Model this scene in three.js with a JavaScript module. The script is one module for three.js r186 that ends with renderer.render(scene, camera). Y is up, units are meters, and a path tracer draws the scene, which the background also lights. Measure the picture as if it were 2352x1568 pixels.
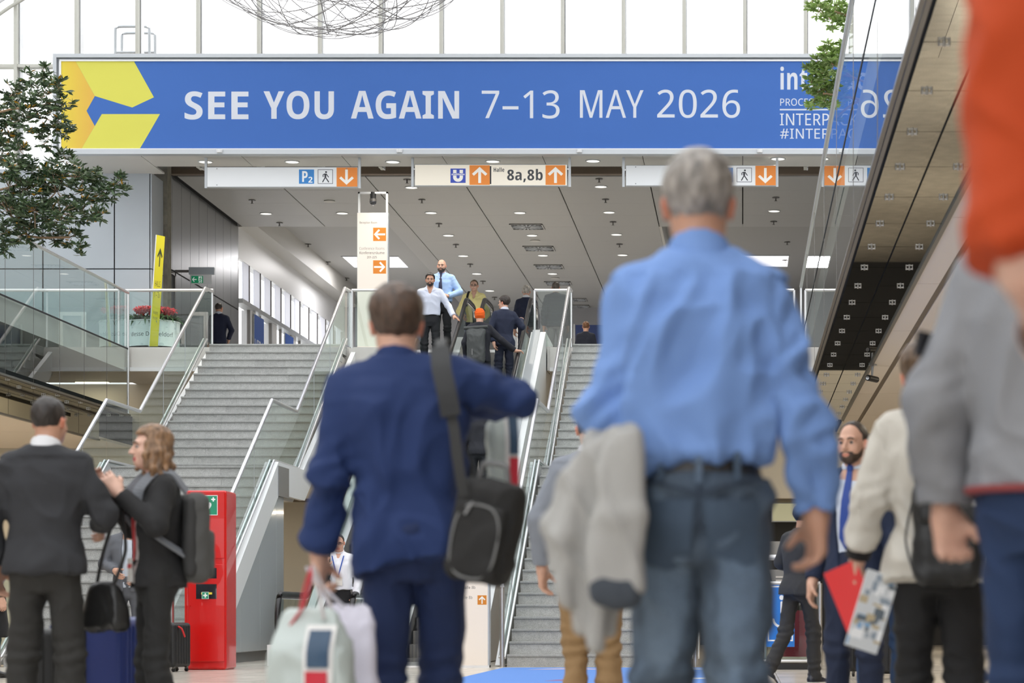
import * as THREE from 'three';
import { mergeGeometries, mergeVertices } from 'three/addons/utils/BufferGeometryUtils.js';
import { RoundedBoxGeometry } from 'three/addons/geometries/RoundedBoxGeometry.js';
import { ImprovedNoise } from 'three/addons/math/ImprovedNoise.js';
import { RectAreaLightUniformsLib } from 'three/addons/lights/RectAreaLightUniformsLib.js';

// ---------------------------------------------------------------- camera, sky, exposure
const FOCAL = 5400, VPX = 1706, VPY = 1405, EYE = 0.7;   // measured: focal length and vanishing point in pixels of the 2352 x 1568 frame
const scene = new THREE.Scene();
const camera = new THREE.PerspectiveCamera(2 * Math.atan(VPY / FOCAL) * 180 / Math.PI, VPX / VPY, 0.1, 400);
camera.position.set(0, EYE, 0);
camera.lookAt(0, EYE, -10);
camera.setViewOffset(2 * VPX, 2 * VPY, 0, 0, 2352, 1568);
camera.focus = 39; camera.userData.fStop = 2.5;
const renderer = new THREE.WebGLRenderer({ antialias: true });
renderer.toneMapping = THREE.LinearToneMapping;
renderer.toneMappingExposure = 1.06;
renderer.shadowMap.enabled = true;
scene.background = new THREE.Color().setRGB(1.0, 1.0, 1.01);
scene.backgroundIntensity = 2.3;
RectAreaLightUniformsLib.init();

// ---------------------------------------------------------------- small helpers
let seed = 7;
const rnd = () => { seed = (seed * 1664525 + 1013904223) >>> 0; return seed / 4294967296; };
const rr = (a, b) => a + (b - a) * rnd();
const V = (x, y, z) => new THREE.Vector3(x, y, z);
const at = (px, py, d) => V((px - VPX) * d / FOCAL, EYE + (VPY - py) * d / FOCAL, -d);   // a point of the place at depth d
const X = (px, d) => (px - VPX) * d / FOCAL, Y = (py, d) => EYE + (VPY - py) * d / FOCAL;
const noise3 = new ImprovedNoise(), N3 = (x, y, z) => noise3.noise(x + 31.7, y + 17.3, z + 53.1);
const used = new Map();
const numbered = (n) => { const c = used.get(n) ?? 0; used.set(n, c + 1); return c ? `${n}_${String(c).padStart(3, '0')}` : n; };
const RGB = (r, g, b) => new THREE.Color().setRGB(r, g, b);
const mat = (c, rough = 0.6, o = {}) => new THREE.MeshPhysicalMaterial({ color: c, roughness: rough, ...o });
function tag(o, label, category, group, kind) {
  if (label) o.userData.label = label;
  if (category) o.userData.category = category;
  if (group) o.userData.group = group;
  if (kind) o.userData.kind = kind;
  return o;
}
function thing(name, label, category, p = [0, 0, 0], turn = 0, group) {
  const o = new THREE.Group(); o.name = numbered(name); scene.add(o);
  o.position.set(...(p.isVector3 ? [p.x, p.y, p.z] : p)); o.rotation.y = turn;
  return tag(o, label, category, group);
}
function mesh(name, g, m, parent) {
  const o = new THREE.Mesh(g, m); o.name = parent ? name : numbered(name); o.castShadow = o.receiveShadow = true;
  (parent ?? scene).add(o); return o;
}
// geometry given in world coordinates, put under a thing that is only moved, not turned
function pw(parent, name, g, m, label) {
  let p = parent; const off = V(0, 0, 0);
  while (p && p !== scene) { off.add(p.position); p = p.parent; }
  g.translate(-off.x, -off.y, -off.z);
  const o = mesh(name, g, m, parent); if (label) o.userData.label = label; return o;
}
const struct = (name, g, m) => tag(mesh(name, g, m), null, null, null, 'structure');
const box = (x0, x1, y0, y1, d0, d1) => new THREE.BoxGeometry(Math.abs(x1 - x0), Math.abs(y1 - y0), Math.abs(d1 - d0)).translate((x0 + x1) / 2, (y0 + y1) / 2, -(d0 + d1) / 2);
const rbox = (x0, x1, y0, y1, d0, d1, r = 0.01, s = 2) => new RoundedBoxGeometry(Math.abs(x1 - x0), Math.abs(y1 - y0), Math.abs(d1 - d0), s, r).translate((x0 + x1) / 2, (y0 + y1) / 2, -(d0 + d1) / 2);
function rod(a, b, r, r2 = r, seg = 8, caps = true) {
  const d = b.clone().sub(a), g = new THREE.CylinderGeometry(r2, r, d.length(), seg, 1, !caps);
  g.applyQuaternion(new THREE.Quaternion().setFromUnitVectors(V(0, 1, 0), d.normalize()));
  return g.translate((a.x + b.x) / 2, (a.y + b.y) / 2, (a.z + b.z) / 2);
}
const tube = (pts, r, n = 40, s = 6, closed = false) => new THREE.TubeGeometry(new THREE.CatmullRomCurve3(pts, closed, 'catmullrom', 0.3), n, r, s, closed);
const merge = (gs) => mergeGeometries(gs.map((g) => { const h = g.index ? g : mergeVertices(g); for (const k of Object.keys(h.attributes)) if (!['position', 'normal', 'uv'].includes(k)) h.deleteAttribute(k); return h; }), false);
function quad(a, b, c, d) {   // a b c d counter-clockwise, uv 0..1
  const g = new THREE.BufferGeometry();
  g.setAttribute('position', new THREE.Float32BufferAttribute([a, b, c, d].flatMap((p) => [p.x, p.y, p.z]), 3));
  g.setAttribute('uv', new THREE.Float32BufferAttribute([0, 0, 1, 0, 1, 1, 0, 1], 2));
  g.setIndex([0, 1, 2, 0, 2, 3]); g.computeVertexNormals(); return g;
}
// a prism: outline [[d, y], ...] in the depth/height plane, extruded from x0 to x1
function prismX(pts, x0, x1) {
  const s = new THREE.Shape(pts.map(([d, y]) => new THREE.Vector2(d, y)));
  const g = new THREE.ExtrudeGeometry(s, { depth: x1 - x0, bevelEnabled: false });
  g.rotateY(Math.PI / 2); return g.translate(x0, 0, 0);   // shape x (depth d) -> -z, extrusion -> +x
}
function canvasTex(w, h, draw, opt = {}) {
  const c = document.createElement('canvas'); c.width = w; c.height = h;
  const g = c.getContext('2d'); draw(g, w, h);
  const t = new THREE.CanvasTexture(c); t.colorSpace = THREE.SRGBColorSpace; t.anisotropy = 8; Object.assign(t, opt); return t;
}
// text fitted to a box: left x, baseline y, width, height of a capital letter
function fit(g, str, x, y, w, cap, font = 'sans-serif', weight = '') {
  g.save(); g.font = `${weight} 100px ${font}`; g.textBaseline = 'alphabetic'; g.textAlign = 'left';
  const m = g.measureText(str).width; g.translate(x, y); g.scale(w / m, cap / 72); g.fillText(str, 0, 0); g.restore();
}
function dataTex(n, f, rep = 1, srgb = true) {
  const a = new Uint8Array(n * n * 4);
  for (let j = 0; j < n; j++) for (let i = 0; i < n; i++) { const c = f(i / n, j / n, i, j), k = (j * n + i) * 4; for (let q = 0; q < 3; q++) a[k + q] = Math.max(0, Math.min(255, (Array.isArray(c) ? c[q] : c) * 255)); a[k + 3] = 255; }
  const t = new THREE.DataTexture(a, n, n); t.wrapS = t.wrapT = THREE.RepeatWrapping; t.magFilter = THREE.LinearFilter; t.minFilter = THREE.LinearMipmapLinearFilter; t.generateMipmaps = true;
  t.repeat.set(rep, rep); if (srgb) t.colorSpace = THREE.SRGBColorSpace; t.needsUpdate = true; return t;
}
// box-projected uv in metres
function uvm(g, k = 1, ox = 0, oy = 0) {
  g = g.index ? g.toNonIndexed() : g; const p = g.attributes.position, n = g.attributes.normal, u = new Float32Array(p.count * 2);
  for (let i = 0; i < p.count; i++) {
    const ax = Math.abs(n.getX(i)), ay = Math.abs(n.getY(i)), az = Math.abs(n.getZ(i));
    const [a, b] = ax > ay && ax > az ? [p.getZ(i), p.getY(i)] : ay > az ? [p.getX(i), p.getZ(i)] : [p.getX(i), p.getY(i)];
    u[2 * i] = a * k + ox; u[2 * i + 1] = b * k + oy;
  }
  g.setAttribute('uv', new THREE.BufferAttribute(u, 2)); return g;
}

// ---------------------------------------------------------------- materials
const graniteTex = (base, amp) => dataTex(256, (u, v, i, j) => { let s = base + (rnd() - 0.5) * amp + (rnd() < 0.1 ? -amp * 0.7 : 0) + (rnd() < 0.07 ? amp * 0.5 : 0) + 0.05 * N3(u * 6, v * 6, 2); return [s, s * 1.004, s * 0.995]; });
const G1 = graniteTex(0.71, 0.34), G2 = graniteTex(0.685, 0.34), G3 = graniteTex(0.73, 0.34);
const M = {
  granite: [G1, G2, G3].map((t) => mat(0xffffff, 0.55, { map: t })),
  nosing: mat(0xffffff, 0.5, { map: graniteTex(0.64, 0.22) }),
  tile: [0.76, 0.785, 0.735].map((b) => mat(0xffffff, 0.22, { map: dataTex(128, (u, v) => { const s = b + (rnd() - 0.5) * 0.06 + 0.06 * N3(u * 4, v * 4, b * 9); return [s, s * 0.965, s * 0.91]; }) })),
  grout: mat(RGB(0.28, 0.26, 0.24), 0.9),
  white: mat(RGB(0.76, 0.77, 0.78), 0.4), offwhite: mat(RGB(0.62, 0.6, 0.57), 0.5), cladding: mat(RGB(0.62, 0.66, 0.68), 0.12, { clearcoat: 0.5, clearcoatRoughness: 0.05 }),
  greyPanel: mat(RGB(0.42, 0.46, 0.5), 0.38, { metalness: 0.15 }), darkPanel: mat(RGB(0.3, 0.31, 0.325), 0.3, { metalness: 0.75 }),
  ceil: mat(RGB(0.42, 0.42, 0.41), 0.45, { metalness: 0.1 }), ceilLight: mat(RGB(0.42, 0.42, 0.41), 0.85), soffit: mat(RGB(0.55, 0.54, 0.51), 0.5),
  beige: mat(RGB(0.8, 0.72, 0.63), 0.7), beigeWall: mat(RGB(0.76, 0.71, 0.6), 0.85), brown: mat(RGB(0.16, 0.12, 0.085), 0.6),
  joint: mat(RGB(0.03, 0.03, 0.032), 0.8), frame: mat(RGB(0.47, 0.495, 0.52), 0.38, { metalness: 0.3 }), steel: mat(RGB(0.62, 0.61, 0.6), 0.28, { metalness: 0.9 }),
  rail: mat(RGB(0.72, 0.72, 0.73), 0.3, { metalness: 0.75 }), darkSteel: mat(RGB(0.17, 0.16, 0.15), 0.35, { metalness: 0.7 }), black: mat(RGB(0.012, 0.012, 0.013), 0.5), rubber: mat(RGB(0.015, 0.015, 0.017), 0.35),
  concrete: mat(0xffffff, 0.9, { map: dataTex(128, (u, v) => { const s = 0.5 + 0.1 * N3(u * 5, v * 5, 1) + 0.05 * N3(u * 20, v * 20, 4) + (rnd() - 0.5) * 0.03; return [s, s * 0.97, s * 0.88]; }) }),
  mullion: mat(RGB(0.5, 0.5, 0.45), 0.5), mullionWhite: mat(RGB(0.75, 0.76, 0.78), 0.5),
  glass: mat(RGB(0.75, 0.86, 0.83), 0.0, { transmission: 1, thickness: 0, ior: 1.5, side: THREE.DoubleSide }),
  glassSide: mat(RGB(0.8, 0.87, 0.85), 0.0, { transmission: 1, thickness: 0, ior: 1.52, side: THREE.DoubleSide }),
  pane: mat(RGB(0.97, 0.98, 0.98), 0.0, { transmission: 1, thickness: 0, ior: 1.45, side: THREE.DoubleSide }),
  frosted: mat(RGB(0.86, 0.87, 0.92), 1, { transmission: 0.75, thickness: 0, side: THREE.DoubleSide }),
  mirror: mat(RGB(0.42, 0.42, 0.37), 0.015, { metalness: 1 }),
  carpet: mat(RGB(0.1, 0.24, 0.62), 0.95),
  red: mat(RGB(0.62, 0.005, 0.004), 0.25, { clearcoat: 0.4 }), orange: mat(RGB(0.85, 0.3, 0.02), 0.5),
  greyRib: mat(RGB(0.12, 0.12, 0.12), 0.4, { metalness: 0.5 }),
  chrome: mat(RGB(0.7, 0.7, 0.7), 0.12, { metalness: 1 }),
};
// ================================================================ STRUCTURE
const F2 = 5.44, EDGE = 42.1, YC = 9.25;      // upper floor, its front edge, ceiling of the passage
const WX = -11.2, GL = -10.98, GR = 1.02;                 // inner edges of the two galleries
// ---- ground floor
{
  const slab = struct('floor', box(-22, 14, -0.4, -0.012, -16, 70), M.grout);
  const t = 0.75, gap = 0.004, gs = [0, 1, 2].map((k) => uvm(box(-t / 2 + gap, t / 2 - gap, -0.04, 0, -t / 2 + gap, t / 2 - gap), 1, k * 0.3));
  slab.userData.kind = 'structure';
  for (let i = 0; i < 13; i++) for (let j = 0; j < 19; j++) {
    const m = mesh('tile', gs[(i * 7 + j * 3) % 3], M.tile[(i * 5 + j * 11 + ((i * j) % 4)) % 3], slab); m.position.set(-10.5 + j * t, 0, -(22.2 + i * t));
  }
  const x0 = -10.5 - t / 2, x1 = -10.5 + 18.5 * t, d0 = 22.2 - t / 2, d1 = 22.2 + 12.5 * t;
  mesh('paving', uvm(merge([box(-22, x0, -0.04, 0, -16, 70), box(x1, 14, -0.04, 0, -16, 70), box(x0, x1, -0.04, 0, -16, d0), box(x0, x1, -0.04, 0, d1, 70)])), M.tile[0], slab);
}
// ---- upper floor slab and galleries
{
  const up = struct('floor', merge([box(-20, -6.1, 5.02, F2, EDGE, 44.3), box(-6.1, -3.5, 5.02, F2, 42.75, 44.3), box(-3.5, 12, 5.02, F2, EDGE, 44.3), box(WX - 0.3, 12, 5.02, F2, 44.3, 66), box(-20, GL - 0.06, 5.02, F2, -14, EDGE), box(GR + 0.06, 12, 5.02, F2, -14, EDGE)]), M.offwhite);
  void up;
  // ceilings below the galleries, in beige boards with recessed slots
  const cl = struct('ceiling', box(-20, -11.58, 3.84, 4.4, -14, 44.6), M.joint);
  for (let k = 0; k < 8; k++) for (const [a, b] of [[-20, -14.4], [-14.39, -11.52]]) mesh('ceiling_board', box(a, b, 3.79, 3.84, 12 + k * 4.05, 12 + k * 4.05 + 4.03), M.beige, cl);
  mesh('ceiling_board', box(-20, -11.52, 3.79, 3.84, -14, 11.97), M.beige, cl);
  const cr = struct('ceiling', box(1.75, 12, 4.12, 4.6, -14, 44.6), M.joint);
  for (let k = 0; k < 8; k++) { const d = 12 + k * 4.05; mesh('ceiling_board', box(1.78, 2.02, 4.07, 4.12, d, d + 4.03), M.beige, cr); mesh('ceiling_board', box(2.09, 12, 4.07, 4.12, d, d + 4.03), M.beige, cr); }
  mesh('ceiling_board', box(1.78, 12, 4.07, 4.12, -14, 11.97), M.beige, cr);
  mesh('slot_grille', box(2.02, 2.09, 4.085, 4.1, 11, 44.4), M.brown, cr);
}
// ---- gallery edges: glass skirts with a steel rail, mirrored soffits with clamps
function gallery(x, side, y0, d0, d1, xs, label, softLabel) {
  const root = thing('gallery_balustrade', label, 'balustrade', [x, y0, -d1]);
  pw(root, 'handrail', rod(V(x, 6.4, -d0), V(x, 6.4, -d1), 0.028, 0.028, 12), M.rail);
  pw(root, 'floor_joint', box(x - 0.006, x + 0.006, 5.385, 5.41, d0, d1), M.joint);
  pw(root, 'bottom_trim', merge([box(x - 0.015, x + 0.015, y0 - 0.03, y0 + 0.02, d0, d1), box(x - side * 0.05, x - side * 0.02, y0 - 0.02, y0 + 0.005, d0, d1)]), M.darkSteel);
  const post = rod(V(x, y0, -d1), V(x, 6.4, -d1), 0.022, 0.022, 10); pw(root, 'end_post', post, M.rail);
  const w = side > 0 ? 3.9 : 1.4; let n = 0;
  for (let d = d1; d > d0 + 0.1; d -= w, n++) {
    const e = Math.max(d0, d - w + 0.012), g = quad(V(x, y0, -e), V(x, y0, -d), V(x, 6.38, -d), V(x, 6.38, -e));
    pw(root, 'glass_pane', g, M.glassSide);
    pw(root, 'pane_joint', box(x - 0.003, x + 0.003, y0, 6.38, d - 0.004, d + 0.001), M.darkSteel);
  }
  const w2 = 1.3, so = thing('mirror_soffit', softLabel, 'soffit', [(x + xs) / 2, y0, -d1]);
  const lo = Math.min(x, xs) + 0.05, hi = Math.max(x, xs) - 0.02, mid = (lo + hi) / 2;
  pw(so, 'backing', box(lo - 0.02, hi + 0.02, y0 + 0.03, y0 + 0.09, d0, d1), M.joint);
  for (let d = d1; d > d0 + 0.1; d -= w2) {
    for (const [a, b] of [[lo, mid - 0.008], [mid + 0.008, hi]]) {
      const t0 = rr(-0.0012, 0.0012), g = box(a, b, y0, y0 + 0.012, d - w2 + 0.012, d); g.translate(0, 0, 0);
      const p = g.attributes.position; for (let i = 0; i < p.count; i++) p.setY(i, p.getY(i) + t0 * (p.getX(i) > (a + b) / 2 ? 1 : -1));
      pw(so, 'mirror_panel', g, M.mirror);
    }
    for (const cx of [lo + 0.12, hi - 0.1]) {
      const c = V(cx, y0 - 0.03, -(d + 0.0));
      pw(so, 'clamp', merge([rod(V(cx, y0, -d), V(cx, y0 - 0.028, -d), 0.011, 0.011, 8), box(cx - 0.032, cx + 0.032, y0 - 0.022, y0 - 0.013, d - 0.008, d + 0.008), ...[-1, 1].map((s) => rod(V(cx + s * 0.03, y0, -d), V(cx + s * 0.03, y0 - 0.025, -d), 0.009, 0.009, 6))]), M.steel); void c;
    }
  }
  pw(so, 'edge_trim', box(xs - 0.02, xs + 0.02, y0 - 0.03, y0 + 0.06, d0, d1), M.darkSteel);
}
gallery(GR, 1, 4.07, 9, 41.2, 1.75, 'tall glass skirt with thin dark rail along the gallery beside the blue-shirted man', 'mirrored ceiling strip with steel clamps under the gallery above the grey sweater');
gallery(GL, -1, 4.22, 26, 42.0, -11.5, 'tall glass skirt with steel rail along the gallery below the leafy tree', 'mirrored ceiling strip with steel clamps under the gallery above the dark-suited man');
{ // left: upright mirror band below the soffit
  const b = thing('mirror_fascia', 'upright band of mirror panels under the gallery near the dark-suited man', 'mirror panels', [-11.5, 3.79, -42]);
  for (let d = 42; d > 27; d -= 1.3) pw(b, 'mirror_panel', box(-11.53, -11.5, 3.79, 4.2, d - 1.288, d), M.mirror);
  pw(b, 'edge_trim', box(-11.54, -11.48, 3.76, 3.79, 27, 42), M.darkSteel);
}
// ---- front edge of the upper floor
function fascia(x0, x1) {
  const f = struct('trim_1', box(x0, x1, 5.08, F2 - 0.02, EDGE - 0.02, EDGE), M.offwhite); f.name = numbered('trim_1');
  mesh('ledge', box(x0, x1, 5.0, 5.07, EDGE - 0.1, EDGE + 0.02), M.white, f);
}
fascia(-19, GL - 0.05); fascia(GL + 0.03, -9.55); fascia(-7.05, -6.05); fascia(-3.45, -3.1); fascia(-0.55, GR - 0.02);
// ---- lower back wall, the deep dark foyer under the upper floor
struct('wall_back', merge([box(-20, 12, 2.86, 5.02, 44.6, 44.9), box(-13, 12, -0.1, 5.02, 60, 60.3), box(-13.3, -13, -0.1, 5.02, 44.9, 60.3)]), M.beigeWall);
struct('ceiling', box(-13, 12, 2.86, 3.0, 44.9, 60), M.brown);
struct('wall_foyer', merge([box(-13, -7.4, -0.05, 2.86, 46.2, 46.4), box(-20, -13, -0.05, 2.86, 44.6, 44.9)]), M.beigeWall);
struct('wall_left', box(-20.3, -20, -0.1, 15.5, -16, 43.4), M.white);
struct('wall_right', box(12, 12.3, -0.1, 15.5, -16, 66), M.white);
struct('wall_front', merge([box(-20, 12, -0.1, 0.9, -16.3, -16), box(-20, 12, 3.6, 5.5, -16.3, -16)]), M.white);
// ---- light grey panelled wall left of the passage
{
  const d = 43.4, w = struct('wall_panelled', merge([box(-20, -10.97, F2, 8.87, d + 0.03, d + 0.3), box(-11.15, -10.93, F2, 8.8, d + 0.3, 44.25)]), M.joint);
  const xs = [-20, -16.1, -14.0, -12.92, -11.6, -10.94], ys = [[F2, 7.02], [7.04, 8.86]];
  for (let i = 0; i < 5; i++) for (const [a, b] of ys) mesh('wall_panel', box(xs[i] + 0.012, xs[i + 1] - 0.012, a, b, d, d + 0.03), M.greyPanel, w);
  for (const [a, b] of [[F2, 7.02], [7.04, 8.8]]) mesh('wall_panel', box(-10.935, -10.91, a, b, d, 44.26), M.greyPanel, w);
  struct('column', box(-11.05, -10.84, F2, 9.5, 44.3, 44.6), M.concrete).geometry.copy(uvm(box(-11.05, -10.84, F2, 9.5, 44.3, 44.6), 0.5));
}
// ---- passage: metal-clad wall, ceiling boards, window wall

{
  const w = struct('wall_metal', box(WX - 0.3, WX - 0.02, F2, 9.9, 44.65, 52.2), M.joint);
  const n = 10, s = 7.55 / n;
  for (let i = 0; i < n; i++) { const a = 44.65 + i * s; mesh('metal_panel', box(WX - 0.02, WX, 7.42, YC, a + 0.008, a + s - 0.008), M.darkPanel, w); mesh('metal_panel', box(WX - 0.02, WX, F2, 7.39, a + 0.008, a + s - 0.008), M.darkPanel, w); }
  const door = tag(new THREE.Group(), null, null, null, 'structure'); door.name = 'door_1'; scene.add(door); door.position.set(WX, F2, -45.6);
  pw(door, 'door_leaf', box(WX, WX + 0.03, F2, 7.3, 45.2, 46.2), M.black); pw(door, 'door_frame', merge([box(WX, WX + 0.05, F2, 7.36, 45.14, 45.22), box(WX, WX + 0.05, F2, 7.36, 46.18, 46.26), box(WX, WX + 0.05, 7.3, 7.36, 45.14, 46.26)]), M.darkSteel);
}
{
  const c = struct('ceiling', merge([box(WX, 12, YC + 0.06, 9.9, 46.2, 52.2), box(-7.84, -1.86, YC + 0.06, 9.9, 52.2, 66), box(WX, -10.8, YC + 0.06, 9.9, 52.2, 66)]), M.joint);
  const sp = 1.853, g = 0.012;
  for (let i = -6; i < 6; i++) {
    const a = Math.max(WX, i * sp) + g, b = (i + 1) * sp - g;
    for (let k = 0; k < 4; k++) mesh('ceiling_board', box(a, b, YC, YC + 0.06, 46.2 + k * 1.5 + 0.003, 47.7 + k * 1.5 - 0.003), M.ceil, c);
    if (i >= -4 && i < -1) for (let k = 0; k < 7; k++) mesh('ceiling_board', box(a, b, YC, YC + 0.06, 52.203 + k * 2, 54.197 + k * 2), M.ceil, c);
  }
  mesh('ceiling_board', box(-7.84, -7.42, YC, YC + 0.06, 52.203, 66), M.ceil, c);
  mesh('beam_face', box(WX, -10.8, YC, YC + 0.06, 52.2, 66), M.soffit, c);
  mesh('side_face', box(-10.8, -10.77, YC, 9.75, 52.2, 66), M.soffit, c);
  mesh('side_face', box(-1.86, -1.8, YC, 9.85, 52.2, 66), M.soffit, c);
  struct('ceiling', merge([box(-10.8, -7.84, 9.75, 9.9, 52.2, 66), box(-1.8, 12, 9.75, 9.9, 52.2, 66)]), M.ceilLight);
  struct('wall_bulkhead', merge([box(WX, 12, YC + 0.02, 10.4, 46.0, 46.2), box(-12, 12, 10.3, 10.45, 41.75, 46.2)]), M.brown);
  struct('trim_2', merge([box(WX, 12, 9.02, 9.1, 42.72, 42.9), box(WX, 12, 9.3, 9.36, 43.4, 43.55), box(WX, 12, 9.38, 9.44, 44.4, 44.5)]), M.darkSteel);
}
{ // window wall on the left of the passage
  struct('wall_far', merge([box(WX - 0.2, WX, 8.56, 9.8, 52.2, 66)]), M.white);
  struct('wall_end', merge([box(WX - 0.3, 12, F2, 9.9, 66, 66.3)]), mat(RGB(0.3, 0.3, 0.31), 0.7));
  let i = 0;
  for (let d = 52.2; d < 65; d += 1.22, i++) {
    const w = tag(new THREE.Group(), null, null, null, 'structure'); w.name = numbered('window_1'); scene.add(w); w.position.set(WX, F2, -d);
    pw(w, 'mullion', box(WX - 0.06, WX + 0.004, F2, 8.56, d - 0.016, d + 0.016), M.darkSteel);
    pw(w, 'side_panel', box(WX - 0.05, WX - 0.02, 7.66, 8.56, d + 0.62, d + 1.19), M.frosted);
    pw(w, 'glass_pane', quad(V(WX - 0.04, 7.66, -d - 0.03), V(WX - 0.04, 7.66, -d - 0.62), V(WX - 0.04, 8.56, -d - 0.62), V(WX - 0.04, 8.56, -d - 0.03)), M.pane);
    pw(w, 'glass_pane', quad(V(WX - 0.04, F2, -d - 0.03), V(WX - 0.04, F2, -d - 1.2), V(WX - 0.04, 7.56, -d - 1.2), V(WX - 0.04, 7.56, -d - 0.03)), M.pane);
    pw(w, 'transom', box(WX - 0.14, WX + 0.1, 7.56, 7.66, d, d + 1.22), M.frame);
    if (i % 2) pw(w, 'pier', box(WX - 0.2, WX + 0.02, F2, 7.56, d + 0.05, d + 0.55), M.mullionWhite);
  }
}
// ---- banner box over the passage, soffit behind it
{
  const d = 41.5, x0 = X(121, d), x1 = 3.2, y0 = Y(354, d), y1 = Y(123, d);
  struct('soffit', merge([box(-12.1, 12, 8.81, 8.95, 41.62, 42.72), box(-12.1, -10.9, 8.81, 8.95, 42.72, 43.45)]), M.joint);
  const so = scene.getObjectByName('soffit');
  for (let i = -7; i < 6; i++) mesh('soffit_board', box(Math.max(-12.1, i * 1.78) + 0.006, (i + 1) * 1.78 - 0.006, 8.79, 8.82, 41.63, i < -6 ? 43.45 : 42.72), M.soffit, so);
  const b = thing('banner_box', 'long blue banner with yellow arrow emblem reading SEE YOU AGAIN above the stairs', 'banner', [(x0 + x1) / 2, y0, -d]);
  pw(b, 'back_box', box(x0 + 0.03, x1 - 0.03, y0 + 0.02, y1 - 0.02, d + 0.1, d + 0.24), M.frame);
  const fr = 0.065;
  pw(b, 'frame', merge([box(x0, x1, y1 - fr, y1, d, d + 0.16), box(x0, x1, y0, y0 + 0.085, d - 0.02, d + 0.16), box(x0, x0 + fr, y0 + 0.085, y1 - fr, d, d + 0.16), box(x1 - fr, x1, y0 + 0.085, y1 - fr, d, d + 0.16)]), M.frame);
  const ix0 = X(139, d), ix1 = x1 - 0.15, iy0 = Y(340.5, d), iy1 = Y(139.5, d);
  pw(b, 'inner_rail', merge([box(ix0 - 0.03, ix1, iy1, iy1 + 0.03, d + 0.03, d + 0.1), box(ix0 - 0.035, ix0, iy0, iy1, d + 0.031, d + 0.1), box(ix0 - 0.03, ix1, iy0 - 0.03, iy0, d + 0.005, d + 0.1)]), M.white);
  // print, in pixels of the photograph relative to the fabric
  const Wp = (ix1 - ix0) / d * FOCAL, Hp = 201, K = 4096 / Wp;
  const draw = (off) => (g) => {
    g.scale(K, K); g.translate(-139 - off, -139.5);
    g.fillStyle = '#3161ad'; g.fillRect(100, 100, Wp + 80, 300);
    const poly = (c, p) => { g.fillStyle = c; g.beginPath(); p.forEach(([x, y], i) => i ? g.lineTo(x, y) : g.moveTo(x, y)); g.fill(); };
    const gr = g.createLinearGradient(139, 0, 216, 0); gr.addColorStop(0, '#d8c43e'); gr.addColorStop(1, '#d3a545');
    poly(gr, [[100, 100], [150, 100], [172, 139], [216, 219], [197, 253], [216, 288], [185, 341], [100, 345]]);
    poly('#cdca52', [[150, 100], [300, 100], [307, 141], [352, 222], [302, 245.5], [216, 219], [172, 139]]);
    poly('#cdca52', [[232, 260.5], [366, 260.5], [319, 341], [319, 350], [180, 350], [185, 341]]);
    g.fillStyle = '#c9cdd6';
    const s = -0.0035, T = (t, x0, x1, yb, cap, wt) => fit(g, t, x0, yb + (x0 - 417) * s, x1 - x0, cap, 'sans-serif', wt);
    T('SEE', 418, 575, 272, 64, 'bold'); T('YOU', 604, 773, 272, 64, 'bold'); T('AGAIN', 805, 1061, 272, 64, 'bold');
    T('7\u201313', 1102, 1290, 272, 64, ''); T('MAY', 1324, 1478, 272, 64, ''); T('2026', 1505, 1704, 272, 64, '');
    fit(g, 'interpack', 1789, 204, 232, 50, 'sans-serif', 'bold');
    fit(g, 'PROCESSING & PACKAGING', 1790, 241, 276, 16.5);
    g.fillRect(1791, 248.5, 276, 3.4);
    fit(g, 'INTERPACK.COM', 1790, 286, 268, 27); fit(g, '#INTERPACK', 1791, 317, 196, 23.5);
  };
  const half = (ix0 + ix1) / 2;
  [[ix0, half, 0], [half, ix1, Wp / 2]].forEach(([a, c, o]) => {
    const t = canvasTex(2048, Math.round(Hp * K), draw(o));
    const g = new THREE.PlaneGeometry(c - a, iy1 - iy0, 40, 10).translate((a + c) / 2, (iy0 + iy1) / 2, -(d + 0.05));
    const p = g.attributes.position;
    for (let i = 0; i < p.count; i++) { const x = p.getX(i), y = p.getY(i); p.setZ(i, p.getZ(i) + 0.008 * N3(x * 1.2 + y, y * 2, 3) * Math.min(1, (y - iy0) * 4) ); }
    g.computeVertexNormals();
    pw(b, 'printed_fabric', g, mat(0xffffff, 0.65, { map: t }));
  });
  for (const px of [505, 918, 1331, 1745]) { const c = at(px, 347, d - 0.02); mesh('smoke_detector', rod(V(0, 0, 0), V(0, 0.055, 0), 0.05, 0.06, 14), M.white).position.set(c.x, c.y - 0.03, c.z + 0.02); tag(scene.children.at(-1), 'small white sensor puck on the lower frame of the blue banner', 'sensor', 'sensors on the banner frame'); }
}
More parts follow.
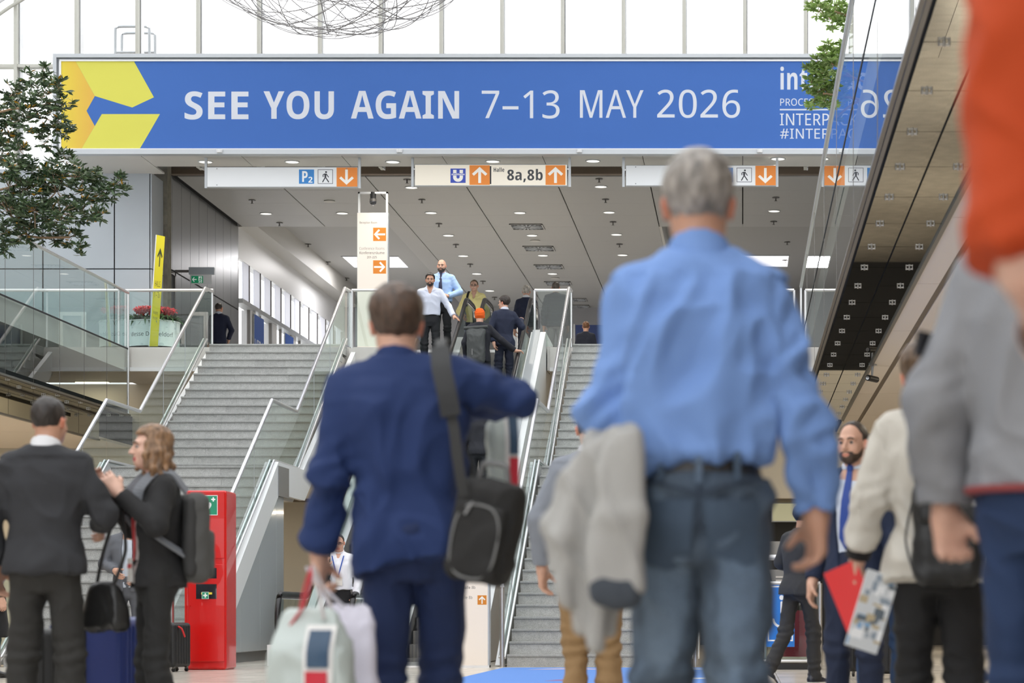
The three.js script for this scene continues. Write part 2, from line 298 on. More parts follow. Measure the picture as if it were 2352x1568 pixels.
// ---- glazed end wall above and beside the banner
{
  const d = 43.2; let k = 0;
  for (let px = -123; px < 2700; px += 139.6, k++) {
    const x = X(px + 19, d), xn = X(px + 139.6 + 19, d);
    const w = tag(new THREE.Group(), null, null, null, 'structure'); w.name = numbered('window_2'); scene.add(w); w.position.set(x, 8.9, -d);
    pw(w, 'mullion', box(x - 0.03, x + 0.03, 8.87, 15.4, d - 0.02, d + 0.3), M.mullion);
    pw(w, 'frame', merge([box(x - 0.035, x - 0.03, 8.87, 15.4, d + 0.02, d + 0.1), box(x + 0.03, x + 0.05, 8.87, 15.4, d + 0.1, d + 0.32)]), M.mullionWhite);
    pw(w, 'glass_pane', quad(V(x + 0.03, 8.87, -d - 0.1), V(xn - 0.03, 8.87, -d - 0.1), V(xn - 0.03, 15.4, -d - 0.1), V(x + 0.03, 15.4, -d - 0.1)), M.pane);
    if (px < 150) pw(w, 'transom', box(x, xn, Y(154, d), Y(147, d), d, d + 0.2), M.mullion);
  }
  // arched edge of the vault
  const arc = thing('roof_arch', 'pale curved steel edge of the glass roof in the corner over the tree', 'roof beam', at(20, 100, 43));
  const pts = []; for (let i = 0; i <= 12; i++) { const t = i / 12, px = -120 + 240 * t, py = 95 - 150 * Math.sin(t * 1.35); pts.push(at(px, py, 43)); }
  pw(arc, 'outer_tube', tube(pts, 0.045, 40, 8), M.mullionWhite); pw(arc, 'inner_tube', tube(pts.map((p) => V(p.x + 0.14, p.y - 0.1, p.z - 0.1)), 0.035, 40, 8), M.mullion);
  // roof: glass between beams, far overhead
  const roof = struct('ceiling', merge([...[-16, -10, -4, 2, 8].map((x) => box(x - 0.12, x + 0.12, 15.4, 16, -16, 43.6)), ...Array.from({ length: 11 }, (_, i) => box(-20, 12, 15.4, 15.7, -16 + i * 5.9, -15.8 + i * 5.9))]), M.mullionWhite);
  mesh('glass_pane', quad(V(-20, 15.75, 16), V(12, 15.75, 16), V(12, 15.75, -43.6), V(-20, 15.75, -43.6)), M.pane, roof);
}
// ---- outside: pale neighbouring building and roof hoops
{
  const b = thing('neighbour_building', 'pale building with upright panels seen outside behind the leafy tree', 'building', [-17.6, 0, -62]);
  pw(b, 'wall', box(-24, -14.5, 0, 12.6, 62, 65), mat(RGB(0.8, 0.83, 0.86), 0.8)); pw(b, 'roof_edge', box(-24, -14.4, 12.6, 13.2, 61.8, 65), M.white);
  for (let i = 0; i < 12; i++) pw(b, 'cladding_rib', box(-23.6 + i * 0.75, -23.56 + i * 0.75, 9, 12.6, 61.94, 62), M.frame);
  const hoop = (px0, px1, py, d, nm) => { const r = 0.09, y0 = 10.45, y1 = Y(py, d), a = X(px0, d), c = X(px1, d);
    const t = thing('roof_hoop', nm, 'railing', [(a + c) / 2, y0, -d]); pw(t, 'hoop', tube([V(a, y0, -d), V(a, y1 - r, -d), V(a + 0.03, y1 - 0.03, -d), V(a + r, y1, -d), V(c - r, y1, -d), V(c - 0.03, y1 - 0.03, -d), V(c, y1 - r, -d), V(c, y0, -d)], 0.028, 80, 8), M.frame);
    pw(t, 'foot_bar', rod(V(a, Y(120, d), -d), V(c, Y(120, d), -d), 0.024), M.frame); };
  hoop(265, 343, 61, 45, 'taller galvanised hoop rail on the roof behind the blue banner'); hoop(280, 356, 76, 45.8, 'shorter galvanised hoop rail on the roof behind the blue banner');
}
// ================================================================ STAIRS, ESCALATORS, BALUSTRADES
const D0 = 30, R = 0.16, T = 0.3, N1 = 18, LAND = 2.0, N2 = 16;
const DL1 = D0 + T * (N1 - 1), DL2 = DL1 + LAND, DT = DL2 + T * (N2 - 1);      // nosing of landing, foot of upper flight, top nosing
const stepAt = (k) => k <= N1 ? D0 + T * (k - 1) : DL2 + T * (k - N1 - 1);
function staircase(x0, x1, label) {
  const s = thing('staircase', label, 'stairs', [(x0 + x1) / 2, 0, -D0]);
  for (let k = 1; k <= N1 + N2; k++) {
    const d = stepAt(k), y = k * R, deep = k === N1 ? LAND + 0.04 : k === N1 + N2 ? EDGE - DT + 0.02 : T + 0.04;
    // each step is laid in three slabs of stone
    const cut = [x0, x0 + (x1 - x0) * (0.3 + 0.12 * ((k * 7) % 5) / 5), x0 + (x1 - x0) * (0.62 + 0.15 * ((k * 3) % 4) / 4), x1];
    for (let j = 0; j < 3; j++) {
      const a = cut[j] + 0.001, b = cut[j + 1] - 0.001;
      pw(s, 'step', uvm(box(a, b, y - R - 0.002, y - 0.03, d + 0.018, d + deep), 2.2, k * 0.37 + j * 0.2), M.granite[(k + j * 2 + (k * j) % 2) % 3]);
    }
    pw(s, 'tread', uvm(rbox(x0, x1, y - 0.03, y, d - 0.012, d + deep, 0.006, 1), 2.2, k * 0.21), M.nosing);
    pw(s, 'grip_strip', box(x0 + 0.03, x1 - 0.03, y, y + 0.0012, d + 0.02, d + 0.05), M.darkSteel);
  }
  // underside of the flights
  pw(s, 'underside', merge([prismX([[D0 + 0.3, 0], [DL1 + 0.3, N1 * R - 0.2], [DL2, N1 * R - 0.2], [DT, (N1 + N2) * R - 0.2], [EDGE, 5.2], [EDGE, 4.95], [DT, 4.95], [DL2, N1 * R - 0.45], [DL1 + 0.5, N1 * R - 0.45], [D0 + 0.9, 0]], x0 + 0.01, x1 - 0.01)]), M.offwhite);
  return s;
}
const AX0 = -9.5, AX1 = -7.03, BX0 = -3.07, BX1 = -0.6;
staircase(AX0 + 0.06, AX1 - 0.06, 'grey granite staircase rising behind the talking couple to the planter level');
staircase(BX0 + 0.06, BX1 - 0.06, 'grey granite staircase rising from the blue carpet behind the blue-shirted man');
// handrail line: [d, y of the base of the glass]
const flight = [[D0 - 0.0, R * 0.6], [DL1, N1 * R + 0.06], [DL2 - 0.06, N1 * R + 0.06], [DT - 0.05, (N1 + N2) * R + 0.06]];
function stairRail(x, start, label, endD) {
  const g = thing('stair_balustrade', label, 'balustrade', [x, 0, -D0]);
  const base = flight.map((p) => [...p]); if (start) base.unshift([start, 0.12]);
  const H = 0.92, top = base.map(([d, y]) => V(x, y + H, -d));
  // two rails with a fall at the landing, as built
  for (let i = 0; i + 1 < top.length; i++) pw(g, 'handrail', rod(top[i], top[i + 1], 0.03, 0.03, 12), M.rail);
  for (const p of top.slice(1, -1)) pw(g, 'rail_bend', new THREE.SphereGeometry(0.03, 10, 8).translate(p.x, p.y, p.z), M.rail);
  const endP = top.at(-1); pw(g, 'handrail', rod(endP, V(x, F2 + 1.0, -endD), 0.028, 0.028, 12), M.rail);
  pw(g, 'newel_post', rod(V(x, 0, -base[0][0]), V(x, base[0][1] + H, -base[0][0]), 0.032, 0.032, 12), M.steel);
  pw(g, 'end_post', rod(V(x, F2, -endD), V(x, F2 + 1.0, -endD), 0.02, 0.02, 8), M.rail);
  for (let i = 0; i + 1 < base.length; i++) {
    const [d0, y0] = base[i], [d1, y1] = base[i + 1], n = Math.max(1, Math.round((d1 - d0) / 1.3));
    for (let k = 0; k < n; k++) {
      const a = k / n, b = (k + 1) / n, da = d0 + (d1 - d0) * a + 0.006, db = d0 + (d1 - d0) * b - 0.006, ya = y0 + (y1 - y0) * a, yb = y0 + (y1 - y0) * b;
      pw(g, 'glass_pane', quad(V(x, ya, -da), V(x, yb, -db), V(x, yb + H - 0.02, -db), V(x, ya + H - 0.02, -da)), M.glass);
      if (k) pw(g, 'pane_joint', rod(V(x, ya, -da), V(x, ya + H - 0.02, -da), 0.005, 0.005, 5), M.frame);
    }
    pw(g, 'base_shoe', merge([rod(V(x - 0.03, y0 + 0.02, -d0), V(x - 0.03, y1 + 0.02, -d1), 0.02, 0.02, 6), rod(V(x + 0.03, y0 + 0.02, -d0), V(x + 0.03, y1 + 0.02, -d1), 0.02, 0.02, 6)]), M.rail);
  }
  pw(g, 'glass_pane', quad(V(x, F2, -(DT - 0.04)), V(x, F2, -endD), V(x, F2 + 0.98, -endD), V(x, F2 + 0.9, -(DT - 0.04))), M.glass);
}
stairRail(AX0, 0, 'sloping glass balustrade with steel rail beside the flower planter', EDGE);
stairRail(AX1, 28.95, 'sloping glass balustrade with steel rail behind the red cabinet', EDGE);
stairRail(BX0, 0, 'sloping glass balustrade with steel rail right of the escalators', EDGE);
stairRail(BX1, 0, 'sloping glass balustrade with steel rail hidden behind the blue-shirted man', EDGE);
// level balustrades along the upper edge
function levelRail(x0, x1, label, post0 = true, post1 = true, d = EDGE) {
  const g = thing('edge_balustrade', label, 'balustrade', [(x0 + x1) / 2, F2, -d]);
  pw(g, 'handrail', rod(V(x0, F2 + 1.02, -d), V(x1, F2 + 1.02, -d), 0.028, 0.028, 12), M.rail);
  if (post0) pw(g, 'post', rod(V(x0, F2 - 0.02, -d), V(x0, F2 + 1.02, -d), 0.025, 0.025, 10), M.rail);
  if (post1) pw(g, 'post', rod(V(x1, F2 - 0.02, -d), V(x1, F2 + 1.02, -d), 0.025, 0.025, 10), M.rail);
  const n = Math.max(1, Math.round((x1 - x0) / 1.7));
  for (let k = 0; k < n; k++) pw(g, 'glass_pane', quad(V(x0 + 0.06 + (x1 - x0 - 0.06) * k / n, F2 + 0.01, -d), V(x0 + (x1 - x0) * (k + 1) / n - 0.006, F2 + 0.01, -d), V(x0 + (x1 - x0) * (k + 1) / n - 0.006, F2 + 1.0, -d), V(x0 + 0.06 + (x1 - x0 - 0.06) * k / n, F2 + 1.0, -d)), M.glass);
}
levelRail(X(273, EDGE), AX0 + 0.02, 'level glass balustrade with steel rail before the flower planter', true, false);
levelRail(AX1 + 0.03, -6.05, 'level glass balustrade with steel rail before the upper lit pylon', true, true);
levelRail(X(1228, EDGE), BX0 - 0.02, 'narrow level glass balustrade between the escalator and the granite stairs', true, false);
levelRail(BX1 + 0.04, GR - 0.1, 'level glass balustrade behind the blue-shirted man', false, true);
levelRail(GR + 0.12, 4.5, 'level glass balustrade past the gallery corner', true, false);
levelRail(-16, -11.05, 'level glass balustrade below the leafy tree', false, true);
// side of the left flight: stringer and panelled wall under it
{
  const x0 = AX1 + 0.02, x1 = AX1 + 0.1;
  const str = struct('trim_3', prismX([[D0 + 0.1, 0.02], [DL1, N1 * R + 0.06], [DL2, N1 * R + 0.06], [EDGE, F2 - 0.08], [EDGE, F2 - 0.5], [DL2 + 0.1, N1 * R - 0.42], [DL1 + 0.05, N1 * R - 0.42], [D0 + 0.9, 0.02]], x0, x1), M.white); void str;
  const w = struct('wall_under_stair', prismX([[D0 + 1.0, 0.14], [DL1 + 0.0, N1 * R - 0.44], [DL1 + 0.55, N1 * R - 0.44], [DL1 + 0.55, 0.14]], x0 - 0.03, x1 - 0.05), M.white);
  const cuts = [D0 + 1.0, D0 + 2.6, D0 + 3.9, DL1 - 0.02, DL1 + 0.55], slope = (d) => Math.min(N1 * R - 0.45, 0.14 + (d - D0 - 1.0) * (N1 * R - 0.58) / (DL1 - D0 - 1));
  for (let i = 0; i < 4; i++) { const a = cuts[i] + 0.006, b = cuts[i + 1] - 0.006; mesh('cladding_panel', prismX([[a, 0.15], [b, 0.15], [b, slope(b)], [a, Math.max(0.16, slope(a))]], x1 - 0.05, x1 - 0.03), M.cladding, w); }
  mesh('plinth', box(x0 - 0.03, x1 - 0.06, 0, 0.14, D0 + 0.8, DL1 + 0.55), M.darkPanel, w);
  mesh('end_cap', box(x0, x1 + 0.012, N1 * R - 0.45, N1 * R - 0.0, DL1 - 0.05, DL1 + 0.75), M.darkPanel, w);
  const wb = struct('trim_3', prismX([[D0 + 0.1, 0.02], [DL1, N1 * R + 0.06], [DL2, N1 * R + 0.06], [EDGE, F2 - 0.08], [EDGE, F2 - 0.5], [DL2 + 0.1, N1 * R - 0.42], [DL1 + 0.05, N1 * R - 0.42], [D0 + 0.9, 0.02]], BX0 - 0.1, BX0 - 0.02), M.white); void wb;
  struct('trim_3', prismX([[D0 + 0.1, 0.02], [DL1, N1 * R + 0.06], [DL2, N1 * R + 0.06], [EDGE, F2 - 0.08], [EDGE, F2 - 0.5], [DL2 + 0.1, N1 * R - 0.42], [DL1 + 0.05, N1 * R - 0.42], [D0 + 0.9, 0.02]], AX0 - 0.1, AX0 - 0.02), M.white);
}
// ---- two escalators
function escalator(x0, x1, label, claddingRight) {
  const e = thing('escalator', label, 'escalator', [(x0 + x1) / 2, 0, -D0]);
  const dA = 32, rise = F2, run = 10.6, dB = dA + run, sl = rise / run;   // start and end of the incline
  const yAt = (d) => d < dA ? 0 : d > dB ? rise : (d - dA) * sl;
  for (let k = 0; k < 30; k++) {   // steps
    const d = dA + 0.1 + k * 0.357, y = Math.min(rise, yAt(d) + 0.02);
    pw(e, 'step', box(x0 + 0.12, x1 - 0.12, y - 0.2, y, d, d + 0.38), M.darkSteel);
    const ribs = []; for (let r = 0; r < 14; r++) { const x = x0 + 0.16 + r * (x1 - x0 - 0.32) / 13; ribs.push(box(x - 0.008, x + 0.008, y - 0.2, y - 0.005, d - 0.012, d + 0.002)); }
    if (k < 29) pw(e, 'riser_ribs', merge(ribs), M.greyRib);
  }
  pw(e, 'comb_plate', merge([box(x0 + 0.1, x1 - 0.1, 0.001, 0.02, D0 - 0.3, dA + 0.1), box(x0 + 0.1, x1 - 0.1, F2 - 0.1, F2 + 0.01, dB, dB + 1.7)]), M.steel);
  for (const x of [x0 + 0.05, x1 - 0.05]) {
    const H = 0.93, r = 0.24, nb = D0 + 0.05, nt = dB + 1.25, pts = [];
    for (let i = 0; i <= 8; i++) { const a = Math.PI * (1.5 - i / 8) ; pts.push(V(x, H - r - 0.1 + (r + 0.1) * Math.sin(a) * 1.0, -(nb + r + r * Math.cos(a)))); }
    pts.push(V(x, H, -(dA - 0.2)), V(x, H + 0.06, -(dA + 0.25)));
    for (const t of [0.15, 0.4, 0.65, 0.9]) pts.push(V(x, H + rise * t, -(dA + run * t)));
    pts.push(V(x, H + rise - 0.05, -(dB - 0.15)), V(x, H + rise, -(dB + 0.3)));
    for (let i = 0; i <= 8; i++) { const a = Math.PI * (0.5 - i / 8); pts.push(V(x, H + rise - r - 0.1 + (r + 0.1) * Math.sin(a), -(nt - r + r * Math.cos(a)))); }
    pw(e, 'handrail', tube(pts, 0.038, 180, 8), M.rubber);
    pw(e, 'rail_guide', tube(pts.map((p) => V(p.x, p.y - 0.045, p.z)).slice(4, -4), 0.022, 150, 6), M.chrome);
    const gl = []; const P = [[nb + 0.1, 0.25], [dA, 0.22], [dB, rise + 0.22], [nt - 0.1, rise + 0.22]];
    for (let i = 0; i < 3; i++) { const [a, ya] = P[i], [b, yb] = P[i + 1], n = i === 1 ? 7 : 1; for (let k = 0; k < n; k++) { const u = k / n, w = (k + 1) / n, da = a + (b - a) * u + 0.004, db = a + (b - a) * w - 0.004, y1 = ya + (yb - ya) * u, y2 = ya + (yb - ya) * w; gl.push(0); pw(e, 'glass_pane', quad(V(x, y1, -da), V(x, y2, -db), V(x, y2 + 0.66, -db), V(x, y1 + 0.66, -da)), M.glass); } }
    pw(e, 'skirt', prismX([[nb + 0.1, -0.02], [nb + 0.1, 0.26], [dA, 0.22], [dB, rise + 0.22], [nt, rise + 0.22], [nt, rise - 0.1], [dB, rise - 0.12], [dA, -0.02]], x - 0.05, x + 0.05), M.steel);
  }
  // clad truss
  const tr = [[dA - 0.1, 0.005], [dA, 0.16], [dB, rise + 0.16], [nbTop(dB), rise + 0.14], [nbTop(dB), rise - 0.46], [dB, rise - 0.95], [dA + 1.75, 0.005]];
  pw(e, 'truss_cladding', prismX(tr, x0 + 0.12, x1 - 0.12).translate(0, -0.52, 0), M.white);
  const side = [[nbTop(dB) - 1.6, rise + 0.26], [nbTop(dB), rise + 0.2], [nbTop(dB), rise - 0.5], [dB, rise - 1.0], [dA + 1.75, 0.01], [D0 + 0.15, 0.01], [D0 + 0.15, 0.28], [dA, 0.26]];
  if (claddingRight) { pw(e, 'side_cladding', prismX(side, x1 + 0.001, x1 + 0.26), M.white); pw(e, 'side_ledge', prismX([[dA, 0.26], [nbTop(dB) - 1.6, rise + 0.26], [nbTop(dB) - 1.6, rise + 0.3], [dA, 0.3]], x1 + 0.03, x1 + 0.16), M.frame); }
  else pw(e, 'side_cladding', prismX(side, x0 - 0.1, x0 - 0.001), M.white);
}
function nbTop(dB) { return dB + 1.0; }
escalator(-6.0, -4.95, 'descending escalator with black handrails carrying the white-shirted men', false);
escalator(-4.72, -3.78, 'ascending escalator with black handrails carrying the orange beanie rider', true);
struct('trim_4', prismX([[D0 + 0.2, 0.005], [D0 + 0.2, 0.27], [32, 0.24], [42.6, F2 + 0.24], [43.8, F2 + 0.24], [43.8, F2 - 0.3], [42.6, F2 - 0.8], [D0 + 4, 0.005]], -4.94, -4.73), M.frame);
// ================================================================ SIGNS AND FITTINGS
const arrow = (g, cx, cy, s, ang, c = '#f6f4f0') => {
  g.save(); g.translate(cx, cy); g.rotate(ang); g.fillStyle = c; g.strokeStyle = c; g.lineWidth = s * 0.17; g.lineCap = 'butt'; g.lineJoin = 'miter';
  g.beginPath(); g.moveTo(0, s * 0.5); g.lineTo(0, -s * 0.38); g.stroke(); g.beginPath(); g.moveTo(-s * 0.4, -s * 0.02); g.lineTo(0, -s * 0.4); g.lineTo(s * 0.4, -s * 0.02); g.stroke(); g.restore();
};
function walker(g, x, y, s) {   // pictogram in a box of side s
  g.strokeStyle = '#262a33'; g.lineWidth = s * 0.03; g.strokeRect(x, y, s, s); g.fillStyle = '#262a33';
  g.beginPath(); g.arc(x + s * 0.55, y + s * 0.17, s * 0.065, 0, 7); g.fill(); g.lineCap = 'round'; g.lineJoin = 'round';
  g.lineWidth = s * 0.13; g.beginPath(); g.moveTo(x + s * 0.5, y + s * 0.34); g.lineTo(x + s * 0.5, y + s * 0.5); g.stroke();
  g.lineWidth = s * 0.055; g.beginPath(); g.moveTo(x + s * 0.44, y + s * 0.3); g.lineTo(x + s * 0.34, y + s * 0.38); g.lineTo(x + s * 0.35, y + s * 0.5); g.moveTo(x + s * 0.56, y + s * 0.3); g.lineTo(x + s * 0.71, y + s * 0.53); g.stroke();
  g.lineWidth = s * 0.07; g.beginPath(); g.moveTo(x + s * 0.48, y + s * 0.58); g.lineTo(x + s * 0.32, y + s * 0.88); g.moveTo(x + s * 0.53, y + s * 0.58); g.lineTo(x + s * 0.72, y + s * 0.88); g.stroke();
}
function hangingSign(px0, px1, py0, py1, post0, post1, draw, lit, label) {
  const d = 41.85, a = X(px0, d), b = X(px1, d), y1 = Y(py0, d), y0 = Y(py1, d);
  const s = thing('hanging_sign', label, 'sign', [(a + b) / 2, y0, -d]);
  pw(s, 'housing', rbox(a, b, y0, y1, d + 0.005, d + 0.12, 0.008), M.frame);
  const W = px1 - px0, H = py1 - py0, k = 2048 / 2 / W;
  const t = canvasTex(1024, Math.round(H * k), (g) => { g.scale(k, k); draw(g, W, H); });
  const m = lit ? mat(RGB(0.65, 0.65, 0.65), 0.4, { map: t, emissive: 0xffffff, emissiveMap: t, emissiveIntensity: 0.3 }) : mat(0xffffff, 0.45, { map: t });
  pw(s, 'face', quad(V(a + 0.01, y0 + 0.012, -d), V(b - 0.01, y0 + 0.012, -d), V(b - 0.01, y1 - 0.012, -d), V(a + 0.01, y1 - 0.012, -d)), m);
  for (const px of [post0, post1]) { const x = X(px, d); pw(s, 'hanger_post', box(x - 0.022, x + 0.022, y0 - 0.01, 8.8, d + 0.02, d + 0.07), M.frame); pw(s, 'bracket', box(Math.min(x, px < px0 ? a : b) , Math.max(x, px < px0 ? a : b), y1 - 0.09, y1 - 0.07, d + 0.03, d + 0.05), M.steel); }
  return s;
}
const p2sign = (g, W, H) => {
  g.fillStyle = '#e9ecef'; g.fillRect(0, 0, W, H); g.fillStyle = '#2c82cc'; g.fillRect(212, 5, 35, 35); g.fillStyle = '#f4f6f8'; g.font = 'bold 38px sans-serif'; g.save(); g.translate(217, 36); g.scale(0.72, 0.98); g.fillText('P', 0, 0); g.restore(); g.font = 'bold 20px sans-serif'; g.fillText('2', 233, 37);
  walker(g, 256, 5.5, 34); g.fillStyle = '#e8872a'; g.fillRect(299, 0, W, H); arrow(g, 322, H / 2, 37, Math.PI);
  g.fillStyle = '#8a8f94'; for (const [x, y] of [[22, 3], [22, H - 4], [322, 2.5], [322, H - 3]]) { g.beginPath(); g.arc(x, y, 1.3, 0, 7); g.fill(); }
};
hangingSign(475, 822, 383, 430, 472, 825, p2sign, false, 'white hanging sign with P2 and orange down arrow above the left staircase');
hangingSign(952, 1303, 377, 427, 947, 1308, (g, W, H) => {
  g.fillStyle = '#fbf3e2'; g.fillRect(0, 0, W, H); g.fillStyle = '#2b46b4'; g.fillRect(82, 9, 35, 35);
  g.strokeStyle = '#f7f4ec'; g.lineWidth = 8; g.beginPath(); g.moveTo(92, 12); g.lineTo(92, 26); g.arc(99.5, 30, 7.5, Math.PI, 0, true); g.lineTo(107, 12); g.stroke(); g.fillStyle = '#2b46b4'; g.fillRect(82, 20.5, 35, 5.4); g.fillStyle = '#f7f4ec'; fit(g, 'stadtbahn', 84, 25.3, 31, 4.6, 'sans-serif', 'bold');
  g.fillStyle = '#ea8724'; g.fillRect(126, 1, 47, H - 2); arrow(g, 149.5, H / 2, 39, 0); g.fillStyle = '#26282c'; g.fillRect(173, 3, 3.4, H - 6);
  g.fillStyle = '#33363a'; fit(g, 'Halle', 181, 17, 26, 10, 'sans-serif', 'bold'); fit(g, '8a,8b', 212, 37.5, 85, 26, 'sans-serif', 'bold');
  g.fillStyle = '#ea8724'; g.fillRect(302, 1, 46, H - 2); arrow(g, 325, H / 2, 39, 0);
}, true, 'backlit hanging sign reading Halle 8a,8b with two orange up arrows');
hangingSign(1437, 1783, 379, 427, 1432, 1785, p2sign, false, 'white hanging sign with orange down arrow behind the grey-haired head');

// ---- upper pylon
function pylon(px0, px1, yTop, yBase, d, draw, label, hpx) {
  const a = X(px0, d), b = X(px1, d), s = thing('sign_pylon', label, 'sign', [(a + b) / 2, yBase, -d]);
  pw(s, 'body', rbox(a, b, yBase, yTop, d + 0.004, d + 0.16, 0.006), M.frame);
  const k = 1024 / hpx, W = Math.round((px1 - px0) * k);
  const t = canvasTex(W, 1024, (g) => { g.scale(k, k); draw(g, px1 - px0, hpx); });
  pw(s, 'lit_face', quad(V(a + 0.006, yBase + 0.03, -d), V(b - 0.02, yBase + 0.03, -d), V(b - 0.02, yTop - 0.006, -d), V(a + 0.006, yTop - 0.006, -d)), mat(RGB(0.62, 0.62, 0.62), 0.35, { map: t, emissive: 0xffffff, emissiveMap: t, emissiveIntensity: 0.3 }));
  pw(s, 'plinth', box(a, b, yBase, yBase + 0.03, d - 0.01, d + 0.16), M.steel);
  return s;
}
{
  const d = 42.6, top = Y(488, d), s = pylon(820, 892, top, F2, d, (g, W, H) => {
    g.fillStyle = '#f6ebe0'; g.fillRect(0, 0, W, H);
    g.fillStyle = '#5d5550'; fit(g, 'Reception Room', 5, 25, 43, 5);
    g.fillStyle = '#e0830f'; g.fillRect(38, 34.5, 31, 31); arrow(g, 53.5, 50, 27, -Math.PI / 2);
    g.fillStyle = '#a59a92'; fit(g, 'Conference Rooms', 4.5, 86, 61, 6.4); g.fillStyle = '#4b4541'; fit(g, 'Konferenzr\u00e4ume', 4.5, 96, 61, 6.2, 'sans-serif', ''); fit(g, '201-225', 23, 106, 24, 5.4);
    g.fillStyle = '#e0830f'; g.fillRect(38, 110.5, 31, 31); arrow(g, 53.5, 126, 27, Math.PI / 2);
  }, 'tall backlit pylon reading Konferenzr\u00e4ume with two orange arrows on the upper floor', (top - F2) / d * FOCAL);
  const a = X(822, d), b = X(890, d), y1 = Y(440, d);
  pw(s, 'top_frame', merge([box(a, a + 0.03, top, y1, d + 0.02, d + 0.1), box(b - 0.03, b, top, y1, d + 0.02, d + 0.1), box(a, b, y1 - 0.03, y1, d + 0.02, d + 0.1)]), M.white);
  const c = at(857, 444, d + 0.06), cam = thing('dome_camera', 'black dome camera hanging in the frame above the lit pylon', 'camera', [c.x, c.y - 0.22, c.z]);
  pw(cam, 'mount', rod(V(c.x, c.y - 0.12, c.z), V(c.x, c.y + 0.02, c.z), 0.05, 0.055, 14), M.black); pw(cam, 'collar', rod(V(c.x, c.y - 0.15, c.z), V(c.x, c.y - 0.1, c.z), 0.062, 0.062, 16), M.darkSteel); pw(cam, 'dome', new THREE.SphereGeometry(0.062, 18, 14).translate(c.x, c.y - 0.155, c.z), mat(RGB(0.02, 0.02, 0.025), 0.05, { clearcoat: 1 }));
}
pylon(1042, 1124, 1.62, 0, 29.5, (g, W, H) => {
  g.fillStyle = '#f8ecdf'; g.fillRect(0, 0, W, H); const o = 1240; g.fillStyle = '#55504b';
  fit(g, 'Halle 8b', 20, 1357 - o, 32, 7); g.fillStyle = '#7d7770'; fit(g, 'Halle 8b', 13, 1380.5 - o, 32, 7);
  g.fillStyle = '#d9820f'; g.fillRect(57, 1372 - o, 22, 22); arrow(g, 68, 1383 - o, 18, 0); g.fillStyle = '#b9ada2'; g.fillRect(0, 1327 - o, W, 1);
}, 'low backlit pylon reading Halle 8b at the foot of the granite stairs', 1.62 / 29.5 * FOCAL);

// ---- lights, sprinklers, air vents of the passage ceiling
const lampMat = mat(RGB(0.9, 0.88, 0.8), 0.5, { emissive: RGB(1, 0.95, 0.85), emissiveIntensity: 1.1 });
function downlight(px, py, y, kind) {
  const d = (y - EYE) * FOCAL / (VPY - py), x = X(px, d), t = thing('downlight', kind, 'ceiling light', [x, y, -d], 0, 'round ceiling downlights over the upper floor');
  mesh('trim_ring', new THREE.TorusGeometry(0.125, 0.012, 6, 24).rotateX(Math.PI / 2).translate(0, -0.004, 0), M.frame, t);
  mesh('lamp', new THREE.CylinderGeometry(0.118, 0.118, 0.008, 24).translate(0, -0.006, 0), lampMat, t);
  const l = new THREE.SpotLight(RGB(1, 0.93, 0.82), 17, 14, 1.1, 0.8, 2); l.name = 'downlight_beam'; l.position.set(0, -0.03, 0); l.target.position.set(0, -3, 0); l.castShadow = true; l.shadow.radius = 5; t.add(l, l.target);
}
for (const [px, py] of [[472, 371], [671, 371], [902, 371], [1132, 370], [1362, 369], [1787, 364]]) downlight(px, py, 8.79, 'round downlight in the strip of ceiling just behind the hanging signs');
for (const [px, py] of [[611, 490], [786, 489], [945, 430], [990, 488], [1194, 488], [1399, 487], [1380, 428], [1778, 484], [1222, 540], [1416, 538], [1030, 540], [1064, 587], [1247, 586], [1430, 585], [1095, 628], [1269, 628], [1125, 667]]) downlight(px, py, YC, 'round downlight in the grey boarded ceiling of the passage');
function sprinkler(px, py, y) {
  const d = (y - EYE) * FOCAL / (VPY - py), x = X(px, d);
  const g = merge([rod(V(0, 0, 0), V(0, -0.07, 0), 0.014, 0.014, 6), new THREE.CylinderGeometry(0.075, 0.075, 0.01, 12).translate(0, -0.012, 0), new THREE.CylinderGeometry(0.03, 0.03, 0.008, 8).translate(0, -0.075, 0)]);
  const o = mesh('sprinkler', g, M.darkSteel); o.position.set(x, y, -d); tag(o, 'small dark sprinkler head hanging from the upper ceiling', 'sprinkler', 'sprinkler heads on the upper ceilings');
}
for (const [px, py] of [[579, 459], [642, 511], [935, 412], [969, 458], [1008, 513], [1376, 410], [1391, 457], [1408, 509], [1047, 561], [1080, 606], [1109, 645], [1136, 682], [1423, 560], [1782, 453], [1777, 508]]) sprinkler(px, py, YC);
for (const [px, py] of [[708, 560], [753, 601], [796, 638], [1808, 555], [1803, 596]]) sprinkler(px, py, 9.75);
function vent(px, py, w) {
  const d = (YC - EYE) * FOCAL / (VPY - py), x = X(px, d), t = thing('air_vent', 'square swirl air vent in the grey boarded ceiling of the passage', 'air vent', [x, YC, -d], 0, 'swirl vents in the passage ceiling');
  const h = w * d / FOCAL / 2;
  mesh('plate', box(-h, h, -0.012, 0, -h, h), M.black, t);
  mesh('frame', merge([box(-h, h, -0.02, 0, -h, -h + 0.03), box(-h, h, -0.02, 0, h - 0.03, h), box(-h, -h + 0.03, -0.02, 0, -h, h), box(h - 0.03, h, -0.02, 0, -h, h)]), M.ceil, t);
  for (let i = 0; i < 20; i++) { const a = i / 20 * 6.283, g = box(0.1 * h, 0.92 * h, -0.024, -0.012, -0.012, 0.02).rotateX(0).rotateY(a); mesh('swirl_blade', g, M.frame, t); }
  for (const [sx, sz] of [[1, 1], [1, -1], [-1, 1], [-1, -1]]) void sx, sz;
}
for (const [px, py, w] of [[1211, 520, 76], [1238, 570, 70], [1261, 612, 65], [1282, 650, 60], [1322, 688, 52], [1330, 703, 48]]) vent(px, py, w);
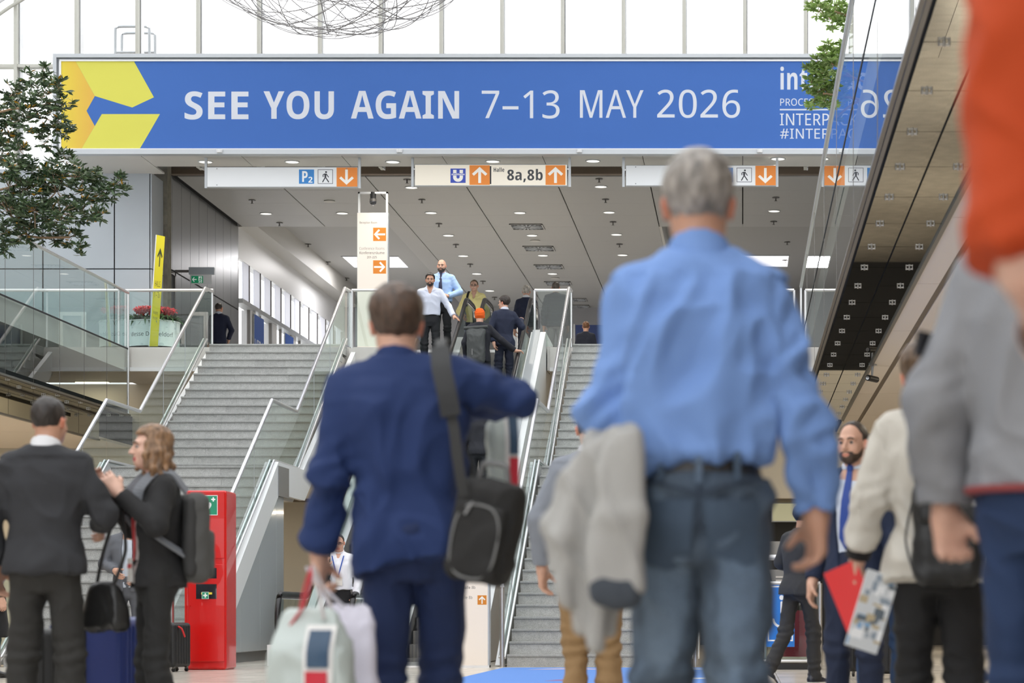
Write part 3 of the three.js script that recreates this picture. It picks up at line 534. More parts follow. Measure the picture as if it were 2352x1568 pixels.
for (const [px, py] of [[757, 461], [1229, 552], [1275, 638]]) { const d = (YC - EYE) * FOCAL / (VPY - py); const o = mesh('speaker_disc', new THREE.CylinderGeometry(0.11, 0.12, 0.02, 20), M.soffit); o.position.set(X(px, d), YC - 0.01, -d); tag(o, 'flat grey round loudspeaker in the boarded passage ceiling', 'loudspeaker', 'ceiling loudspeakers'); }
// bright skylight panels in the light ceilings
function lightPanel(px0, px1, py0, py1, label) {
  const y = 9.75, d1 = (y - EYE) * FOCAL / (VPY - py1), d0 = (y - EYE) * FOCAL / (VPY - py0), dm = (d0 + d1) / 2, a = X(px0, dm), b = X(px1, dm);
  const t = thing('light_panel', label, 'ceiling light', [(a + b) / 2, y, -dm]);
  pw(t, 'frame', merge([box(a - 0.03, b + 0.03, y - 0.02, y, d0 - 0.03, d0), box(a - 0.03, b + 0.03, y - 0.02, y, d1, d1 + 0.03)]), M.frame);
  pw(t, 'diffuser', box(a, b, y - 0.012, y, d0, d1), mat(RGB(0.9, 0.9, 0.95), 0.6, { emissive: RGB(1, 0.97, 0.98), emissiveIntensity: 1.0 }));
  const l = new THREE.RectAreaLight(RGB(1, 0.97, 0.97), 16, b - a, d1 - d0); l.name = 'panel_glow'; l.position.set(0, -0.04, 0); l.rotation.x = -Math.PI / 2; t.add(l);
}
lightPanel(800, 925, 588, 613, 'large bright ceiling panel behind the upper lit pylon');
lightPanel(1690, 1810, 586, 611, 'large bright ceiling panel behind the blue-shirted shoulder');
// exit sign
{
  const d = 46.4, c = at(463, 637, d), s = thing('exit_sign', 'green exit sign with running figure and arrow on the metal-clad wall', 'exit sign', [c.x, c.y - 0.13, c.z]);
  pw(s, 'housing', box(c.x - 0.25, c.x + 0.25, c.y + 0.06, c.y + 0.2, d - 0.02, d + 0.05), M.greyPanel); pw(s, 'wall_bracket', box(WX, c.x - 0.25, c.y + 0.1, c.y + 0.15, d, d + 0.03), M.darkSteel);
  pw(s, 'panel', box(c.x - 0.23, c.x + 0.2, c.y - 0.13, c.y + 0.06, d, d + 0.012), M.white);
  const t = canvasTex(256, 128, (g) => { g.fillStyle = '#0a8a5c'; g.fillRect(0, 0, 256, 128); arrow(g, 66, 64, 100, -Math.PI / 2, '#e9f3ee'); g.fillStyle = '#e9f3ee'; g.fillRect(156, 8, 76, 112); g.strokeStyle = '#0a8a5c'; g.fillStyle = '#0a8a5c'; g.lineWidth = 13; g.lineCap = 'round'; g.beginPath(); g.arc(205, 26, 10, 0, 7); g.fill(); g.beginPath(); g.moveTo(198, 44); g.lineTo(188, 74); g.lineTo(208, 90); g.lineTo(200, 118); g.moveTo(188, 74); g.lineTo(174, 96); g.lineTo(156, 96); g.moveTo(198, 46); g.lineTo(222, 62); g.moveTo(196, 46); g.lineTo(172, 56); g.stroke(); });
  pw(s, 'pictogram', quad(V(c.x - 0.2, c.y - 0.11, -d + 0.004), V(c.x + 0.03 + 0.0, c.y - 0.11, -d + 0.004), V(c.x + 0.03, c.y + 0.03, -d + 0.004), V(c.x - 0.2, c.y + 0.03, -d + 0.004)).scale(1, 1, 1), mat(0xffffff, 0.5, { map: t, emissive: 0xffffff, emissiveMap: t, emissiveIntensity: 0.25 }));
}
// posters in the window wall
for (const [d, lab] of [[53.6, 'blue poster with white letters in the window beside the navy-suited man'], [57.2, 'smaller-looking blue poster with white letters in the farther window']]) {
  const t = canvasTex(256, 512, (g) => { g.fillStyle = '#1f55ad'; g.fillRect(0, 0, 256, 512); g.fillStyle = '#e8ecf4'; fit(g, 'VIP\u039b', 14, 250, 232, 110); fit(g, 'accuracy.', 14, 420, 200, 34); });
  const x = WX + 0.06, o = thing('poster', lab, 'poster', [x, F2, -d]); pw(o, 'board', box(x - 0.02, x, F2 + 0.05, 7.5, d, d + 1.1), M.frame);
  pw(o, 'print', quad(V(x + 0.003, F2 + 0.06, -d - 0.02), V(x + 0.003, F2 + 0.06, -d - 1.08), V(x + 0.003, 7.49, -d - 1.08), V(x + 0.003, 7.49, -d - 0.02)), mat(0xffffff, 0.6, { map: t }));
}
// ---- planter with red flowers
{
  const d = 42.8, c = V(X(352, d), F2, -d), p = thing('planter', 'round white planter printed Messe D\u00fcsseldorf full of red flowers', 'planter', c);
  const t = canvasTex(1024, 256, (g) => { g.fillStyle = '#e4e9ec'; g.fillRect(0, 0, 1024, 256); g.fillStyle = '#cdd6da'; for (let i = 0; i < 46; i++) { g.beginPath(); g.arc(rr(0, 1024), rr(0, 256) * (rnd() < 0.6 ? 1 : 0.3), rr(3, i % 5 ? 12 : 46), 0, 7); g.fill(); } g.fillStyle = '#44484c'; for (const o of [0, 512]) fit(g, 'Messe D\u00fcsseldorf', 120 + o - 128, 160, 300, 42); });
  t.wrapS = THREE.RepeatWrapping;
  const R0 = 0.475;
  const g = new THREE.CylinderGeometry(R0, R0 * 0.98, 0.46, 48, 1, true).translate(0, 0.29, 0); t.offset.x = 0.115;
  mesh('tub', g, mat(0xffffff, 0.5, { map: t, side: THREE.DoubleSide }), p); mesh('rim', new THREE.TorusGeometry(R0, 0.012, 8, 48).rotateX(Math.PI / 2).translate(0, 0.52, 0), M.white, p);
  mesh('foot', new THREE.CylinderGeometry(0.4, 0.4, 0.06, 32).translate(0, 0.03, 0), M.black, p); mesh('soil', new THREE.CylinderGeometry(R0 - 0.01, R0 - 0.01, 0.02, 32).translate(0, 0.47, 0), M.brown, p);
  const leafM = [mat(RGB(0.035, 0.1, 0.03), 0.4), mat(RGB(0.07, 0.17, 0.05), 0.4)], redM = [mat(RGB(0.72, 0.02, 0.03), 0.5), mat(RGB(0.85, 0.05, 0.06), 0.5)];
  const blade = (L, w, bend) => { const v = [], ix = []; for (let i = 0; i <= 4; i++) { const u = i / 4, ww = w * Math.sin(Math.PI * (0.12 + 0.88 * u)) , y = L * u * Math.cos(bend * u), z = L * u * Math.sin(bend * u); v.push(-ww, y, z + ww * 0.3, ww, y, z + ww * 0.3); if (i) { const k = 2 * i; ix.push(k - 2, k - 1, k, k - 1, k + 1, k); } } const q = new THREE.BufferGeometry(); q.setAttribute('position', new THREE.Float32BufferAttribute(v, 3)); q.setIndex(ix); q.computeVertexNormals(); return q; };
  const bl = [blade(0.24, 0.02, 1.2), blade(0.2, 0.017, 0.9), blade(0.27, 0.022, 1.5)].map((q) => q), pet = [blade(0.085, 0.013, 0.9), blade(0.1, 0.014, 1.3)];
  for (const mm of [...leafM, ...redM]) mm.side = THREE.DoubleSide;
  for (let i = 0; i < 52; i++) {
    const a = i * 2.4, r = Math.sqrt(i / 52) * 0.36, x = r * Math.cos(a), z = r * Math.sin(a), f = new THREE.Group(); f.name = 'flower'; p.add(f); f.position.set(x, 0.48, z); f.scale.setScalar(1.25);
    const lean = r * 0.6; f.rotation.set(z * 0.9, rr(0, 6), -x * 0.9);
    const H = 0.26 - 0.12 * r; void lean;
    for (let k = 0; k < 7; k++) { const m = mesh('leaf', bl[(i + k) % 3], leafM[(i * k) % 2], f); m.rotation.y = k * 0.9 + rr(0, 0.3); }
    for (let k = 0; k < 9; k++) { const m = mesh('petal', pet[k % 2], redM[(k + i) % 2], f); m.rotation.y = k * 0.7; m.position.y = H - 0.06 + 0.018 * (k % 3); }
  }
}
// ---- tilted yellow direction board
{
  const a = at(343, 800, 42.15), s = thing('yellow_sign_board', 'narrow leaning yellow board with arrow and HALLS before the planter', 'sign', [a.x, F2, a.z]);
  const t = canvasTex(256, 1024, (g) => { g.fillStyle = '#d8cd36'; g.fillRect(0, 0, 256, 1024); arrow(g, 140, 200, 170, 0, '#3d4430'); g.fillStyle = '#3d4430'; fit(g, 'HALLS', 40, 470, 170, 52); fit(g, '1 \u2013 7a', 40, 570, 170, 52); fit(g, 'Packaging', 40, 720, 150, 26); fit(g, 'Processes', 40, 770, 150, 26); });
  const wd = 0.2, H = 2.02, sx = 0.1, lean = 0.13;
  const q = (z0, off) => quad(V(off, 0.02, 0), V(off + sx, 0.02, -wd), V(off + sx + lean, H, -wd), V(off + lean, H, 0)).translate(0, 0, z0);
  mesh('face', q(0.0, 0.002), mat(0xffffff, 0.5, { map: t }), s); mesh('board', merge([q(0, -0.016)]), mat(RGB(0.8, 0.8, 0.78), 0.6, { side: THREE.DoubleSide }), s);
  mesh('front_edge', quad(V(-0.016, 0.02, 0), V(0.002, 0.02, 0), V(0.002 + lean, H, 0), V(-0.016 + lean, H, 0)), M.white, s);
  mesh('foot', box(-0.05, 0.15, 0, 0.02, 0.0, 0.2).translate(0, 0, 0), M.black, s);
}
// ---- wire ball
{
  const d = 37, c = at(768, -404, d), Rb = 471 * d / FOCAL, s = thing('wire_ball', 'large hanging ball of tangled thin wires before the glazed wall', 'sculpture', c);
  const wm = mat(RGB(0.3, 0.29, 0.29), 0.5, { metalness: 0.3 });
  seed = 99;
  for (let i = 0; i < 38; i++) {
    const n = V(rr(-1, 1), rr(-0.35, 0.35) * (i % 3 ? 1 : 2), rr(-1, 1)).normalize(), o = rr(0, 0.3), u = V(0, 1, 0).cross(n).normalize(), w = n.clone().cross(u), rad = Math.sqrt(1 - o * o) * Rb * rr(0.985, 1.01), pts = [];
    for (let k = 0; k < 40; k++) { const a = k / 40 * 6.2832, wob = 1 + 0.012 * Math.sin(a * 5 + i); pts.push(u.clone().multiplyScalar(rad * Math.cos(a) * wob).addScaledVector(w, rad * Math.sin(a) * wob).addScaledVector(n, o * Rb)); }
    mesh('wire', new THREE.TubeGeometry(new THREE.CatmullRomCurve3(pts, true), 96, rr(0.0045, 0.009), 4, true), wm, s);
  }
  for (let i = 0; i < 26; i++) { const a = rr(0, 6.28), b = rr(-1.55, -1.0), p = V(Math.cos(a) * Math.cos(b), Math.sin(b), Math.sin(a) * Math.cos(b)).multiplyScalar(Rb); const h = V(rr(-1, 1), rr(-0.4, 0.4), rr(-1, 1)).multiplyScalar(0.09), e = V(rr(-1, 1), rr(-0.4, 0.4), rr(-1, 1)).multiplyScalar(0.08); mesh('wire_tie', merge([rod(p.clone().sub(h), p.clone().add(h), 0.005, 0.005, 4), rod(p.clone().sub(e), p.clone().add(e), 0.005, 0.005, 4)]), wm, s); }
  mesh('hanger_cable', rod(V(0, Rb - 0.1, 0), V(0, 15.4 - c.y, 0), 0.01, 0.01, 5), wm, s);
}
// ---- red first-aid cabinet
{
  const d = 28.4, x0 = X(422, d), x1 = X(519, d), H = 2.17, c = thing('first_aid_cabinet', 'tall red cabinet with green heart sign beside the granite stairs', 'cabinet', [(x0 + x1) / 2, 0, -d]);
  pw(c, 'body', rbox(x0, x1 + 0.0, 0.0, H, d + 0.012, d + 0.6, 0.035, 3), M.red);
  const s = FOCAL / d, fx = (px) => X(px, d), fy = (py) => Y(py, d);
  pw(c, 'upper_panel', rbox(x0 + 0.012, x1 - 0.02, fy(1282), H - 0.015, d, d + 0.02, 0.006), M.red);
  pw(c, 'door', rbox(fx(433), fx(516), fy(1519), fy(1295), d - 0.012, d + 0.02, 0.006), M.red);
  const cross = (g, W) => { g.fillStyle = '#1d8f6b'; g.fillRect(0, 0, W, W); g.fillStyle = '#f2f5f3'; };
  const aed = canvasTex(256, 256, (g) => { g.fillStyle = '#eef2f0'; g.fillRect(0, 0, 256, 256); g.translate(8, 8); cross(g, 240); g.save(); g.translate(98, 118); g.beginPath(); g.moveTo(0, 84); g.bezierCurveTo(-110, 10, -70, -70, 0, -22); g.bezierCurveTo(70, -70, 110, 10, 0, 84); g.fill(); g.fillStyle = '#1d8f6b'; g.beginPath(); g.moveTo(8, -30); g.lineTo(-30, 18); g.lineTo(-4, 18); g.lineTo(-16, 62); g.lineTo(30, 6); g.lineTo(4, 6); g.fill(); g.restore(); g.fillStyle = '#f2f5f3'; g.fillRect(182, 18, 18, 54); g.fillRect(164, 36, 54, 18); });
  const firstAid = canvasTex(128, 128, (g) => { g.fillStyle = '#eef2f0'; g.fillRect(0, 0, 128, 128); g.translate(6, 6); cross(g, 116); g.fillRect(46, 18, 24, 80); g.fillRect(18, 46, 80, 24); });
  const plate = (nm, px0, px1, py0, py1, t, dz = 0.004) => pw(c, nm, quad(V(fx(px0), fy(py1), -d + dz), V(fx(px1), fy(py1), -d + dz), V(fx(px1), fy(py0), -d + dz), V(fx(px0), fy(py0), -d + dz)), t.isTexture ? mat(0xffffff, 0.4, { map: t }) : t);
  plate('green_sign', 455, 500, 1137, 1183, aed);
  const lab = canvasTex(256, 128, (g) => { g.fillStyle = '#e9e6e2'; g.fillRect(0, 0, 256, 128); g.fillStyle = '#7d7d7d'; g.fillRect(10, 56, 70, 9); g.fillRect(176, 56, 60, 9); g.fillRect(60, 106, 130, 8); });
  plate('label_plate', 460, 490, 1246, 1262, lab); pw(c, 'alarm_button', rod(V(fx(475), fy(1254), -d), V(fx(475), fy(1254), -d + 0.03), 0.022, 0.02, 16), M.red); plate('small_label', 470, 480, 1235, 1241, M.white);
  const wm = mat(RGB(0.02, 0.02, 0.025), 0.06, { clearcoat: 1 });
  plate('door_window', 451, 498, 1304, 1328, wm, 0.015); plate('door_window', 451, 498, 1341, 1375, wm, 0.015);
  pw(c, 'yellow_kit', rbox(fx(463), fx(488), fy(1365), fy(1360), d - 0.03, d - 0.012, 0.004), mat(RGB(0.8, 0.65, 0.05), 0.5));
  plate('door_sticker', 465, 481, 1312, 1328, aed, 0.034); plate('door_sticker', 465, 481, 1359, 1375, firstAid, 0.034);
  pw(c, 'lock', rod(V(fx(437), fy(1390), -d + 0.01), V(fx(437), fy(1390), -d + 0.03), 0.014, 0.012, 10), M.red); void s;
}
// ---- blue carpet runner with pale print
{
  const c = thing('blue_carpet', 'blue printed carpet on the floor before the right granite stairs', 'carpet', [-1.4, 0, -26]);
  pw(c, 'pile', box(-2.98, 0.2, 0, 0.008, 14, 29.35), M.carpet);
  const curve = (x0, x1, d, m, b) => { const v = [], ix = [], n = 16; for (let i = 0; i <= n; i++) { const u = i / n, x = x0 + (x1 - x0) * u, w = 0.35 * Math.sin(Math.PI * u); v.push(x, 0.0086, -(d + b * Math.sin(Math.PI * u)), x, 0.0086, -(d + b * Math.sin(Math.PI * u) + w)); if (i) { const k = 2 * i; ix.push(k - 2, k, k - 1, k - 1, k, k + 1); } } const g = new THREE.BufferGeometry(); g.setAttribute('position', new THREE.Float32BufferAttribute(v, 3)); g.setIndex(ix); g.computeVertexNormals(); pw(c, 'printed_stripe', g, m); };
  curve(-2.6, -1.6, 28.2, mat(RGB(0.75, 0.5, 0.42), 0.95, { side: THREE.DoubleSide }), 0.3); curve(-1.35, -0.35, 28.3, mat(RGB(0.75, 0.7, 0.4), 0.95, { side: THREE.DoubleSide }), 0.2);
  curve(-0.8, 0.1, 24.0, mat(RGB(0.7, 0.7, 0.66), 0.95, { side: THREE.DoubleSide }), 0.4); curve(-2.0, -1.7, 23.6, mat(RGB(0.3, 0.1, 0.2), 0.95, { side: THREE.DoubleSide }), 0.1);
}
// ---- lower foyer: dark shop fronts, lit board, glass barrier with wheelchair sign
{
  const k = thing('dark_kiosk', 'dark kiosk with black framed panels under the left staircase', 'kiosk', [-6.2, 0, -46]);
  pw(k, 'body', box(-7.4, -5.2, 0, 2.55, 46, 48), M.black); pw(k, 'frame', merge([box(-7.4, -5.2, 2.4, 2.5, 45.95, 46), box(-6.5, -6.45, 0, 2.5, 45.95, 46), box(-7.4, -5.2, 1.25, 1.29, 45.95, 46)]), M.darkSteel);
  for (const [a, b, y0, y1, m] of [[-7.3, -6.55, 1.95, 2.3, M.darkPanel], [-7.3, -6.55, 1.55, 1.85, M.offwhite], [-6.4, -5.3, 1.4, 2.3, M.darkPanel]]) pw(k, 'panel', box(a, b, y0, y1, 45.97, 46), m);
  const lt = canvasTex(64, 256, (g) => { g.fillStyle = '#1a1a1c'; g.fillRect(0, 0, 64, 256); g.save(); g.translate(46, 250); g.rotate(-Math.PI / 2); g.fillStyle = '#d8b46a'; fit(g, 'Restaurant', 0, 0, 220, 28); g.restore(); });
  pw(k, 'sign_panel', quad(V(-6.44, 0.9, -45.94), V(-6.2, 0.9, -45.94), V(-6.2, 1.9, -45.94), V(-6.44, 1.9, -45.94)), mat(0xffffff, 0.5, { map: lt }));
  const d = 46.5, a = at(1774, 1196, d), b = at(1860, 1156, d), s = thing('lit_board', 'pale glowing board hung under the ceiling near the walking grey-suited man', 'sign', [(a.x + b.x) / 2, a.y, -d]);
  pw(s, 'housing', box(a.x - 0.02, b.x + 0.02, a.y - 0.02, b.y + 0.02, d + 0.01, d + 0.12), M.frame);
  pw(s, 'lit_face', quad(V(a.x, a.y, -d), V(b.x, a.y, -d), V(b.x, b.y, -d), V(a.x, b.y, -d)), mat(RGB(0.5, 0.48, 0.34), 0.4, { emissive: RGB(0.75, 0.72, 0.45), emissiveIntensity: 0.35 }));
  pw(s, 'hanger', rod(V(a.x + 0.15, b.y, -d - 0.05), V(a.x + 0.15, 2.86, -d - 0.05), 0.02), M.darkSteel);
  const cb = thing('dark_shopfront', 'dark shop front with louvred door under the upper floor behind the walking man', 'shop front', [1.5, 0, -50]);
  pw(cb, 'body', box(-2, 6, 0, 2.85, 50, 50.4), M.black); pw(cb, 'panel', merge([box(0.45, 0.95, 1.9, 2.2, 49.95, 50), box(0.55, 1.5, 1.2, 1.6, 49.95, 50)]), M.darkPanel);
  for (let i = 0; i < 16; i++) pw(cb, 'louvre', box(0.7, 1.05, 0.3 + i * 0.075, 0.335 + i * 0.075, 49.9, 49.97), M.steel);
  for (const [x, dd] of [[-6.3, 47], [0.9, 47.6], [2.4, 46.2], [-15, 30], [-13.2, 37], [4, 24], [4, 33], [4, 16], [-4, 50], [-9, 48], [4, 41], [-4.5, 44.2], [-15, 40], [-8.6, 44.1], [-12.2, 44.1], [0.3, 44.1]]) {
    const y = dd > 45 ? 2.86 : dd > 44 ? 5.02 : x < -5 ? 3.79 : 4.07, t = thing('ceiling_lamp', dd > 44 && dd < 45 ? 'flush warm lamp in the underside of the upper floor edge' : dd > 45 ? 'small warm flush lamp in the low brown ceiling of the foyer' : 'flush warm lamp in the beige ceiling under the gallery', 'ceiling light', [x, y, -dd], 0, 'flush lamps under the galleries and foyer');
    mesh('diffuser', box(-0.3, 0.3, -0.03, 0, -0.08, 0.08), mat(RGB(0.9, 0.85, 0.7), 0.5, { emissive: RGB(1, 0.85, 0.6), emissiveIntensity: 3 }), t); mesh('trim', box(-0.32, 0.32, -0.012, 0, -0.1, 0.1), M.frame, t);
    const l = new THREE.RectAreaLight(RGB(1, 0.87, 0.68), dd > 45 ? 70 : dd > 44 ? 14 : 420, 0.6, 0.16); l.name = 'lamp_glow'; l.position.y = -0.05; l.rotation.x = -Math.PI / 2; t.add(l);
  }
}
{
  const d = 28.6, x0 = X(1722, d), x1 = X(1884, d), y1 = 1.05, s = thing('glass_barrier', 'steel framed glass barrier with blue wheelchair sign beside the walking grey-suited man', 'barrier', [(x0 + x1) / 2, 0, -d]);
  pw(s, 'frame', merge([rod(V(x0, 0, -d), V(x0, y1, -d), 0.025), rod(V(x1, 0, -d), V(x1, y1, -d), 0.025), rod(V(x0, y1, -d), V(x1, y1, -d), 0.025), rod(V(x0, 0.1, -d), V(x1, 0.1, -d), 0.025)]), M.steel);
  pw(s, 'glass_pane', quad(V(x0, 0.12, -d), V(x1, 0.12, -d), V(x1, y1, -d), V(x0, y1, -d)), M.glass); pw(s, 'plinth', box(x0 + 0.3, x1, 0, 0.07, d - 0.02, d + 0.3), M.black);
  pw(s, 'handrail', rod(V(x0 + 0.02, 1.37, -d - 0.3), V(x0 + 0.4, 1.37, -d - 0.3), 0.035, 0.035, 12), M.rail); pw(s, 'handrail_post', rod(V(x0 + 0.2, 0, -d - 0.3), V(x0 + 0.2, 1.37, -d - 0.3), 0.02), M.steel);
  const t = canvasTex(256, 512, (g) => { g.fillStyle = '#1f78d2'; g.fillRect(0, 0, 256, 512); g.strokeStyle = '#f1f4f8'; g.lineWidth = 12; g.strokeRect(20, 20, 216, 440); g.fillStyle = '#f1f4f8'; g.lineWidth = 20; g.lineCap = 'round'; g.beginPath(); g.arc(138, 110, 20, 0, 7); g.fill(); g.beginPath(); g.moveTo(138, 150); g.lineTo(138, 250); g.lineTo(190, 250); g.lineTo(206, 330); g.moveTo(138, 190); g.lineTo(188, 190); g.stroke(); g.beginPath(); g.arc(130, 280, 66, -0.9 + 3.9, 0.5, true); g.stroke(); });
  pw(s, 'wheelchair_sign', quad(V(X(1760, d), Y(1485, d), -d + 0.012), V(X(1825, d), Y(1485, d), -d + 0.012), V(X(1825, d), Y(1341, d), -d + 0.012), V(X(1760, d), Y(1341, d), -d + 0.012)), mat(0xffffff, 0.4, { map: t }));
  pw(s, 'red_banner', box(X(1790, d), X(1855, d), 0.15, 0.72, d + 0.35, d + 0.37), mat(RGB(0.25, 0.02, 0.035), 0.6));
}
// camera under the right gallery
{
  const c = at(2003, 853, 32), s = thing('bullet_camera', 'small dark bullet camera on a pale arm under the gallery ceiling', 'camera', [c.x, 3.9, c.z]);
  mesh('arm', rod(V(0, 0, 0), V(0.01, 0.17, 0), 0.014, 0.02, 8), M.frame, s); mesh('base', new THREE.CylinderGeometry(0.05, 0.06, 0.02, 14).translate(0.01, 0.165, 0), M.frame, s);
  mesh('body', rod(V(-0.06, -0.02, 0.07), V(0.07, -0.03, -0.1), 0.042, 0.042, 12), M.black, s); mesh('lens', rod(V(-0.062, -0.02, 0.072), V(-0.066, -0.0195, 0.078), 0.028, 0.028, 12), M.chrome, s);
}
// turnstile
{
  const d = 18, c = V(X(2362, d), 0, -d), s = thing('turnstile', 'white turnstile with drooping steel arms at the far right', 'turnstile', c);
  mesh('cabinet', rbox(-0.02, 0.5, 0.7, 0.95, -0.3, 0.5, 0.03), M.white, s); mesh('leg', box(0.05, 0.42, 0, 0.72, -0.2, 0.4), M.greyPanel, s);
  mesh('indicator', box(-0.03, 0.02, 0.87, 0.92, -0.31, -0.25), M.orange, s); mesh('hub', rod(V(-0.1, 0.72, 0.2), V(0.03, 0.8, 0.2), 0.07, 0.09, 14), M.frame, s);
  mesh('arm', rod(V(-0.09, 0.7, 0.2), V(-0.11, 0.26, 0.24), 0.018), M.chrome, s); mesh('arm', rod(V(-0.09, 0.7, 0.2), V(-0.2, 0.33, -0.1), 0.018), M.chrome, s);
}

// far end of the passage: a white framed door and a blue partition
{
  const d = 57, a = X(1136, d), b = X(1196, d), y1 = Y(716, d), o = tag(new THREE.Group(), null, null, null, 'structure'); o.name = 'door_2'; scene.add(o); o.position.set((a + b) / 2, F2, -d);
  pw(o, 'door_frame', merge([box(a, a + 0.09, F2, y1, d, d + 0.1), box(b - 0.09, b, F2, y1, d, d + 0.1), box(a + 0.09, b - 0.09, y1 - 0.09, y1, d, d + 0.1)]), M.white);
  pw(o, 'door_leaf', box(a + 0.09, b - 0.09, F2, y1 - 0.09, d + 0.03, d + 0.07), M.greyPanel);
  const q = thing('blue_partition', 'dark blue partition far back on the upper floor beside the granite stairs', 'partition', [X(1345, 58), F2, -58]); pw(q, 'panel', box(X(1322, 58), X(1420, 58), F2 + 0.05, Y(746, 58), 58, 58.05), mat(RGB(0.012, 0.03, 0.12), 0.6)); pw(q, 'post', merge([box(X(1320, 58) - 0.03, X(1320, 58), F2, Y(744, 58), 58, 58.06), box(X(1420, 58), X(1420, 58) + 0.03, F2, Y(744, 58), 58, 58.06)]), M.frame);
}
// ================================================================ FIGURES: distance fields meshed by surface nets
const clamp01 = (t) => t < 0 ? 0 : t > 1 ? 1 : t, mixn = (a, b, t) => a + (b - a) * t, smooth = (a, b, x) => { const t = clamp01((x - a) / (b - a)); return t * t * (3 - 2 * t); };
const smin = (a, b, k) => { const h = Math.max(k - Math.abs(a - b), 0) / k; return Math.min(a, b) - h * h * k * 0.25; };
const smax = (a, b, k) => -smin(-a, -b, k);
const cone = (a, b, ra, rb) => { const dx = b[0] - a[0], dy = b[1] - a[1], dz = b[2] - a[2], l2 = dx * dx + dy * dy + dz * dz || 1e-9; return (x, y, z) => { const t = clamp01(((x - a[0]) * dx + (y - a[1]) * dy + (z - a[2]) * dz) / l2), px = x - a[0] - dx * t, py = y - a[1] - dy * t, pz = z - a[2] - dz * t; return Math.sqrt(px * px + py * py + pz * pz) - (ra + (rb - ra) * t); }; };
const ell = (c, r) => (x, y, z) => { const a = (x - c[0]) / r[0], b = (y - c[1]) / r[1], d = (z - c[2]) / r[2], k0 = Math.sqrt(a * a + b * b + d * d), e = a / r[0], f = b / r[1], g = d / r[2], k1 = Math.sqrt(e * e + f * f + g * g); return k1 < 1e-6 ? -Math.min(...r) : k0 * (k0 - 1) / k1; };
const plane = (p, n) => { const l = Math.hypot(...n); return (x, y, z) => ((x - p[0]) * n[0] + (y - p[1]) * n[1] + (z - p[2]) * n[2]) / l; };
const uni = (fs, k) => (x, y, z) => { let d = fs[0](x, y, z); for (let i = 1; i < fs.length; i++) d = smin(d, fs[i](x, y, z), k); return d; };
// stacked elliptical sections [y, half width, half depth, z centre, x centre]
function stack(prof, p = 2.3) {
  const y0 = prof[0][0], y1 = prof.at(-1)[0];
  return (x, y, z) => {
    const yy = y < y0 ? y0 : y > y1 ? y1 : y; let i = 0; while (i < prof.length - 2 && yy > prof[i + 1][0]) i++;
    const A = prof[i], B = prof[i + 1]; let t = (yy - A[0]) / (B[0] - A[0]); t = t * t * (3 - 2 * t) * 0.5 + t * 0.5;
    const a = mixn(A[1], B[1], t), b = mixn(A[2], B[2], t), zc = mixn(A[3] || 0, B[3] || 0, t), xc = mixn(A[4] || 0, B[4] || 0, t);
    const u = Math.abs(x - xc) / a, v = Math.abs(z - zc) / b, k = Math.pow(Math.pow(u, p) + Math.pow(v, p), 1 / p), d = (k - 1) * Math.min(a, b), e = Math.max(y0 - y, y - y1);
    return e > 0 ? Math.max(d, e) : d;
  };
}
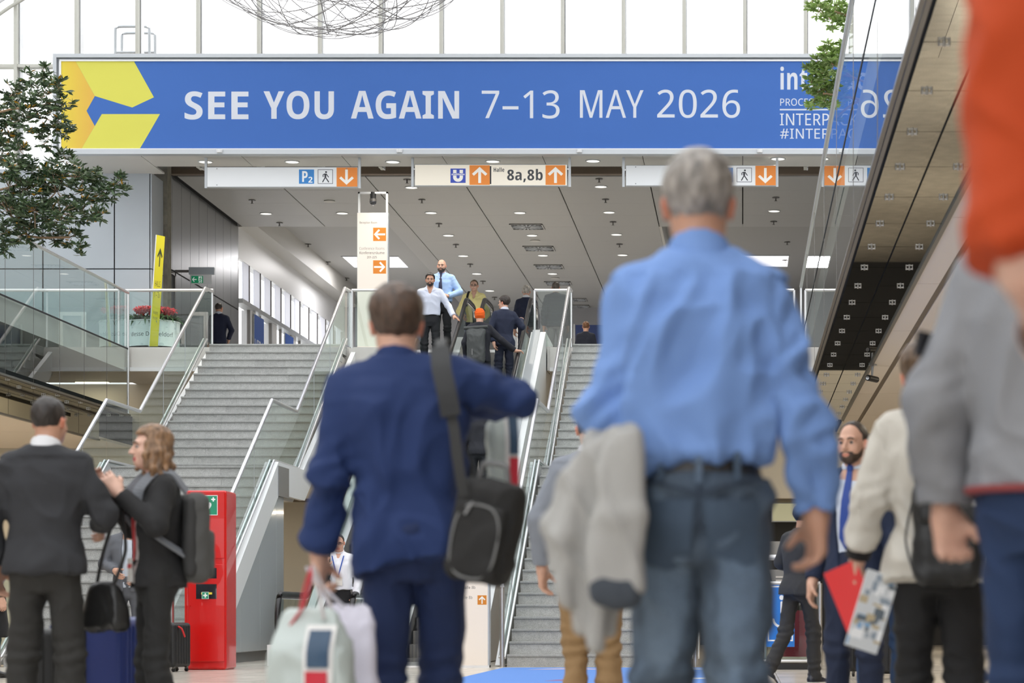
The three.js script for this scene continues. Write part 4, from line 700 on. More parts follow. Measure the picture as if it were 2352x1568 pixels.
function nets(f, lo, hi, h) {
  const nx = Math.ceil((hi[0] - lo[0]) / h) + 2, ny = Math.ceil((hi[1] - lo[1]) / h) + 2, nz = Math.ceil((hi[2] - lo[2]) / h) + 2, S = new Float32Array(nx * ny * nz), B = 5, id = (i, j, k) => (k * ny + j) * nx + i;
  const rad = B * h * 0.5 * 1.7321 * 1.25 + h;
  for (let k = 0; k < nz; k += B) for (let j = 0; j < ny; j += B) for (let i = 0; i < nx; i += B) {
    const v = f(lo[0] + (i + (B - 1) / 2) * h, lo[1] + (j + (B - 1) / 2) * h, lo[2] + (k + (B - 1) / 2) * h), skip = Math.abs(v) > rad;
    for (let c = k; c < Math.min(k + B, nz); c++) for (let b = j; b < Math.min(j + B, ny); b++) for (let a = i; a < Math.min(i + B, nx); a++) S[id(a, b, c)] = skip ? v : f(lo[0] + a * h, lo[1] + b * h, lo[2] + c * h);
  }
  const vi = new Int32Array(nx * ny * nz).fill(-1), P = [], I = [];
  for (let k = 0; k < nz - 1; k++) for (let j = 0; j < ny - 1; j++) for (let i = 0; i < nx - 1; i++) {
    let n = 0, sx = 0, sy = 0, sz = 0, neg = 0; const c = [];
    for (let q = 0; q < 8; q++) { const v = S[id(i + (q & 1), j + (q >> 1 & 1), k + (q >> 2))]; c.push(v); if (v < 0) neg++; }
    if (!neg || neg === 8) continue;
    for (const [a, b] of EDGES) { const va = c[a], vb = c[b]; if (va < 0 === vb < 0) continue; const t = va / (va - vb); sx += mixn(a & 1, b & 1, t); sy += mixn(a >> 1 & 1, b >> 1 & 1, t); sz += mixn(a >> 2, b >> 2, t); n++; }
    vi[id(i, j, k)] = P.length / 3; P.push(lo[0] + (i + sx / n) * h, lo[1] + (j + sy / n) * h, lo[2] + (k + sz / n) * h);
  }
  const q4 = (a, b, c, d, flip) => { if (a < 0 || b < 0 || c < 0 || d < 0) return; if (flip) I.push(a, c, b, a, d, c); else I.push(a, b, c, a, c, d); };
  for (let k = 1; k < nz - 1; k++) for (let j = 1; j < ny - 1; j++) for (let i = 1; i < nx - 1; i++) {
    const s = S[id(i, j, k)] < 0;
    if (s !== S[id(i + 1, j, k)] < 0) q4(vi[id(i, j - 1, k - 1)], vi[id(i, j, k - 1)], vi[id(i, j, k)], vi[id(i, j - 1, k)], !s);
    if (s !== S[id(i, j + 1, k)] < 0) q4(vi[id(i - 1, j, k - 1)], vi[id(i - 1, j, k)], vi[id(i, j, k)], vi[id(i, j, k - 1)], !s);
    if (s !== S[id(i, j, k + 1)] < 0) q4(vi[id(i - 1, j - 1, k)], vi[id(i, j - 1, k)], vi[id(i, j, k)], vi[id(i - 1, j, k)], !s);
  }
  const g = new THREE.BufferGeometry(); g.setAttribute('position', new THREE.Float32BufferAttribute(P, 3)); g.setIndex(I); g.computeVertexNormals(); return g;
}
const EDGES = [[0, 1], [2, 3], [4, 5], [6, 7], [0, 2], [1, 3], [4, 6], [5, 7], [0, 4], [1, 5], [2, 6], [3, 7]];
function displace(g, f) {
  const p = g.attributes.position, n = g.attributes.normal;
  for (let i = 0; i < p.count; i++) { const x = p.getX(i), y = p.getY(i), z = p.getZ(i), d = f(x, y, z, n.getX(i), n.getY(i), n.getZ(i)); p.setXYZ(i, x + n.getX(i) * d, y + n.getY(i) * d, z + n.getZ(i) * d); }
  g.computeVertexNormals(); return g;
}
const ridge = (x, y, z) => { const n = N3(x, y, z); return 1 - Math.min(1, Math.abs(n) * 3.2); };
// cloth folds: long soft ridges that run down and across
const folds = (amp, s = 1, o = 0) => (x, y, z) => { const wx = 0.12 * N3(x * 3 + o, y * 3, z * 3), wy = 0.12 * N3(x * 3, y * 3 + 7, z * 3 + o); x += wx; y += wy; return amp * (1.5 * N3(x * 3.4 * s + o, y * 2.2 * s, z * 3.4 * s) + 1.1 * ridge(x * 4.6 * s + y * 2.2 + o, y * 2.8 * s - x * 2.2, z * 4.6 * s + o) + 0.7 * ridge(x * 8 * s - y * 4 + o, y * 4.5 * s + x * 3.5, z * 8 * s - o) + 0.35 * N3(x * 14 * s, y * 10 * s, z * 14 * s + o) - 0.6); };
const v3 = { add: (a, b, t = 1) => [a[0] + b[0] * t, a[1] + b[1] * t, a[2] + b[2] * t], sub: (a, b) => [a[0] - b[0], a[1] - b[1], a[2] - b[2]], norm: (a) => { const l = Math.hypot(...a) || 1; return a.map((c) => c / l); }, cross: (a, b) => [a[1] * b[2] - a[2] * b[1], a[2] * b[0] - a[0] * b[2], a[0] * b[1] - a[1] * b[0]], dot: (a, b) => a[0] * b[0] + a[1] * b[1] + a[2] * b[2], mix: (a, b, t) => a.map((c, i) => mixn(c, b[i], t)), len: (a, b) => Math.hypot(a[0] - b[0], a[1] - b[1], a[2] - b[2]) };

// a hand: palm, four unequal fingers in three joints each, a thumb from the side of the palm
function handField(w, dir, palm, thumb, curl, k = 1) {
  dir = v3.norm(dir); palm = v3.norm(v3.sub(palm, dir.map((c) => c * v3.dot(palm, dir)))); let side = v3.cross(dir, palm); if (v3.dot(side, thumb) < 0) side = side.map((c) => -c);
  const P = (a, b, c) => v3.add(v3.add(v3.add(w, dir, a * k), side, b * k), palm, c * k), fs = [];
  fs.push(cone(P(0.0, 0, 0), P(0.03, 0, 0), 0.026 * k, 0.024 * k));
  for (const b of [-0.026, -0.009, 0.009, 0.026]) fs.push(cone(P(0.02, b * 0.75, 0), P(0.088, b, 0), 0.017 * k, 0.0135 * k));
  fs.push(cone(P(0.02, 0.03, 0.008), P(0.055, 0.036, 0.012), 0.016 * k, 0.013 * k));
  const palmF = uni(fs, 0.018 * k), fingers = [];
  [[0.03, 0.07], [0.0105, 0.079], [-0.0105, 0.073], [-0.03, 0.057]].forEach(([b, L], i) => {
    let p = P(0.085, b, 0), ang = 0.1 + curl * (0.5 + i * 0.06); const segs = [0.45, 0.31, 0.24], seg = [];
    segs.forEach((s, j) => { const q = v3.add(v3.add(p, dir, Math.cos(ang) * L * s * k), palm, Math.sin(ang) * L * s * k), r = (0.0092 - j * 0.0011) * k; seg.push(cone(p, q, r, r - 0.0009 * k)); p = q; ang += curl * 1.05; });
    fingers.push(uni(seg, 0.003 * k));
  });
  let p = P(0.03, 0.036, 0.01); const th = []; let d2 = v3.norm(v3.add(v3.add(dir, side, 0.75), palm, 0.35 + curl * 0.5));
  [0.038, 0.032].forEach((L, j) => { const q = v3.add(p, d2, L * k); th.push(cone(p, q, (0.0125 - j * 0.002) * k, (0.011 - j * 0.002) * k)); p = q; d2 = v3.norm(v3.add(v3.add(d2, side, -0.35 - curl * 0.4), palm, 0.25)); });
  fingers.push(uni(th, 0.006 * k));
  return (x, y, z) => { let d = palmF(x, y, z), m = 9; for (const f of fingers) m = Math.min(m, f(x, y, z)); return smin(d, m, 0.009 * k); };
}
// head in its own axes: y up, face towards +z, centre between the ears
const HEAD = uni([ell([0, 0.035, -0.014], [0.075, 0.086, 0.096]), ell([0, -0.028, 0.028], [0.0605, 0.083, 0.066]), ell([0, -0.088, 0.055], [0.034, 0.027, 0.032]), ell([0, -0.055, 0.012], [0.058, 0.045, 0.055])], 0.035);
const FACE = (() => {
  const nose = uni([cone([0, 0.008, 0.09], [0, -0.033, 0.112], 0.007, 0.0115), ell([0.011, -0.036, 0.099], [0.009, 0.007, 0.01]), ell([-0.011, -0.036, 0.099], [0.009, 0.007, 0.01])], 0.008), brow = uni([cone([-0.045, 0.022, 0.074], [-0.015, 0.022, 0.088], 0.011, 0.011), cone([0.045, 0.022, 0.074], [0.015, 0.022, 0.088], 0.011, 0.011)], 0.01), lips = uni([ell([0, -0.066, 0.089], [0.023, 0.0055, 0.009]), ell([0, -0.0745, 0.087], [0.019, 0.006, 0.009])], 0.003);
  const eyeL = ell([0.031, 0.001, 0.1], [0.016, 0.007, 0.02]), eyeR = ell([-0.031, 0.001, 0.1], [0.016, 0.007, 0.02]), cheek = uni([ell([0.04, -0.03, 0.06], [0.022, 0.022, 0.02]), ell([-0.04, -0.03, 0.06], [0.022, 0.022, 0.02])], 0.01);
  const ear = (s) => uni([ell([s * 0.079, -0.008, -0.008], [0.0085, 0.031, 0.018]), ell([s * 0.083, 0.004, -0.012], [0.008, 0.018, 0.016])], 0.006), e1 = ear(1), e2 = ear(-1);
  return (x, y, z) => { let d = HEAD(x, y, z); d = smin(d, cheek(x, y, z), 0.02); d = smin(d, brow(x, y, z), 0.014); d = smax(d, -eyeL(x, y, z), 0.012); d = smax(d, -eyeR(x, y, z), 0.012); d = smin(d, nose(x, y, z), 0.008); d = smin(d, lips(x, y, z), 0.006); return smin(d, Math.min(e1(x, y, z), e2(x, y, z)), 0.006); };
})();
const SKIN = { light: [0.62, 0.36, 0.26], pale: [0.68, 0.42, 0.32], tan: [0.5, 0.27, 0.18], dark: [0.34, 0.17, 0.1] };
const skinMats = {}, clothMats = {};
const skinMat = () => skinMats.a ??= mat(0xffffff, 0.5, { vertexColors: true, sheen: 0.1 });
const cloth = (c, rough = 0.85, o = {}) => mat(RGB(...c), rough, { sheen: 0.15, sheenRoughness: 0.6, sheenColor: RGB(...c.map((v) => Math.min(1, v * 1.5))), ...o });
const weave = (c1, c2, n, kind) => dataTex(128, (u, v, i, j) => { const t = kind === 'stripe' ? (i % n < n / 2 ? 0 : 1) : kind === 'check' ? ((i % n < 2) || (j % n < 2) ? 1 : 0) : rnd(); return [0, 1, 2].map((q) => mixn(c1[q], c2[q], t)); }, 1);

/* person(): local axes face +z, y up, person's left hand at +x; joints given for a height of 1.75 and scaled.
   returns the group and a function that turns a local joint point into the world */
function person(o) {
  const k = (o.height ?? 1.75) / 1.75, res = o.res ?? 0.014, turn = o.turn ?? Math.PI, wide = o.wide ?? 1;
  const root = thing('person', o.label, 'person', [o.x, o.y ?? 0, -o.d], turn, o.group);
  root.scale.setScalar(1);
  const L = o.lean ?? [0, 0];                         // shift of the neck against the hips, x and z
  const sp = (y) => { const t = clamp01((y - 0.93) / 0.55); return [L[0] * t, L[1] * t * t]; };
  const s0 = sp(1.42), J = { lSh: [0.15 * wide + s0[0], 1.4, s0[1] - 0.01], rSh: [-0.15 * wide + s0[0], 1.4, s0[1] - 0.01], lEl: [0.22 * wide + s0[0], 1.11, -0.03 + s0[1]], rEl: [-0.22 * wide + s0[0], 1.11, -0.03 + s0[1]], lWr: [0.235 * wide, 0.865, 0.04], rWr: [-0.235 * wide, 0.865, 0.04], lHip: [0.08, 0.92, 0], rHip: [-0.08, 0.92, 0], lKn: [0.1, 0.5, 0.02], rKn: [-0.1, 0.5, 0.02], lAn: [0.1, 0.085, -0.02], rAn: [-0.1, 0.085, -0.02], ...o.pose };
  const nk = sp(1.5), hd = o.head ?? {}, HC = [nk[0] + (hd.dx ?? 0), 1.61 + (hd.dy ?? 0), nk[1] + 0.025 + (hd.dz ?? 0)];
  const scaleG = (g) => { g.scale(k, k, k); return g; };
  const add = (name, g, m, label) => { const e = mesh(name, scaleG(g), m, root); if (label) e.userData.label = label; return e; };
  // ---- head
  const rot = new THREE.Matrix4().makeRotationFromEuler(new THREE.Euler(hd.pitch ?? 0, hd.yaw ?? 0, hd.roll ?? 0, 'YXZ')), inv = rot.clone().invert().elements, fw = rot.elements, hs = hd.size ?? 0.94;
  const toH = (x, y, z) => { x = (x - HC[0]) / hs; y = (y - HC[1]) / hs; z = (z - HC[2]) / hs; return [inv[0] * x + inv[4] * y + inv[8] * z, inv[1] * x + inv[5] * y + inv[9] * z, inv[2] * x + inv[6] * y + inv[10] * z]; };
  const fromH = (p) => [fw[0] * p[0] * hs + fw[4] * p[1] * hs + fw[8] * p[2] * hs + HC[0], fw[1] * p[0] * hs + fw[5] * p[1] * hs + fw[9] * p[2] * hs + HC[1], fw[2] * p[0] * hs + fw[6] * p[1] * hs + fw[10] * p[2] * hs + HC[2]];
  const neckTop = fromH([0, -0.05, -0.02]), neckBase = [nk[0], 1.455, nk[1] - 0.015], neckF = cone(neckBase, neckTop, 0.062, 0.052);
  const headF = (x, y, z) => { const p = toH(x, y, z); return smin(FACE(...p), neckF(x, y, z), 0.03); };
  const sk = SKIN[o.skin ?? 'light'], gs = [];
  const hr = res < 0.011 ? 0.0052 : 0.0075;
  gs.push(nets(headF, [HC[0] - 0.16, 1.4, HC[2] - 0.17], [HC[0] + 0.16, HC[1] + 0.15, HC[2] + 0.17], hr));
  // ---- hands
  const hands = {};
  for (const s of ['l', 'r']) {
    const el = J[s + 'El'], wr = J[s + 'Wr'], fore = v3.norm(v3.sub(wr, el)), hp = o[s + 'Hand'] ?? {}, dir = hp.dir ?? v3.norm(v3.add(fore, [0, -0.35, 0.05])), palm = hp.palm ?? [s === 'l' ? -1 : 1, 0, -0.25], th = hp.thumb ?? [0, 0, 1];
    if (hp.hide) continue;
    const f = handField(wr, dir, palm, th, hp.curl ?? 0.45, hp.size ?? 1), fo = cone(v3.mix(el, wr, 0.55), wr, 0.036, 0.026), ff = (x, y, z) => smin(f(x, y, z), fo(x, y, z), 0.02), c = v3.add(wr, dir, 0.06), m = 0.16;
    gs.push(nets(ff, c.map((q) => q - m), c.map((q) => q + m), res < 0.011 ? 0.0042 : 0.0062)); hands[s] = v3.add(v3.add(wr, dir, 0.09), v3.norm(palm), 0.02);
  }
  // ---- the body under the clothes
  const body = uni([stack([[0.82, 0.12, 0.08], [0.92, 0.14, 0.09], [1.05, 0.115, 0.08, 0, sp(1.05)[0]], [1.3, 0.14, 0.085, sp(1.3)[1], sp(1.3)[0]], [1.42, 0.13, 0.07, s0[1], s0[0]], [1.5, 0.05, 0.05, nk[1] - 0.01, nk[0]]]), cone(J.lSh, J.lEl, 0.04, 0.034), cone(J.lEl, J.lWr, 0.034, 0.024), cone(J.rSh, J.rEl, 0.04, 0.034), cone(J.rEl, J.rWr, 0.034, 0.024), cone(J.lHip, J.lKn, 0.07, 0.045), cone(J.lKn, J.lAn, 0.045, 0.034), cone(J.rHip, J.rKn, 0.07, 0.045), cone(J.rKn, J.rAn, 0.045, 0.034)], 0.03);
  const bb = (pts, m) => [[0, 1, 2].map((i) => Math.min(...pts.map((p) => p[i])) - m), [0, 1, 2].map((i) => Math.max(...pts.map((p) => p[i])) + m)];
  const all = Object.values(J), [blo, bhi] = bb([...all, [0, 1.5, 0]], 0.2);
  gs.push(nets(body, blo, bhi, 0.028));
  const bodyG = mergeGeometries(gs.map((g) => g), false), bp = bodyG.attributes.position, col = new Float32Array(bp.count * 3);
  for (let i = 0; i < bp.count; i++) {
    const x = bp.getX(i), y = bp.getY(i), z = bp.getZ(i), h = toH(x, y, z); let c = sk; const n = 1 + 0.12 * N3(x * 30, y * 30, z * 30);
    if (Math.abs(h[0]) < 0.026 && h[1] < -0.06 && h[1] > -0.081 && h[2] > 0.078) c = o.lips ?? [sk[0] * 0.85, sk[1] * 0.55, sk[2] * 0.55];
    else if (Math.abs(h[0]) > 0.076 && y > 1.5) c = [Math.min(0.9, sk[0] * 1.1), sk[1] * 0.72, sk[2] * 0.66];
    col[3 * i] = c[0] * n; col[3 * i + 1] = c[1] * n; col[3 * i + 2] = c[2] * n;
  }
  bodyG.setAttribute('color', new THREE.BufferAttribute(col, 3)); add('body', bodyG, skinMat());
  // ---- face details for those who show their face
  if (hd.face) {
    for (const s of [1, -1]) {
      const ball = add('eyeball', new THREE.SphereGeometry(0.0105 * hs, 10, 8).translate(...fromH([s * 0.031, 0, 0.0805])), mat(RGB(0.3, 0.28, 0.27), 0.4));
      mesh('iris', scaleG(new THREE.SphereGeometry(0.007 * hs, 10, 8).translate(...fromH([s * 0.031, 0, 0.0865]))), mat(RGB(0.03, 0.02, 0.015), 0.1), ball);
      add('eyebrow', tube([[0.014, 0.02, 0.101], [0.032, 0.0265, 0.096], [0.048, 0.019, 0.083]].map(([a, b, c]) => V(...fromH([s * a, b, c]))), 0.0038, 8, 5), mat(RGB(...(hd.brow ?? [0.03, 0.02, 0.012])), 0.9));
    }
  }
  if (hd.glasses) {
    const rim = [1, -1].map((s) => { const pts = []; for (let i = 0; i < 12; i++) { const a = i / 12 * 6.283; pts.push(V(...fromH([s * 0.033 + 0.024 * Math.cos(a), -0.002 + 0.015 * Math.sin(a), 0.104 - Math.abs(s * 0.033 + 0.024 * Math.cos(a)) * 0.25]))); } return tube(pts, 0.0018, 24, 5, true); });
    const tm = [1, -1].map((s) => rod(V(...fromH([s * 0.057, 0.004, 0.09])), V(...fromH([s * 0.083, 0.006, -0.01])), 0.0018, 0.0018, 5)); add('glasses', merge([...rim, ...tm, rod(V(...fromH([-0.01, 0.002, 0.103])), V(...fromH([0.01, 0.002, 0.103])), 0.0018, 0.0018, 5)]), M.black);
  }
  // ---- hair
  const hb = [[HC[0] - 0.2, HC[1] - (hd.long ? 0.36 : 0.17), HC[2] - 0.2], [HC[0] + 0.2, HC[1] + 0.2, HC[2] + 0.2]], nh = hd.seed ?? 0;
  if (hd.hair) {
    const th = hd.thick ?? 0.016, front = hd.front ?? 0.076, nape = hd.nape ?? -0.085;
    const hairF = (x, y, z) => {
      const p = toH(x, y, z); const top = smooth(-0.02, 0.1, p[1]);
      let d = HEAD(p[0], p[1], p[2]) - th * (0.45 + 0.55 * top * (hd.top ?? 1)) - 0.0045 * N3(p[0] * 40, p[1] * 25 + nh, p[2] * 40) - 0.003 * N3(p[0] * 90, p[1] * 40, p[2] * 90 + nh);
      // hair line: forehead, temple, in front of and round the ear, nape
      const line = p[2] > 0.0 ? mixn(-0.005, front, smooth(0.0, 0.05, p[2] - Math.abs(p[0]) * 0.1)) : mixn(nape, -0.005, smooth(-0.075, 0.0, p[2]));
      const earCut = ell([Math.sign(p[0]) * 0.082, -0.012, -0.002], [0.02, 0.034, 0.024])(...p);
      d = smax(d, line - p[1], 0.008);
      return smax(d, -earCut, 0.006);
    };
    const ff = hd.long ? (() => {
      const lk = []; for (let i = 0; i < 16; i++) { const a = -2.9 + i * 5.8 / 15 + 0.0, r = 0.088, x0 = r * Math.sin(a), z0 = -r * Math.cos(a) * 0.95 - 0.01; if (z0 > 0.045) continue; const ln = 0.17 + 0.035 * Math.sin(i * 2.3); let p = [x0 * 0.95, 0.02, z0 * 0.95]; const seg = []; for (let s = 1; s <= 4; s++) { const q = [x0 * (1.08 + 0.08 * s) + 0.011 * Math.sin(s * 2.2 + i * 1.7), 0.02 - ln * s / 4, z0 * (1.03 + 0.05 * s) + 0.011 * Math.cos(s * 2.6 + i)]; seg.push(cone(p, q, 0.023 - s * 0.001, 0.022 - s * 0.002)); p = q; } lk.push(uni(seg, 0.01)); }
      const all2 = uni(lk, 0.012); return (x, y, z) => { const p = toH(x, y, z), fc = ell([0, -0.03, 0.08], [0.064, 0.09, 0.075])(...p); const n = 0.0035 * N3(p[0] * 50, p[1] * 26, p[2] * 50); return smin(hairF(x, y, z), Math.max(all2(...p) + n, -fc), 0.02); };
    })() : hairF;
    const hg = nets(ff, hb[0], hb[1], hr); strands(hg, hd.hair, nh); add('hair', hg, hairMat());
  }
  if (hd.beanie) {
    const bf = (x, y, z) => { const p = toH(x, y, z), n = 0.004 * Math.sin(p[1] * 170 + p[0] * 25 + 3 * N3(p[0] * 12, p[1] * 12, p[2] * 12)) * smooth(0.0, 0.06, p[1]); return Math.max(HEAD(p[0], p[1] - 0.008, p[2]) - 0.015 - n - (p[1] < 0.005 ? 0.004 : 0), -0.035 - p[1] - p[2] * -0.25); };
    add('beanie', nets(bf, hb[0], hb[1], hr), cloth(hd.beanie, 0.9));
  }
  if (hd.beard) {
    const bt = hd.beardThick ?? 0.0045, bf = (x, y, z) => { const p = toH(x, y, z); let d = smin(HEAD(...p), 9, 0.01) - bt - 0.0025 * N3(p[0] * 70, p[1] * 70, p[2] * 70); const up = p[2] > 0.075 ? -0.05 : mixn(-0.02, -0.062, smooth(0.0, 0.06, p[2])); d = smax(d, p[1] - up, 0.006); d = smax(d, -0.012 - p[2] + 0.02, 0.006); return smax(d, -ell([0, -0.07, 0.098], [0.022, 0.0115, 0.025])(...p), 0.003); };
    add('beard', strands(nets(bf, hb[0], hb[1], 0.0055), hd.beard, 2), hairMat());
  }
  // ---- trousers and shoes
  let legsF; const tr = o.trousers ?? {}, tw = tr.wide ?? 1, kneeR = 0.066 * tw, hemR = (tr.hem ?? 0.062) * tw;
  if (!tr.none) {
    const top = tr.top ?? 1.03, hipW = (tr.hips ?? 0.15) * Math.sqrt(wide), tf = uni([stack([[0.8, 0.11, 0.09, -0.005], [0.88, hipW * 0.98, 0.118, -0.012], [0.96, hipW, 0.122, -0.012], [1.02, hipW * 0.93, 0.108], [top + 0.02, hipW * 0.88, 0.1, 0, sp(top)[0]]]), cone(J.lHip, J.lKn, 0.087 * tw, kneeR), cone(J.lKn, v3.add(J.lAn, [0, -0.02, 0]), kneeR, hemR), cone(J.rHip, J.rKn, 0.087 * tw, kneeR), cone(J.rKn, v3.add(J.rAn, [0, -0.02, 0]), kneeR, hemR)], 0.025);
    const cutL = plane(v3.add(J.lAn, [0, -0.045, 0]), v3.sub(J.lAn, J.lKn)), cutR = plane(v3.add(J.rAn, [0, -0.045, 0]), v3.sub(J.rAn, J.rKn));
    const tf2 = legsF = (x, y, z) => { let d = Math.max(tf(x, y, z), y - top); if (y < 0.5) d = Math.max(d, v3.len([x, y, z], J.lAn) < v3.len([x, y, z], J.rAn) ? cutL(x, y, z) : cutR(x, y, z)); return d; };
    const [lo, hi] = bb([J.lHip, J.rHip, J.lKn, J.rKn, J.lAn, J.rAn, [0, top, 0]], 0.16);
    const fo = folds(tr.folds ?? 0.007, 0.9, o.d * 3.1), g = displace(nets(tf2, lo, hi, res), (x, y, z) => fo(x, y * 1.4, z) * (y > top - 0.05 ? 0 : 1) + (tr.folds ?? 0.007) * 0.8 * Math.max(0, 1 - Math.min(Math.abs(y - J.lKn[1]), Math.abs(y - 0.16)) / 0.13) * Math.sin(y * 95 + 4 * N3(x * 8, y * 3, z * 8)));
    add('trousers', g, tr.mat ?? cloth(tr.color ?? [0.02, 0.022, 0.028]), tr.label);
    if (tr.belt) { const b = stack([[top - 0.045, hipW * 0.955, 0.112, -0.002, sp(top)[0]], [top + 0.0, hipW * 0.92, 0.107, -0.002, sp(top)[0]]]); add('belt', nets((x, y, z) => b(x, y, z) - 0.006, [-0.3, top - 0.09, -0.25], [0.3, top + 0.04, 0.25], Math.max(0.008, res * 0.8)), cloth(tr.belt, 0.4)); }
  }
  for (const s of ['l', 'r']) {
    const a = J[s + 'An'], kn = J[s + 'Kn'], tilt = (o[s + 'Foot'] ?? {}).tilt ?? 0, out = ((o[s + 'Foot'] ?? {}).out ?? 0.12) * (s === 'l' ? 1 : -1), fd = [Math.sin(out) * Math.cos(tilt), -Math.sin(tilt), Math.cos(out) * Math.cos(tilt)], dn = v3.norm(v3.cross(v3.cross(fd, [0, -1, 0]), fd));
    const P = (f, u) => v3.add(v3.add(a, fd, f), dn, u), sh = uni([cone(P(-0.045, 0.04), P(0.06, 0.045), 0.042, 0.042), cone(P(0.06, 0.048), P(0.165, 0.056), 0.042, 0.03), cone(P(-0.02, -0.02), P(0.0, 0.03), 0.045, 0.045)], 0.03), sole = plane(P(0, 0.085), dn);
    const [lo, hi] = bb([P(-0.05, 0.05), P(0.17, 0.05), P(0, -0.03)], 0.07); void kn;
    add('shoe', nets((x, y, z) => Math.max(sh(x, y, z), sole(x, y, z)), lo, hi, Math.max(0.008, res * 0.7)), mat(RGB(...(o.shoes ?? [0.012, 0.011, 0.011])), 0.3));
    if (o.soles) { const so = (x, y, z) => Math.max(sh(x, y, z) - 0.006, sole(x, y, z) - 0.002, -plane(P(0, 0.062), dn)(x, y, z)); add('sole', nets(so, lo, hi, 0.008), mat(RGB(...o.soles), 0.6)); }
  }
  // ---- upper garment
  const up = o.upper ?? {}, hw = up.hips ?? 0.142, inf = up.loose ?? 0.022, hem = up.hem ?? 0.86, fl = up.flare ?? 0, cuff = up.cuff ?? 0.93, aR = (up.arm ?? 1);
  const W = (y, a, b, zc = 0) => [y, (a + inf) * wide, b + inf, zc + sp(y)[1], sp(y)[0]];
  const torso = stack([[hem - 0.12, (hw + 0.002 + inf + fl) * wide, 0.118 + inf + fl, -0.01, 0], W(0.92, hw + fl * 0.7, 0.12 + fl * 0.5, -0.012), W(1.06, (up.waist ?? 0.128), 0.098, 0), W(1.2, 0.145, 0.103, 0), W(1.31, 0.162, 0.104, -0.006), W(1.39, 0.14, 0.085, -0.012), W(1.44, 0.1, 0.062, -0.016), W(1.49, 0.045, 0.045, -0.018)], 2.4);
  const nb2 = v3.add(neckBase, [0, 0.022, 0]), yoke = cone(v3.add(J.lSh, [-0.05, -0.01, 0]), v3.add(J.rSh, [0.05, -0.01, 0]), 0.046 + inf * 0.6, 0.046 + inf * 0.6), slope = [uni([cone(nb2, v3.add(J.lSh, [0, -0.005, 0]), 0.04 + inf * 0.4, 0.043 + inf * 0.55)], 0.01), cone(nb2, v3.add(J.rSh, [0, -0.005, 0]), 0.04 + inf * 0.4, 0.043 + inf * 0.55)];
  const arms = [];
  for (const s of ['l', 'r']) {
    const sh = J[s + 'Sh'], el = J[s + 'El'], wr = J[s + 'Wr'], cf = up[s + 'Cuff'] ?? cuff, ce = cf <= 0 ? v3.mix(sh, el, 1 + cf) : v3.mix(el, wr, cf), r0 = (0.049 + inf * 0.7) * aR, r1 = (0.041 + inf * 0.7) * aR, r2 = (0.033 + inf * 0.6) * aR;
    const a1 = cone(sh, cf <= 0 ? ce : el, r0, r1), a2 = cf <= 0 ? null : cone(el, ce, r1, mixn(r1, r2, cf)), cut = plane(ce, cf <= 0 ? v3.sub(el, sh) : v3.sub(wr, el));
    arms.push((x, y, z) => a2 ? smin(a1(x, y, z), Math.max(a2(x, y, z), cut(x, y, z)), 0.025) : Math.max(a1(x, y, z), cut(x, y, z)));
  }
  const collarY = up.collarY ?? 1.492, hemTilt = up.hemTilt ?? [0, 0];
  const trunk = (x, y, z) => { let d = smin(torso(x, y, z), yoke(x, y, z), 0.05); d = smin(d, smin(slope[0](x, y, z), slope[1](x, y, z), 0.02), 0.03); return Math.max(d, y - collarY + (z - nk[1]) * 0.45, hem + hemTilt[0] * x + hemTilt[1] * z - y); };
  const open = up.open;   // front opening: half width at the hem and at the neck
  const vn = up.vneck;
  const garment = (x, y, z) => { let d = trunk(x, y, z); if (vn && y > 1.49 - vn && z > 0) d = smax(d, -Math.max(Math.abs(x - sp(y)[0]) - 0.012 - 0.34 * (y - 1.49 + vn), -z + 0.02), 0.006); if (open) { const t = clamp01((y - hem) / (1.46 - hem)), w = mixn(open[0], open[1], t) + (open[2] ?? 0) * Math.sin(Math.PI * t); d = smax(d, -Math.max(Math.abs(x - sp(y)[0] - (open[3] ?? 0)) - w, -z + 0.02), 0.01); } return smin(d, Math.min(arms[0](x, y, z), arms[1](x, y, z)), 0.03); };
  if (!up.none) {
    const [lo, hi] = bb([J.lSh, J.rSh, J.lEl, J.rEl, J.lWr, J.rWr, [0, hem, 0], [0, 1.5, 0], [0.2, 1.2, 0.13], [-0.2, 1.2, -0.13]], 0.13);
    lo[1] = Math.min(hem - 0.06, J.lWr[1] - 0.06, J.rWr[1] - 0.06);
    const fo = folds(up.folds ?? 0.006, up.foldScale ?? 1, o.d * 1.7 + o.x), extra = up.shape;
    const near = (x, y, z) => Math.min(v3.len([x, y, z], J.lEl), v3.len([x, y, z], J.rEl));
    const g = displace(nets(garment, lo, hi, res), (x, y, z, nx, ny, nz) => fo(x, y, z) * (y > 1.44 ? 0.3 : 1) + (up.folds ?? 0.006) * 0.32 * Math.max(0, 1 - near(x, y, z) / 0.16) * Math.sin(y * 85 + x * 40 + 4 * N3(x * 9, y * 9, z * 9)) + (extra ? extra(x, y, z, nx, ny, nz) : 0));
    if (up.uv) { const p = g.attributes.position, u = new Float32Array(p.count * 2); for (let i = 0; i < p.count; i++) { u[2 * i] = (p.getX(i) + p.getZ(i)) * up.uv; u[2 * i + 1] = p.getY(i) * up.uv; } g.setAttribute('uv', new THREE.BufferAttribute(u, 2)); }
    add(up.name ?? 'jacket', g, up.mat ?? cloth(up.color ?? [0.02, 0.022, 0.028]), up.label);
    if (up.trim) { const tf = (x, y, z) => Math.max(Math.abs(trunk(x, y, z) + 0.002) - 0.006, Math.abs(y - hem - hemTilt[0] * x - hemTilt[1] * z - 0.006) - 0.007); void tf; }
  }
